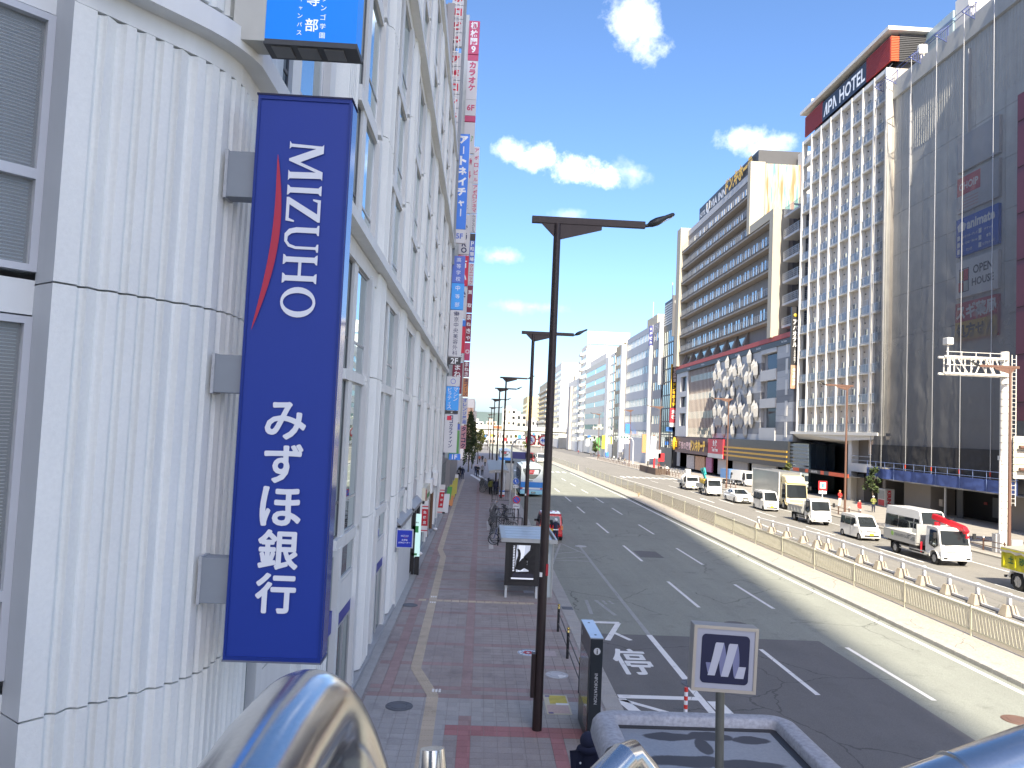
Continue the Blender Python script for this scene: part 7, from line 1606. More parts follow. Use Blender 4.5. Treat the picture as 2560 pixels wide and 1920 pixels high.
# small red car at the kerb, seen from behind
t = thing('red_car', 'small red car with a white roof stopped at the kerb, seen from behind', 'car', (4.72, 51.9, ZR), math.pi, None, world=False)
RC = M('car_red', (0.52, 0.012, 0.022), 0.22, var=0.03, spec=0.7); L, w, h = 3.4, 1.55, 1.72; b = L/2; zc = 0.22; y1, y2 = -b+0.6, b-0.55; R_ = 0.33
prof = [(-b+0.02, 0.3), (-b, 0.5), (-b+0.1, 0.85), (-b+0.75, 1.0), (-b+1.3, h-0.12), (-b+1.6, h), (b-0.35, h-0.02), (b-0.12, h-0.1), (b-0.02, 1.0), (b, 0.5), (b-0.03, 0.3), (y2+R_, zc)] + arch(y2, R_, 8, zc)[::-1][1:] + arch(y1, R_, 8, zc)[::-1] + [(-b+0.1, zc)]
body, hw = shell(t, prof, w, RC, 1.0, 0.12, h)
MB().box(-0.6, 0.6, -b+1.55, b-0.25, h-0.03, h+0.02).build('roof_panel', VW, t, bev=0.02)
for k in range(3): MB().box(-0.45+0.3*k, -0.33+0.3*k, -0.2, 0.5, h+0.02, h+0.026).build('roof_mark', MATS['sign_red'], t)
cross_glass(t, hw, (b-0.115, h-0.16), (b-0.03, 1.02), 0.12, 'rear_window'); cross_glass(t, hw, prof[3], prof[4], 0.1, 'windscreen')
side_glass(t, hw, [(-b+1.0, 1.03), (-b+1.35, h-0.2), (b-0.9, h-0.2), (b-0.9, 1.03)]); side_glass(t, hw, [(b-0.8, 1.03), (b-0.8, h-0.2), (b-0.25, h-0.22), (b-0.2, 1.03)])
for s in (-1, 1): MB().box(s*(w/2-0.16), s*(w/2-0.02), b-0.06, b+0.02, 0.72, 0.98).build('tail_light', M('tail_orange', (0.7, 0.22, 0.08), 0.3), t, bev=0.02)
MB().box(-w/2+0.06, w/2-0.06, b-0.08, b+0.06, 0.3, 0.55).build('bumper', RC, t, bev=0.04); MB().box(-0.17, 0.17, b+0.01, b+0.03, 0.62, 0.78).build('number_plate', PLY, t)
mirrors(t, w, -b+1.1, 1.02, VBLK); wheels(t, w, (y1, y2), 0.29, 0.18)
# ================================================================ SHELTERS, SIGNS, RACKS
SHG = M('shelter_grey', (0.40, 0.42, 0.42), 0.45, metal=0.3, var=0.08, vs=3); SHP = M('shelter_pale', (0.58, 0.61, 0.62), 0.4, var=0.05)
SHT = thing('bus_shelter', 'small bus shelter with a ribbed metal roof and a lit black and white hand poster', 'bus shelter', (2.1, 34, 0.06))
for a, b in [((1.02, 32.2), (3.3, 32.35)), ((1.02, 36.5), (3.3, 36.5))]: MB().box(a[0], b[0], a[1], a[1]+0.07, 2.36, 2.52).build('roof_beam', SHG, SHT)
for x in (1.0, 3.24): MB().box(x, x+0.08, 32.27, 36.5, 2.36, 2.52).build('roof_beam', SHG, SHT)
for k in range(5): MB().box(1.22, 3.1, 32.32+k*0.83, 33.1+k*0.83, 2.44+0.004*k, 2.475+0.004*k).build('roof_panel', M('shelter_roof', (0.40, 0.44, 0.47), 0.4, metal=0.3, var=0.14, vs=3, fine=0.15, fs=30), SHT)
MB().box(1.08, 1.22, 32.28, 36.5, 2.43, 2.5).build('roof_edge', SHG, SHT)
for x in (1.24, 2.5): MB().box(x, x+0.09, 32.5, 32.6, 0.06, 2.4).build('post', SHP, SHT)
MB().box(2.78, 3.18, 32.8, 32.9, 0.06, 2.38).build('side_panel', M('frosted', (0.45, 0.52, 0.54), 0.25, var=0.04), SHT); MB().box(3.16, 3.22, 32.75, 36.4, 0.06, 2.38).build('post', SHG, SHT)
cs = MB().box(1.2, 2.62, 32.36, 32.5, 0.58, 2.34).build('poster_case', BLK, SHT)
PT = 32.352
MB().box(1.36, 2.44, PT, PT+0.006, 0.74, 2.28).build('poster_paper', M('poster_black', (0.012, 0.012, 0.014), 0.4, var=0), cs)
PW = M('poster_white', (0.72, 0.75, 0.82), 0.5, var=0, emit=0.2)
def flat2(pts, m, nm, k): return MB().add([(1.36+1.08*a, PT-0.003-0.002*k, 0.74+1.54*b) for a, b in pts], [tuple(range(len(pts)))]).build(nm, m, cs)
flat2([(0.28, 0.97), (0.80, 0.97), (0.76, 0.72), (0.72, 0.5), (0.76, 0.28), (0.28, 0.26), (0.24, 0.5), (0.26, 0.8)], M('poster_glow', (0.40, 0.43, 0.5), 0.5, var=0.35, vs=1.6, emit=0.3), 'poster_glow', 0)
flat2([(0.34, 0.97), (0.60, 0.97), (0.56, 0.6), (0.56, 0.3), (0.36, 0.27), (0.32, 0.55)], PW, 'poster_glow', 1)
for pts in [[(0.26, 0.33), (0.44, 0.30), (0.62, 0.38), (0.70, 0.48), (0.68, 0.60), (0.58, 0.66), (0.47, 0.60), (0.36, 0.50), (0.27, 0.46)],
            [(0.26, 0.36), (0.38, 0.50), (0.43, 0.62), (0.44, 0.74), (0.40, 0.84), (0.33, 0.88), (0.29, 0.86), (0.33, 0.78), (0.33, 0.68), (0.27, 0.56)],
            [(0.54, 0.66), (0.66, 0.55), (0.90, 0.80), (0.93, 0.86), (0.88, 0.90), (0.82, 0.87)], [(0.67, 0.61), (0.72, 0.50), (0.98, 0.61), (1.0, 0.66), (0.96, 0.70), (0.90, 0.70)],
            [(0.70, 0.53), (0.70, 0.44), (0.97, 0.46), (1.0, 0.495), (0.97, 0.53)], [(0.69, 0.46), (0.58, 0.37), (0.86, 0.28), (0.92, 0.29), (0.92, 0.33), (0.88, 0.36)]]:
    flat2(pts, M('poster_ink', (0.008, 0.008, 0.010), 0.5, var=0), 'hand_silhouette', 3)
for k in range(16): flat2([(0.14+0.02*(k % 2), 0.28+k*0.043), (0.21, 0.28+k*0.043), (0.21, 0.305+k*0.043), (0.14, 0.305+k*0.043)], PW, 'poster_text', 3)
flat2([(0.1, 0.07), (0.95, 0.07), (0.95, 0.11), (0.1, 0.11)], PW, 'poster_text', 3)
sk = [(0.15, 0.12)] + [(0.15+0.8*k/16, 0.2+0.05*((k*7) % 5)/4) for k in range(17)] + [(0.95, 0.12)]
flat2(sk, M('poster_skyline', (0.03, 0.03, 0.05), 0.5, var=0.3, vs=20), 'poster_skyline', 3)
LS = thing('bus_shelter', 'long bus stop roof with a curved grey-beige sheet beside the waiting people', 'bus shelter', (1.9, 90, 0.06))
vs = []; fs = []
for j, y in enumerate((80.0, 84, 88, 92, 97, 102)):
    for i in range(9): u = i/8; vs.append((0.9+2.05*u+0.0*j, y, 2.60+0.2*math.sin(u*math.pi*0.62)-0.3*max(0, u-0.7)+0.02*j))
for j in range(5):
    for i in range(8): fs.append((j*9+i, j*9+i+1, (j+1)*9+i+1, (j+1)*9+i))
MB().add(vs, fs, True).build('roof_sheet', M('canopy_beige', (0.40, 0.40, 0.36), 0.5, var=0.06), LS)
MB().poly([(0.9, 79.98, 2.59), (1.4, 79.98, 2.69), (2.2, 79.98, 2.78), (2.6, 79.98, 2.73), (2.95, 79.98, 2.66), (2.95, 79.98, 2.45), (2.6, 79.98, 2.5), (0.9, 79.98, 2.36)], (0, 0.05, 0)).build('fascia', M('canopy_fascia', (0.36, 0.36, 0.34), 0.5), LS)
text(LS, 'OSAKA CITY BUS STOP'.replace('OSAKA CITY BUS STOP', 'あべの橋'), (1.2, 79.96, 2.5), X, Z, 1.2, 0.13, SIGN_W, 0.02, res=2)
for y in (80.3, 86, 92, 98, 101.5): MB().box(2.5, 2.6, y, y+0.1, 0.06, 2.7).build('post', SHP, LS)
for y in (83, 89): MB().box(2.2, 2.32, y, y+1.4, 0.4, 2.2).build('timetable', SHP, LS)
bx = thing('stop_sign_box', 'white bus stop box with a black top behind the long shelter', 'bus stop sign', (3.3, 89, 0.06))
MB().box(2.8, 3.85, 89, 89.4, 3.05, 3.35).build('top', BLK, bx); MB().box(2.95, 3.75, 89.02, 89.38, 0.06, 3.05).build('box', SHP, bx)
def round_sign(name, lab, x, y, zc, r, kind, pole_top=None, arm=None, plate=None, parent=None):
    t = parent or thing(name, lab, 'traffic sign', (x, y, 0.06))
    RED = M('ts_red', (0.50, 0.015, 0.03), 0.4, var=0); BLU = M('ts_blue', (0.015, 0.10, 0.48), 0.4, var=0); WHI = M('ts_white', (0.72, 0.75, 0.78), 0.4, var=0)
    if pole_top: MB().tube([(x, y+0.05, 0.0), (x, y+0.05, pole_top)], 0.035, 8).build('pole', WHI, t)
    MB().cyl((x, y, zc), r, 0.02, 28, 'y').build('disc', WHI if kind == 'walk' else RED, t)
    if kind == 'stop': MB().cyl((x, y-0.004, zc), r*0.74, 0.01, 28, 'y').build('disc_inner', BLU, t); MB().beam((x-r*0.55, y-0.006, zc+r*0.55), (x+r*0.55, y-0.006, zc-r*0.55), 0.01, r*0.2, (0.7, 0, 0.7)).build('bar', RED, t)
    elif kind == 'walk': 
        MB().cyl((x, y-0.004, zc), r*0.93, 0.01, 28, 'y').build('disc_inner', BLU, t); d = MB().ball((x-0.03, y-0.012, zc+r*0.45), r*0.13, 8, 6, 1, 0.2, 1).box(x-0.07, x+0.0, y-0.014, y-0.008, zc-r*0.15, zc+r*0.34)
        d.tube([(x+0.06+0.05*math.cos(a), y-0.01, zc-r*0.4+0.05*math.sin(a)) for a in [k*math.pi/5 for k in range(10)]], 0.01, 4, closed=True); d.build('pictogram', WHI, t)
    else:
        MB().cyl((x, y-0.004, zc), r*0.72, 0.01, 28, 'y').build('disc_inner', WHI, t)
        if kind == '40': text(t, '40', (x-r*0.55, y-0.012, zc-r*0.4), X, Z, r*1.1, r*0.8, BLU, 0.03)
        else:
            MB().tube([(x-r*0.25, y-0.012, zc-r*0.4)] + [(x+r*0.22*math.cos(math.pi-q*math.pi/6)-r*0.03, y-0.012, zc+r*0.15+r*0.22*math.sin(math.pi*q/6)) for q in range(7)] + [(x+r*0.2, y-0.012, zc-r*0.15)], r*0.075, 6).build('arrow', BLU, t)
            MB().add([(x+r*0.02, y-0.018, zc-r*0.1), (x+r*0.4, y-0.018, zc-r*0.1), (x+r*0.2, y-0.018, zc-r*0.42)], [(0, 1, 2)]).build('arrow_tip', BLU, t); MB().beam((x-r*0.52, y-0.008, zc+r*0.52), (x+r*0.52, y-0.008, zc-r*0.52), 0.008, r*0.16, (0.7, 0, 0.7)).build('bar', RED, t)
    if plate: MB().box(x-r*0.85, x+r*0.85, y-0.01, y+0.01, zc-r-0.3, zc-r-0.06).build('plate', WHI, t); text(t, plate, (x-r*0.7, y-0.014, zc-r-0.25), X, Z, r*1.4, 0.13, M('ts_ink', (0.05, 0.05, 0.08), 0.5, var=0), 0.02, res=2)
    return t
round_sign('traffic_sign', 'red and blue no-stopping sign with a small plate among the parked bicycles', 2.6, 54, 2.12, 0.26, 'stop', 2.45, plate='自動車')
round_sign('traffic_sign', 'blue round walking and cycling sign just left of the bus', 3.25, 70, 2.3, 0.29, 'walk', 2.65, plate='歩行者')
AR = thing('traffic_sign', 'curved grey pole carrying two red-ringed signs over the lane, one reading 40', 'traffic sign', (2.62, 66, 0.06))
MB().tube([(2.62, 66.1, 0), (2.6, 66.1, 5.4)] + [(2.6+0.75*(1-math.cos(a)), 66.1, 5.4+0.75*math.sin(a)) for a in [k*math.pi/12 for k in range(1, 7)]] + [(5.9, 66.1, 6.22)], 0.065, 10).build('pole', M('pole_grey', (0.36, 0.38, 0.40), 0.45, metal=0.3), AR)
round_sign('', '', 4.17, 66, 6.1, 0.46, 'uturn', parent=AR); round_sign('', '', 5.25, 66, 6.1, 0.46, '40', parent=AR)
pb = thing('placard', 'small red white and blue notice board at the head of the bus queue', 'notice board', (2.3, 79, 0.06))
MB().box(2.03, 2.57, 79, 79.03, 0.1, 0.75).build('board', SIGN_W, pb); MB().box(2.03, 2.57, 78.985, 79, 0.58, 0.74).build('blue_strip', S_BLUE, pb); MB().box(2.03, 2.57, 78.985, 79, 0.12, 0.3).build('red_strip', MATS['sign_red'], pb)
for i, (y, n_) in enumerate([(46.6, 9), (52.2, 9), (57.6, 9), (73.5, 8)]):
    rk = thing('barrier_rail', ['black bar barrier in front of the nearest parked bicycles', 'second black bar barrier among the parked bicycles', 'third black bar barrier behind the parked bicycles', 'black bar barrier by the notice board and queue'][i], 'barrier', (2.1, y, 0.06), 0, 'black barriers round the bicycle parking')
    for x in (1.25, 2.95): MB().box(x-0.035, x+0.035, y-0.035, y+0.035, 0.06, 1.12).build('post', BLK, rk)
    for z in (1.08, 0.25): MB().box(1.28, 2.92, y-0.02, y+0.02, z, z+0.045).build('rail', BLK, rk)
    for k in range(n_): MB().box(1.4+k*1.42/n_, 1.42+k*1.42/n_, y-0.01, y+0.01, 0.28, 1.08).build('bar', BLK, rk)
for k in range(8): MB().box(0.72, 0.98, 45.3+k*0.42, 45.5+k*0.42, 0.066, 0.0685).build('white_dash', PAINT, SIDE)
for k in range(10): MB().box(0.66, 0.9, 53.5+k*0.5, 53.75+k*0.5, 0.066, 0.0685).build('white_dash', PAINT, SIDE)
for pts in [[(-1.5, 117), (-1.2, 119), (0.9, 99), (0.7, 96.5)], [(-0.9, 121), (-0.6, 122), (0.95, 108), (0.9, 104)]]: MB().add([(x, y, 0.07+gz(y)) for x, y in pts], [(3, 2, 1, 0)]).build('pale_band', PAINT, SIDE)  # pale slanting bands laid flat on the far pavement
MB().add([(x, y, 0.07) for x, y in [(-2.5, 72.3), (0.9, 73.1), (0.9, 73.3), (-2.5, 72.5)]], [(0, 1, 2, 3)]).build('pale_band', PAINT_W, SIDE)

# ================================================================ BICYCLES
BFR = [M('bike_silver', (0.42, 0.43, 0.45), 0.3, metal=0.6), M('bike_black', (0.03, 0.03, 0.035), 0.35), M('bike_blue', (0.03, 0.07, 0.30), 0.35), M('bike_grey', (0.16, 0.17, 0.18), 0.35, metal=0.3)]
def bicycle():
    t = thing('bicycle', 'x', 'bicycle', (0, 0, 0), 0, 'bicycles parked by the kerb', world=False)
    r = 0.33
    def wheel(x):
        w = MB().tube([(x+r*math.cos(2*math.pi*k/20), 0, r+r*math.sin(2*math.pi*k/20)) for k in range(20)], 0.021, 5, closed=True).build('wheel', TYRE, t)
        s = MB()
        for k in range(9): a = 2*math.pi*k/9; s.beam((x, 0, r), (x+r*0.96*math.cos(a), 0, r+r*0.96*math.sin(a)), 0.007)
        s.tube([(x+(r-0.03)*math.cos(2*math.pi*k/16), 0, r+(r-0.03)*math.sin(2*math.pi*k/16)) for k in range(16)], 0.012, 4, closed=True); s.build('spokes', RIMM, w)
        MB().tube([(x+(r+0.035)*math.cos(a), 0, r+(r+0.035)*math.sin(a)) for a in [0.3+k*2.4/8 for k in range(9)]], 0.02, 4).build('mudguard', BFR[0], t)
    wheel(-0.55); wheel(0.55)
    MB().tube([(-0.55, 0, r), (-0.42, 0, 0.75), (-0.40, 0, 0.92)], 0.018, 6).tube([(-0.44, 0, 0.68), (-0.2, 0, 0.34), (0.02, 0, 0.3), (0.13, 0, 0.78)], 0.018, 6).tube([(0.02, 0, 0.3), (0.55, 0, r), (0.12, 0, 0.68)], 0.013, 6).build('frame', BFR[1], t)
    MB().tube([(-0.40, 0, 0.92), (-0.38, 0.12, 1.0), (-0.28, 0.27, 1.0)], 0.013, 6).tube([(-0.40, 0, 0.92), (-0.38, -0.12, 1.0), (-0.28, -0.27, 1.0)], 0.013, 6).build('handlebar', BFR[0], t)
    MB().ball((0.16, 0, 0.83), 0.12, 10, 6, 1.05, 0.8, 0.42).build('saddle', VBLK, t)
    b = MB()
    for z in (0.68, 0.78, 0.88): b.tube([(-0.78, -0.14, z), (-0.5, -0.14, z), (-0.5, 0.14, z), (-0.78, 0.14, z)], 0.008, 4, closed=True)
    for x, y in [(-0.78, -0.14), (-0.64, -0.14), (-0.5, -0.14), (-0.5, 0.14), (-0.64, 0.14), (-0.78, 0.14), (-0.78, 0)]: b.tube([(x, y, 0.66), (x, y, 0.9)], 0.008, 4)
    b.box(-0.78, -0.5, -0.14, 0.14, 0.655, 0.665).build('basket', BFR[3], t)
    MB().tube([(0.3, -0.1, 0.72), (0.7, -0.1, 0.72), (0.7, 0.1, 0.72), (0.3, 0.1, 0.72)], 0.01, 4, closed=True).build('rear_rack', BFR[0], t)
    return t
b0 = bicycle(); used = False
rb_ = random.Random(5)
spots = [(1.55, 47.0+0.75*k, 0) for k in range(4)] + [(1.75, 52.9+0.6*k, 1) for k in range(7)] + [(1.85, 58.2+0.62*k, 2) for k in range(9)] + [(1.0, 84+1.3*k, 3) for k in range(10)] + [(40.0, 150+2.2*k, 4) for k in range(6)] + [(39.5, 215+3*k, 5) for k in range(14)]
words_ = ['nearest the shelter', 'between the first two black barriers', 'behind the third black barrier', 'beside the long shelter roof', 'on the sunny right pavement', 'in the far right-hand row']
ords = ['first', 'second', 'third', 'fourth', 'fifth', 'sixth', 'seventh', 'eighth', 'ninth', 'tenth', 'eleventh', 'twelfth', 'thirteenth', 'fourteenth']
cn = {}
for x, y, gk in spots:
    cn[gk] = cn.get(gk, 0)+1
    rz = R(rb_.uniform(-16, 16)); lab = '%s bicycle from the camera in the row %s' % (ords[cn[gk]-1], words_[gk])
    if not used: o = b0; used = True; o.location = (x, y, 0.06+gz(y)); o.rotation_euler = (0, R(0), rz); o['label'] = lab
    else: o = copy_tree(b0, (x+rb_.uniform(-0.12, 0.12), y, 0.06+gz(y)), rz, lab)
    fm_ = BFR[rb_.randrange(4)]
    for ch in o.children:
        if ch.name.startswith('frame'):
            ch.material_slots[0].link = 'OBJECT'; ch.material_slots[0].material = fm_

# ================================================================ PEOPLE
def skin_body(name, J, E_, sub=2):
    me = bpy.data.meshes.new(name); keys = list(J); me.from_pydata([J[k][0] for k in keys], [(keys.index(a), keys.index(b)) for a, b in E_], [])
    o = bpy.data.objects.new(name, me); COL.objects.link(o); o.modifiers.new('skin', 'SKIN'); s = o.modifiers.new('sub', 'SUBSURF'); s.levels = sub; s.render_levels = sub
    me.skin_vertices[0].data[0].use_root = True
    for k, d in zip(keys, me.skin_vertices[0].data): d.radius = J[k][1]
    return o
def pose(kind):
    wk = 0.0; lean = 0.0; arm = 'down'
    if kind == 'walk': wk = 0.2
    if kind == 'front': arm = 'front'
    if kind == 'lean': lean = 0.34; arm = 'reach'
    if kind == 'bend': lean = 0.62; arm = 'reach'
    def up(z, x=0.0, y=0.0): dz = z-0.88; return (x, y-lean*dz*1.05, 0.88+dz*math.sqrt(max(0.1, 1-min(0.98, lean)**2)))
    J = {'pelvis': ((0, 0, 0.88), (0.145, 0.105)), 'waist': (up(1.02), (0.135, 0.10)), 'chest': (up(1.24), (0.165, 0.115)), 'neck0': (up(1.37), (0.075, 0.07)), 'neck': (up(1.42), (0.05, 0.052)), 'head': (up(1.51, 0, -0.012), (0.078, 0.092)), 'crown': (up(1.60), (0.066, 0.08))}
    E_ = [('pelvis', 'waist'), ('waist', 'chest'), ('chest', 'neck0'), ('neck0', 'neck'), ('neck', 'head'), ('head', 'crown')]
    for s, n in ((-1, 'l'), (1, 'r')):
        J['sh'+n] = (up(1.33, s*0.175), (0.068, 0.07))
        if arm == 'down': el = up(1.09, s*0.235, 0.03-s*wk*0.5); wr = up(0.86, s*0.245, -0.04-s*wk*0.8); hd = up(0.78, s*0.24, -0.06-s*wk*0.9)
        elif arm == 'front': el = up(1.10, s*0.25, -0.03); wr = up(1.06, s*0.10, -0.20); hd = up(1.05, s*0.03, -0.22)
        else: el = up(1.12, s*0.25, -0.16); wr = up(1.02, s*0.20, -0.36); hd = up(1.0, s*0.18, -0.44)
        J['el'+n] = (el, (0.052, 0.052)); J['wr'+n] = (wr, (0.034, 0.034)); J['hd'+n] = (hd, (0.036, 0.03))
        fy = -s*wk
        J['hip'+n] = ((s*0.09, 0, 0.80), (0.095, 0.10)); J['kn'+n] = ((s*0.095, fy*0.55-0.02, 0.47), (0.065, 0.068)); J['an'+n] = ((s*0.10, fy*1.15+0.02, 0.085+abs(fy)*0.12*(1 if fy > 0 else 0)), (0.046, 0.048)); J['toe'+n] = ((s*0.11, fy*1.15-0.13, 0.045), (0.042, 0.032))
        E_ += [('neck0', 'sh'+n), ('sh'+n, 'el'+n), ('el'+n, 'wr'+n), ('wr'+n, 'hd'+n), ('pelvis', 'hip'+n), ('hip'+n, 'kn'+n), ('kn'+n, 'an'+n), ('an'+n, 'toe'+n)]
    return J, E_, lean
tmpo = {}
for kd in ('stand', 'walk', 'front', 'lean', 'bend'):
    J, E_, ln = pose(kd); tmpo[kd] = (skin_body('person_'+kd, J, E_), J)
dg = bpy.context.evaluated_depsgraph_get(); PM = {}
for kd, (o, J) in tmpo.items():
    me = bpy.data.meshes.new_from_object(o.evaluated_get(dg)); PM[kd] = (me, J)
for kd, (o, J) in tmpo.items(): bpy.data.objects.remove(o)
def cloth(key, c): return M('cloth_'+key, c, 0.85, var=0.12, vs=6)
CL = {'navy': cloth('navy', (0.012, 0.016, 0.045)), 'black': cloth('black', (0.012, 0.012, 0.014)), 'grey': cloth('grey', (0.20, 0.20, 0.21)), 'red': cloth('red', (0.5, 0.03, 0.03)), 'white': cloth('white', (0.6, 0.6, 0.58)), 'olive': cloth('olive', (0.20, 0.22, 0.06)), 'beige': cloth('beige', (0.35, 0.27, 0.18)), 'jeans': cloth('jeans', (0.05, 0.07, 0.14)), 'rust': cloth('rust', (0.35, 0.10, 0.05))}
SKIN = M('skin_tone', (0.48, 0.30, 0.21), 0.6, var=0.05); HAIR = M('hair_black', (0.015, 0.012, 0.01), 0.6, var=0.1); SHOE = M('shoes', (0.05, 0.045, 0.045), 0.5); HAIRG = M('hair_grey', (0.35, 0.35, 0.36), 0.6)
def person(label, x, y, rz, kind='stand', coat='navy', legs='black', hair=HAIR, h=1.65, long=False, group=None, shoes=SHOE):
    """rz = 0 faces the camera"""
    me, J = PM[kind]; me = me.copy(); me.name = 'person'
    for m in (CL[coat], CL[legs], SKIN, hair, shoes): me.materials.append(m)
    hc = Vector(J['head'][0]); hands = [Vector(J['hdl'][0]), Vector(J['hdr'][0])]; nk = Vector(J['neck'][0])
    for p in me.polygons:
        c = p.center; i = 0
        if (c-hc).length < 0.21 and (c-hc).z > -0.10 and (c-nk).length < 0.42 and c.z > nk.z-0.03:
            i = 3 if (c.z > hc.z+0.055 or c.y > hc.y+0.02) else 2
        elif min((c-q).length for q in hands) < 0.085: i = 2
        elif c.z < 0.085: i = 4
        elif c.z < (0.5 if long else 0.84) and abs(c.x) < 0.24 and c.y > -0.3: i = 1
        p.material_index = i; p.use_smooth = True
    o = bpy.data.objects.new('person', me); COL.objects.link(o); s = h/1.67; o.scale = (s, s, s); o.location = (x, y, gz(y)+0.06 if (x < 3.4 or x > 34.3) else gz(y)+ZR); o.rotation_euler = (0, 0, rz); o['_o'] = (0, 0, 0)
    nb = MB().ball((hc.x, hc.y-0.105, hc.z-0.005), 0.016, 6, 5, 0.8, 1.2, 1.4); nb.build('nose', SKIN, o)
    ey = MB()
    for sx in (-0.03, 0.03): ey.ball((hc.x+sx, hc.y-0.094, hc.z+0.022), 0.009, 6, 4)
    ey.build('eyes', HAIR, o); MB().box(hc.x-0.022, hc.x+0.022, hc.y-0.101, hc.y-0.09, hc.z-0.045, hc.z-0.037).build('mouth', M('lips', (0.35, 0.12, 0.10), 0.6), o)
    return tag(o, label, 'person', group)
PI = math.pi
p = person('person in a navy hooded coat beside the information pillar, seen from behind and above', 2.12, 14.0, PI*0.95, 'stand', 'navy', 'navy', h=1.66, long=True)
hd = MB().ball((0, 0.015, 1.53), 0.155, 14, 10, 0.95, 1.05, 1.0).ball((0, 0.05, 1.40), 0.16, 14, 8, 1.25, 0.9, 0.6); hd.build('hood', CL['navy'], p)
MB().poly([(-0.32, -0.02, 1.32), (-0.16, 0.12, 1.40), (0.16, 0.12, 1.40), (0.32, -0.02, 1.32), (0.24, 0.14, 0.75), (-0.24, 0.14, 0.75)], (0, 0.03, 0)).build('cape_back', CL['navy'], p); MB().ball((0.12, 0.18, 1.2), 0.02, 8, 6).build('button', SIGN_W, p)
p = person('police officer in navy uniform and white helmet standing behind the red car', 4.85, 48.6, PI, 'lean', 'navy', 'navy', h=1.66, shoes=SIGN_W)
hc = PM['lean'][1]['head'][0]; MB().ball((hc[0], hc[1], hc[2]+0.045), 0.125, 14, 9, 0.95, 1.1, 0.95).build('helmet', SIGN_W, p)
MB().box(-0.16, 0.16, -0.12, 0.13, 0.92, 0.97).build('belt', SIGN_W, p)
person('person in grey bending over a bicycle at the edge of the bicycle parking', 0.95, 59.5, PI*0.6, 'bend', 'grey', 'grey', HAIRG)
person('person in a pale yellow-green vest at the tail of the bus queue', 1.18, 81.4, PI, 'stand', 'olive', 'black')
person('person in a long dark navy coat in the bus queue', 1.66, 80.6, PI*0.9, 'stand', 'navy', 'black', h=1.72, long=True)
person('person in black at the front of the bus queue beside the shelter post', 1.95, 82.4, -PI/2, 'front', 'black', 'black')
p = person('person walking away along the left pavement with a dark backpack', -2.76, 102.6, PI, 'walk', 'black', 'navy', h=1.62); MB().box(-0.15, 0.15, 0.1, 0.26, 0.98, 1.36).build('backpack', CL['grey'], p, bev=0.04)
person('taller companion in navy walking away beside the one with the backpack', -2.3, 104.5, PI, 'walk', 'navy', 'navy', h=1.74)
person('third of the walking group, half hidden behind the two in dark clothes', -2.75, 108, PI, 'walk', 'black', 'black', h=1.72)
person('person in black walking towards the camera across the white pavement lines', -0.3, 111.5, 0, 'front', 'black', 'black', h=1.76)
person('person in navy just behind the one crossing the white pavement lines', -0.62, 114.5, 0, 'walk', 'navy', 'jeans', h=1.7)
person('person in a grey top walking by the bicycles near the long shelter', 0.35, 116.5, 0, 'walk', 'grey', 'black', h=1.68)
for i, (x, y, c_, l_) in enumerate([(-3.0, 167, 'black', 'far person in black close to the left shop wall'), (-2.4, 169, 'navy', 'far person in navy beside the one in black on the left'), (-1.9, 172, 'black', 'far person in black walking under the dark tree'), (-0.2, 168, 'rust', 'far person in a rust jacket on the left pavement'), (0.4, 170, 'black', 'far person in black right of the rust jacket'), (0.9, 150, 'beige', 'person in beige near the far bicycles on the left')]): person(l_, x, y, PI if i % 2 else 0, 'walk' if i % 3 else 'stand', c_, 'black', group='pedestrians far down the left pavement')
p = person('traffic guard in a red jacket and white trousers before the hotel entrance', 39.6, 84.8, R(20), 'front', 'red', 'white', h=1.76); MB().ball((0, 0, 1.585), 0.115, 12, 8, 0.95, 1.1, 0.8).build('helmet', M('helmet_orange', (0.65, 0.25, 0.1), 0.4), p)
p = person('guard with a yellow reflective vest standing by the drinks machine', 40.4, 79.0, R(-10), 'front', 'olive', 'navy', h=1.68); MB().ball((0, 0, 1.585), 0.115, 12, 8, 0.95, 1.1, 0.8).build('helmet', SIGN_W, p)
person('person with a white cap half hidden behind the white tipper truck', 36.0, 73.0, R(30), 'stand', 'red', 'grey', SIGN_W, 1.7)
for i, (x, y, c_, l_) in enumerate([(34.6, 149, 'black', 'man in black walking by the dark planter fence on the right'), (36.5, 152, 'white', 'person in white near the round gold emblem'), (37.5, 158, 'grey', 'person in grey near the bicycles on the right pavement'), (38.5, 168, 'red', 'person in red under the gold store lettering'), (40, 186, 'black', 'person in black below the yellow-edged blade sign'), (37, 200, 'beige', 'person in beige before the grey office on the right'), (38, 214, 'navy', 'person in navy by the long grey office'), (39, 228, 'white', 'person in white by the long grey office'), (37, 244, 'rust', 'person in rust beyond the long grey office'), (38, 262, 'black', 'person in black by the narrow tan building'), (39.5, 280, 'grey', 'person in grey by the slim white building'), (37.5, 300, 'red', 'farthest person in red on the right pavement')]): person(l_, x, y, (0, PI, PI/2)[i % 3], 'walk' if i % 2 else 'stand', c_, ('black', 'jeans')[i % 2], group='pedestrians on the right pavement')

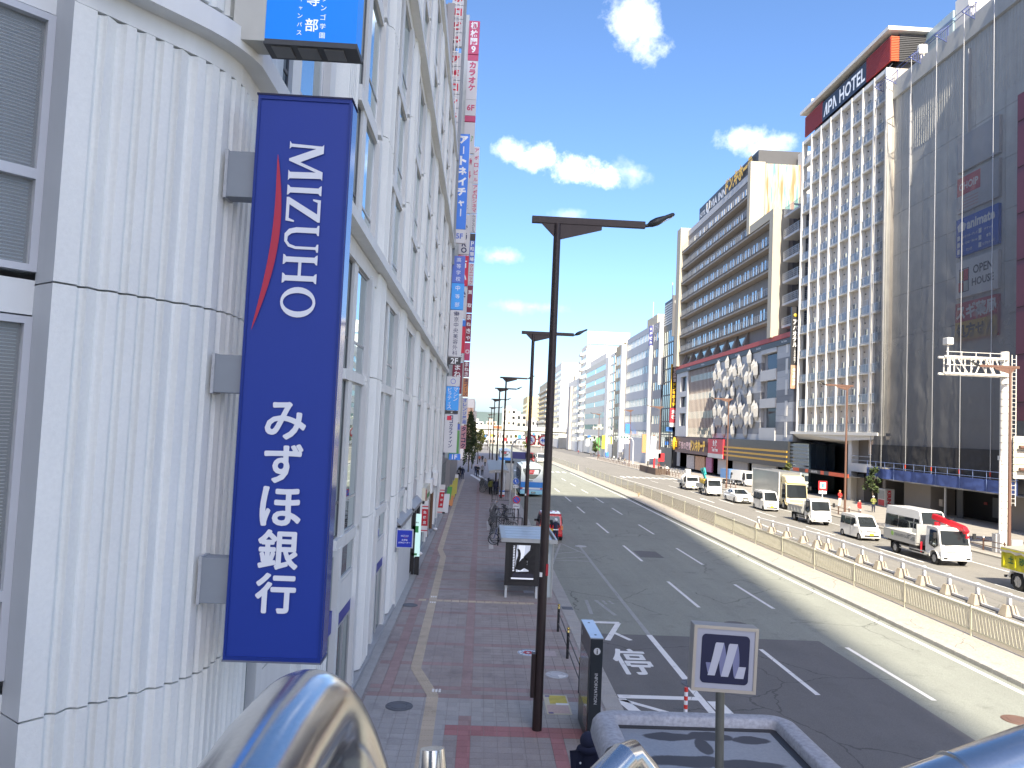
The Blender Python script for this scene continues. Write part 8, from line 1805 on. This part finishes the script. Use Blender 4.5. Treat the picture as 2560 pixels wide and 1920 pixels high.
# ================================================================ SMALL THINGS
VM = thing('vending_machine', 'white drinks machine with red KIRIN lettering beside the beige wall', 'vending machine', (46.3, 87.3, 0.06))
MB().box(45.6, 46.7, 86.6, 88.2, 0.06, 2.05).build('cabinet', M('vm_white', (0.55, 0.55, 0.54), 0.4), VM, bev=0.02); MB().box(45.57, 45.6, 86.75, 88.05, 0.9, 1.85).build('display', M('vm_display', (0.25, 0.27, 0.28), 0.3, var=0.5, vs=9), VM); MB().box(45.57, 45.6, 86.75, 88.05, 0.15, 0.8).build('red_front', MATS['sign_red'], VM)
text_mb(mb := MB(), 'KIRIN', (45.85, 86.59, 1.9), -Z, X, 1.5, 0.45, 0.05, stretch=True, res=2); mb.build('lettering', MATS['sign_red'], VM)
PSN = thing('traffic_sign', 'square red and white loading sign on a white post by the cream truck', 'traffic sign', (35.0, 78.8, 0.06))
MB().tube([(35, 78.85, 0), (35, 78.85, 3.0)], 0.05, 8).build('pole', SIGN_W, PSN); MB().box(34.55, 35.45, 78.78, 78.82, 2.1, 3.05).build('board', MATS['sign_red'], PSN, bev=0.01); MB().box(34.7, 35.3, 78.76, 78.78, 2.3, 2.9).build('board_white', SIGN_W, PSN); MB().box(34.9, 35.1, 78.75, 78.76, 2.4, 2.8).build('pictogram', S_BLUE, PSN); MB().box(34.6, 35.4, 78.78, 78.82, 1.75, 2.05).build('plate', SIGN_W, PSN)
PF = thing('planter_fence', 'dark brown slatted enclosure on the right pavement beside the far crossing', 'fence', (33.9, 154, gz(154)))
for k in range(30): MB().box(33.0+0.0*k, 33.1, 146.5+k*0.5, 146.9+k*0.5, gz(154), gz(154)+1.25).build('slat', M('slat_brown', (0.09, 0.06, 0.045), 0.7, var=0.15), PF)
for k in range(6): MB().box(33.1+k*0.45, 33.5+k*0.45, 146.4, 146.5, gz(154), gz(154)+1.25).build('slat', MATS['slat_brown'], PF)
TS = thing('traffic_light', 'white horizontal traffic signal on a curved arm over the far right lane', 'traffic light', (39.1, 200, gz(200)))
MB().tube([(39.1, 200, gz(200)), (39.1, 200, 5.0), (38.7, 200, 5.8), (37.8, 200, 6.1), (34.5, 200, 6.1)], 0.11, 8).build('pole', SIGN_W, TS); MB().box(35.4, 38.0, 199.7, 200, 5.65, 6.5).build('housing', SIGN_W, TS, bev=0.1)
for k in range(3): MB().cyl((36.0+k*0.7, 199.66, 6.07), 0.28, 0.05, 14, 'y').build('lens', M('lens_dark', (0.05, 0.12, 0.11), 0.3), TS)
MB().box(36.6, 38, 199.9, 200, 4.4, 5.4).build('plate', SIGN_W, TS)
RP = thing('street_sign', 'red post with white and red notice boards on the right pavement', 'sign', (33.6, 150.5, gz(150)))
MB().box(33.45, 33.75, 150.4, 150.7, gz(150), 2.6).build('post', MATS['sign_red'], RP)
for x, z, m_ in [(32.9, 3.0, SIGN_W), (34.2, 3.1, SIGN_W), (34.9, 2.5, MATS['sign_red'])]: MB().box(x-0.6, x+0.6, 150.3, 150.4, z-0.6, z+1.0).build('board', m_, RP)
for i, (y, z0, z1, m_) in enumerate([(214, 2, 7, S_ORG), (250, 1, 5, SIGN_W), (286, 1, 6, M('far_yellow', (0.6, 0.55, 0.05), 0.6)), (203, 1.2, 6.5, SIGN_W), (240, 7, 10, S_BLUE), (300, 0, 5, S_GRN), (330, 1, 4, SIGN_W)]):
    tag(MB().box(44.3, 45.7, y, y+0.5, z0, z1).build('shop_sign', m_), ['orange shop sign low on the grey office', 'white shop sign past the long grey office', 'yellow shop sign by the slim white building', 'white shop sign by the first white fin', 'blue shop sign halfway up the long grey office', 'green shop sign under the ribbon-window office', 'farthest white shop sign on the right'][i], 'shop sign')
vmc = tag(MB().box(42, 43, 262, 263.2, gz(262), gz(262)+1.9).build('vending_machine', S_BLUE), 'blue drinks machine far along the right pavement', 'vending machine')
# left shop clutter past the bank
for i, (x, y, z0, z1, w_, m_) in enumerate([(-2.9, 62.5, 0.1, 1.6, 0.5, S_WHITE), (-2.75, 66, 0.8, 1.9, 0.4, M('clut_green', (0.10, 0.35, 0.10), 0.7)), (-2.7, 68, 0.1, 1.0, 0.45, S_ORG), (-2.75, 71, 0.2, 1.7, 0.35, M('clut_yel', (0.5, 0.46, 0.10), 0.7)), (-2.65, 75, 0.2, 1.8, 0.35, MATS['clut_yel']), (-2.6, 79, 0.2, 1.8, 0.35, MATS['clut_yel']), (-2.7, 83, 0.2, 1.9, 0.35, S_WHITE)]):
    c = thing('standing_banner', ['white standing board just past the bank corner', 'green banner on the shop wall beyond the bank', 'low orange board beside the shop wall', 'first pale yellow banner past the bank', 'second pale yellow banner past the bank', 'third pale yellow banner past the bank', 'white banner by the second sign column'][i], 'banner', (x, y, 0.06))
    MB().poly([(x, y, z0), (x+w_, y, z0), (x+w_+0.1, y, z1), (x+0.1, y, z1)], (0, 0.03, 0)).build('cloth', m_, c); MB().tube([(x, y+0.02, 0.06), (x+0.1, y+0.02, z1+0.1)], 0.012, 5).build('pole', RAILM, c); MB().cyl((x+0.1, y, 0.06), 0.17, 0.1, 10).build('base', VBLK, c)

# ================================================================ TREES
LEAF = [M('leaf_dark', (0.030, 0.050, 0.016), 0.7, var=0.3, vs=1.5), M('leaf_mid', (0.065, 0.095, 0.025), 0.7, var=0.3, vs=1.5), M('leaf_yellow', (0.17, 0.16, 0.035), 0.7, var=0.3, vs=1.5)]
BARK = M('bark', (0.10, 0.08, 0.06), 0.9, var=0.25, vs=4)
def tree(lab, x, y, z0, z1, rx, n, seed, tones=(0, 0, 1), size=0.22, cat='tree', trunk=0.12):
    b = gz(y)+0.05; t = thing('street_tree', lab, cat, (x, y, b)); rr = random.Random(seed)
    tr = MB().tube([(x, y, b), (x+0.05, y, b+(z0-b)*0.6), (x-0.04, y, z0), (x, y, z0+(z1-z0)*0.7)], [trunk, trunk*0.8, trunk*0.65, trunk*0.2], 7)
    for k in range(7): a = rr.uniform(0, 6.28); h = z0+(z1-z0)*rr.uniform(0.0, 0.6); tr.tube([(x, y, h), (x+rx*0.6*math.cos(a), y+rx*0.6*math.sin(a), h+(z1-z0)*0.2)], [trunk*0.35, 0.015], 5)
    tr.build('trunk', BARK, t); mb = MB()
    cl = [(rr.gauss(0, 0.45), rr.gauss(0, 0.45), rr.uniform(0, 1)) for _ in range(26)]
    for k in range(n):
        c = rr.choice(cl); q = 1-abs(c[2]-0.45)*0.9
        px = x+rx*q*(c[0]+rr.gauss(0, 0.2)); py = y+rx*q*(c[1]+rr.gauss(0, 0.2)); pz = z0+(z1-z0)*(c[2]+rr.gauss(0, 0.06))
        d1 = Vector((rr.gauss(0, 1), rr.gauss(0, 1), rr.gauss(0, 0.6))).normalized(); d2 = d1.cross(Vector((rr.gauss(0, 1), rr.gauss(0, 1), rr.gauss(0, 1)))).normalized(); s = size*rr.uniform(0.5, 1.1)
        mb.mat(tones[rr.randrange(len(tones))]); p_ = Vector((px, py, pz))
        mb.add([p_-d1*s, p_-d2*s*0.45, p_+d1*s, p_+d2*s*0.45], [(0, 1, 2, 3)])
    mb.build('crown', LEAF, t); return t
tree('tall dark evergreen tree rising past the end of the left shops', -1.9, 126, 1.6, 8.8, 1.15, 2600, 1, (0, 0, 0, 1))
tree('second dark evergreen close behind the first on the left', -1.5, 138, 1.2, 7.6, 1.0, 2000, 2, (0, 0, 1, 2))
tree('lower yellowish tree beyond the evergreens on the left', -0.6, 160, 2.2, 6.0, 1.0, 1200, 3, (1, 2, 2))
tree('small dark tree in a pot by the hotel entrance canopy', 44.2, 86.6, 1.6, 4.3, 0.8, 700, 4, (0, 0, 1), 0.2)
tree('small leafy tree behind the square red loading sign', 43.0, 108, 1.5, 3.8, 0.9, 700, 5, (0, 1, 2), 0.2)
tree('far yellow-green tree left of the overpass', 0.3, 330, 1.0, 5.6, 2.0, 900, 6, (1, 2, 2), 0.45)
tree('far tree in the middle of the road beyond the white van', 18, 300, 0.2, 4.0, 2.0, 800, 7, (1, 1, 2), 0.4)
tree('far green tree on the right pavement before the ribbon-window office', 42.5, 290, 0.0, 3.6, 1.6, 700, 8, (0, 1, 1), 0.4)
wd = thing('dry_weed', 'tuft of dry straw-coloured weed growing beside the median fence', 'weed', (17.6, 86, 0.085)); rr = random.Random(11); mb = MB()
for k in range(60): a = rr.uniform(0, 6.28); l_ = rr.uniform(0.3, 0.7); mb.add([(17.6, 86, 0.08), (17.63, 86, 0.08), (17.6+0.35*l_*math.cos(a), 86+0.35*l_*math.sin(a), 0.08+l_)], [(0, 1, 2)])
mb.build('stalks', M('straw', (0.35, 0.27, 0.14), 0.8), wd)

# ================================================================ FAR END OF THE STREET
OV = thing('expressway_overpass', 'pale elevated expressway crossing the far end of the street', 'overpass', (0, 435, gz(435)))
OVM = M('overpass_concrete', (0.62, 0.60, 0.56), 0.8, var=0.06, vs=0.1, streak=0.06, streak_s=0.5)
MB().box(-220, 60, 430, 445, 5.4, 6.7).build('deck', M('overpass_under', (0.20, 0.21, 0.18), 0.8), OV); MB().box(-220, 60, 429.4, 430, 6.2, 8.4).build('parapet', OVM, OV)
MB().poly([(-60, 452, 2.6), (120, 452, 6.8), (120, 452, 8.0), (-60, 452, 4.0)], (0, 10, 0)).build('ramp_deck', OVM, OV)
for x in (-40, -14, 24, 48): MB().box(x, x+2.4, 434, 440, gz(435), 5.4).build('pier', OVM, OV)
MB().box(6, 11, 429.2, 429.4, 6.6, 8.1).build('direction_board', M('board_orange', (0.45, 0.12, 0.05), 0.6), OV)
rr = random.Random(21); cols = [(0.72, 0.71, 0.68), (0.6, 0.56, 0.5), (0.66, 0.6, 0.48), (0.5, 0.5, 0.52), (0.7, 0.66, 0.62), (0.62, 0.50, 0.42)]
desc = ['white', 'stone-coloured', 'cream', 'grey', 'off-white', 'pinkish']
def far_block(x, y, w, d, h, ci, lab, n=3, fl=4):
    m = M('far_%d' % ci, cols[ci], 0.8, var=0.06, vs=0.1); b = gz(600); t = thing('far_building', lab, 'building', (x, y, b))
    MB().box(x-w/2, x+w/2, y, y+d, b, h).build('wall', m, t); wm = MB().box(0, w/n*0.55, -0.25, 0, 0, (h-b)/fl*0.45).mesh('window', GLASS_D)
    for i in range(n):
        for j in range(fl): inst(wm, 'window', t, (x-w/2+w/n*(i+0.22), y, b+(h-b)/fl*(j+0.3)))
    MB().box(x-w*0.25, x+w*0.1, y+1, y+d*0.5, h, h+2.2).build('roof_house', m, t); return t
far_block(20.5, 600, 10.5, 12, 21.8, 0, 'far white block with a dark square opening near its top, above the overpass', 3, 6)
MB().box(17.5, 23, 599.6, 600, 13.5, 18.5).build('dark_opening', GREYW, bpy.data.objects['far_building'])
for i, (x, y, w, h, lab) in enumerate([(30, 640, 13, 19.0, 'long low far block right of the white one'), (40, 610, 9, 14, 'far block before the beige flats'), (8, 680, 9, 12.5, 'far low block left of the white one'), (-4, 640, 10, 11.5, 'far low block above the dark tree'), (1, 520, 7, 3.5, 'tiny far shop under the overpass on the left'), (9, 540, 7, 3.2, 'tiny far shop under the overpass in the middle'), (17, 520, 8, 3.6, 'tiny far shop under the overpass behind the white van'), (26, 535, 8, 4.0, 'tiny far shop under the overpass right of the van'), (35, 515, 8, 4.5, 'tiny far shop under the overpass beside the white slab'), (-7, 480, 7, 4.0, 'tiny far shop left of the lamp posts')]):
    far_block(x, y, w, 12, h, (i*2+1) % 6, desc[(i*2+1) % 6]+' '+lab, 3, 4 if h > 6 else 2)
for i in range(18):
    x = -6+i*2.4; y = 470-rr.uniform(0, 150); z = rr.uniform(0.5, 4)
    c_ = [SIGN_W, MATS['sign_red'], S_GRN, S_BLUE, S_WHITE, MATS['far_yellow']][i % 6]
    t = thing('distant_sign', '%s street sign among the far clutter, %s from the left' % (['white', 'red', 'green', 'blue', 'pale', 'yellow'][i % 6], (ords+['fifteenth', 'sixteenth', 'seventeenth', 'eighteenth'])[i]), 'sign', (x, y, gz(y)))
    MB().tube([(x, y, gz(y)), (x, y, z)], 0.1, 5).build('post', RAILM, t); MB().box(x-0.8, x+0.8, y-0.1, y, z, z+1.3).build('board', c_, t)
hl = MB(); vs = []; fs = []
for i in range(81):
    x = -4000+i*100; h = 40+75*(0.5+0.5*NO.noise(Vector((i*0.13, 0.4, 0))))+16*NO.noise(Vector((i*0.6, 2, 0)))
    vs += [(x, 4300, -10), (x, 4600, h), (x, 5600, -10)]
for i in range(80): fs += [(3*i, 3*i+3, 3*i+4, 3*i+1), (3*i+1, 3*i+4, 3*i+5, 3*i+2)]
hl.add(vs, fs, True); struct('hills', hl, M('hill_green', (0.10, 0.14, 0.13), 0.9, var=0.1, vs=0.01))
for o in list(bpy.data.objects):
    if '_o' in o: del o['_o']
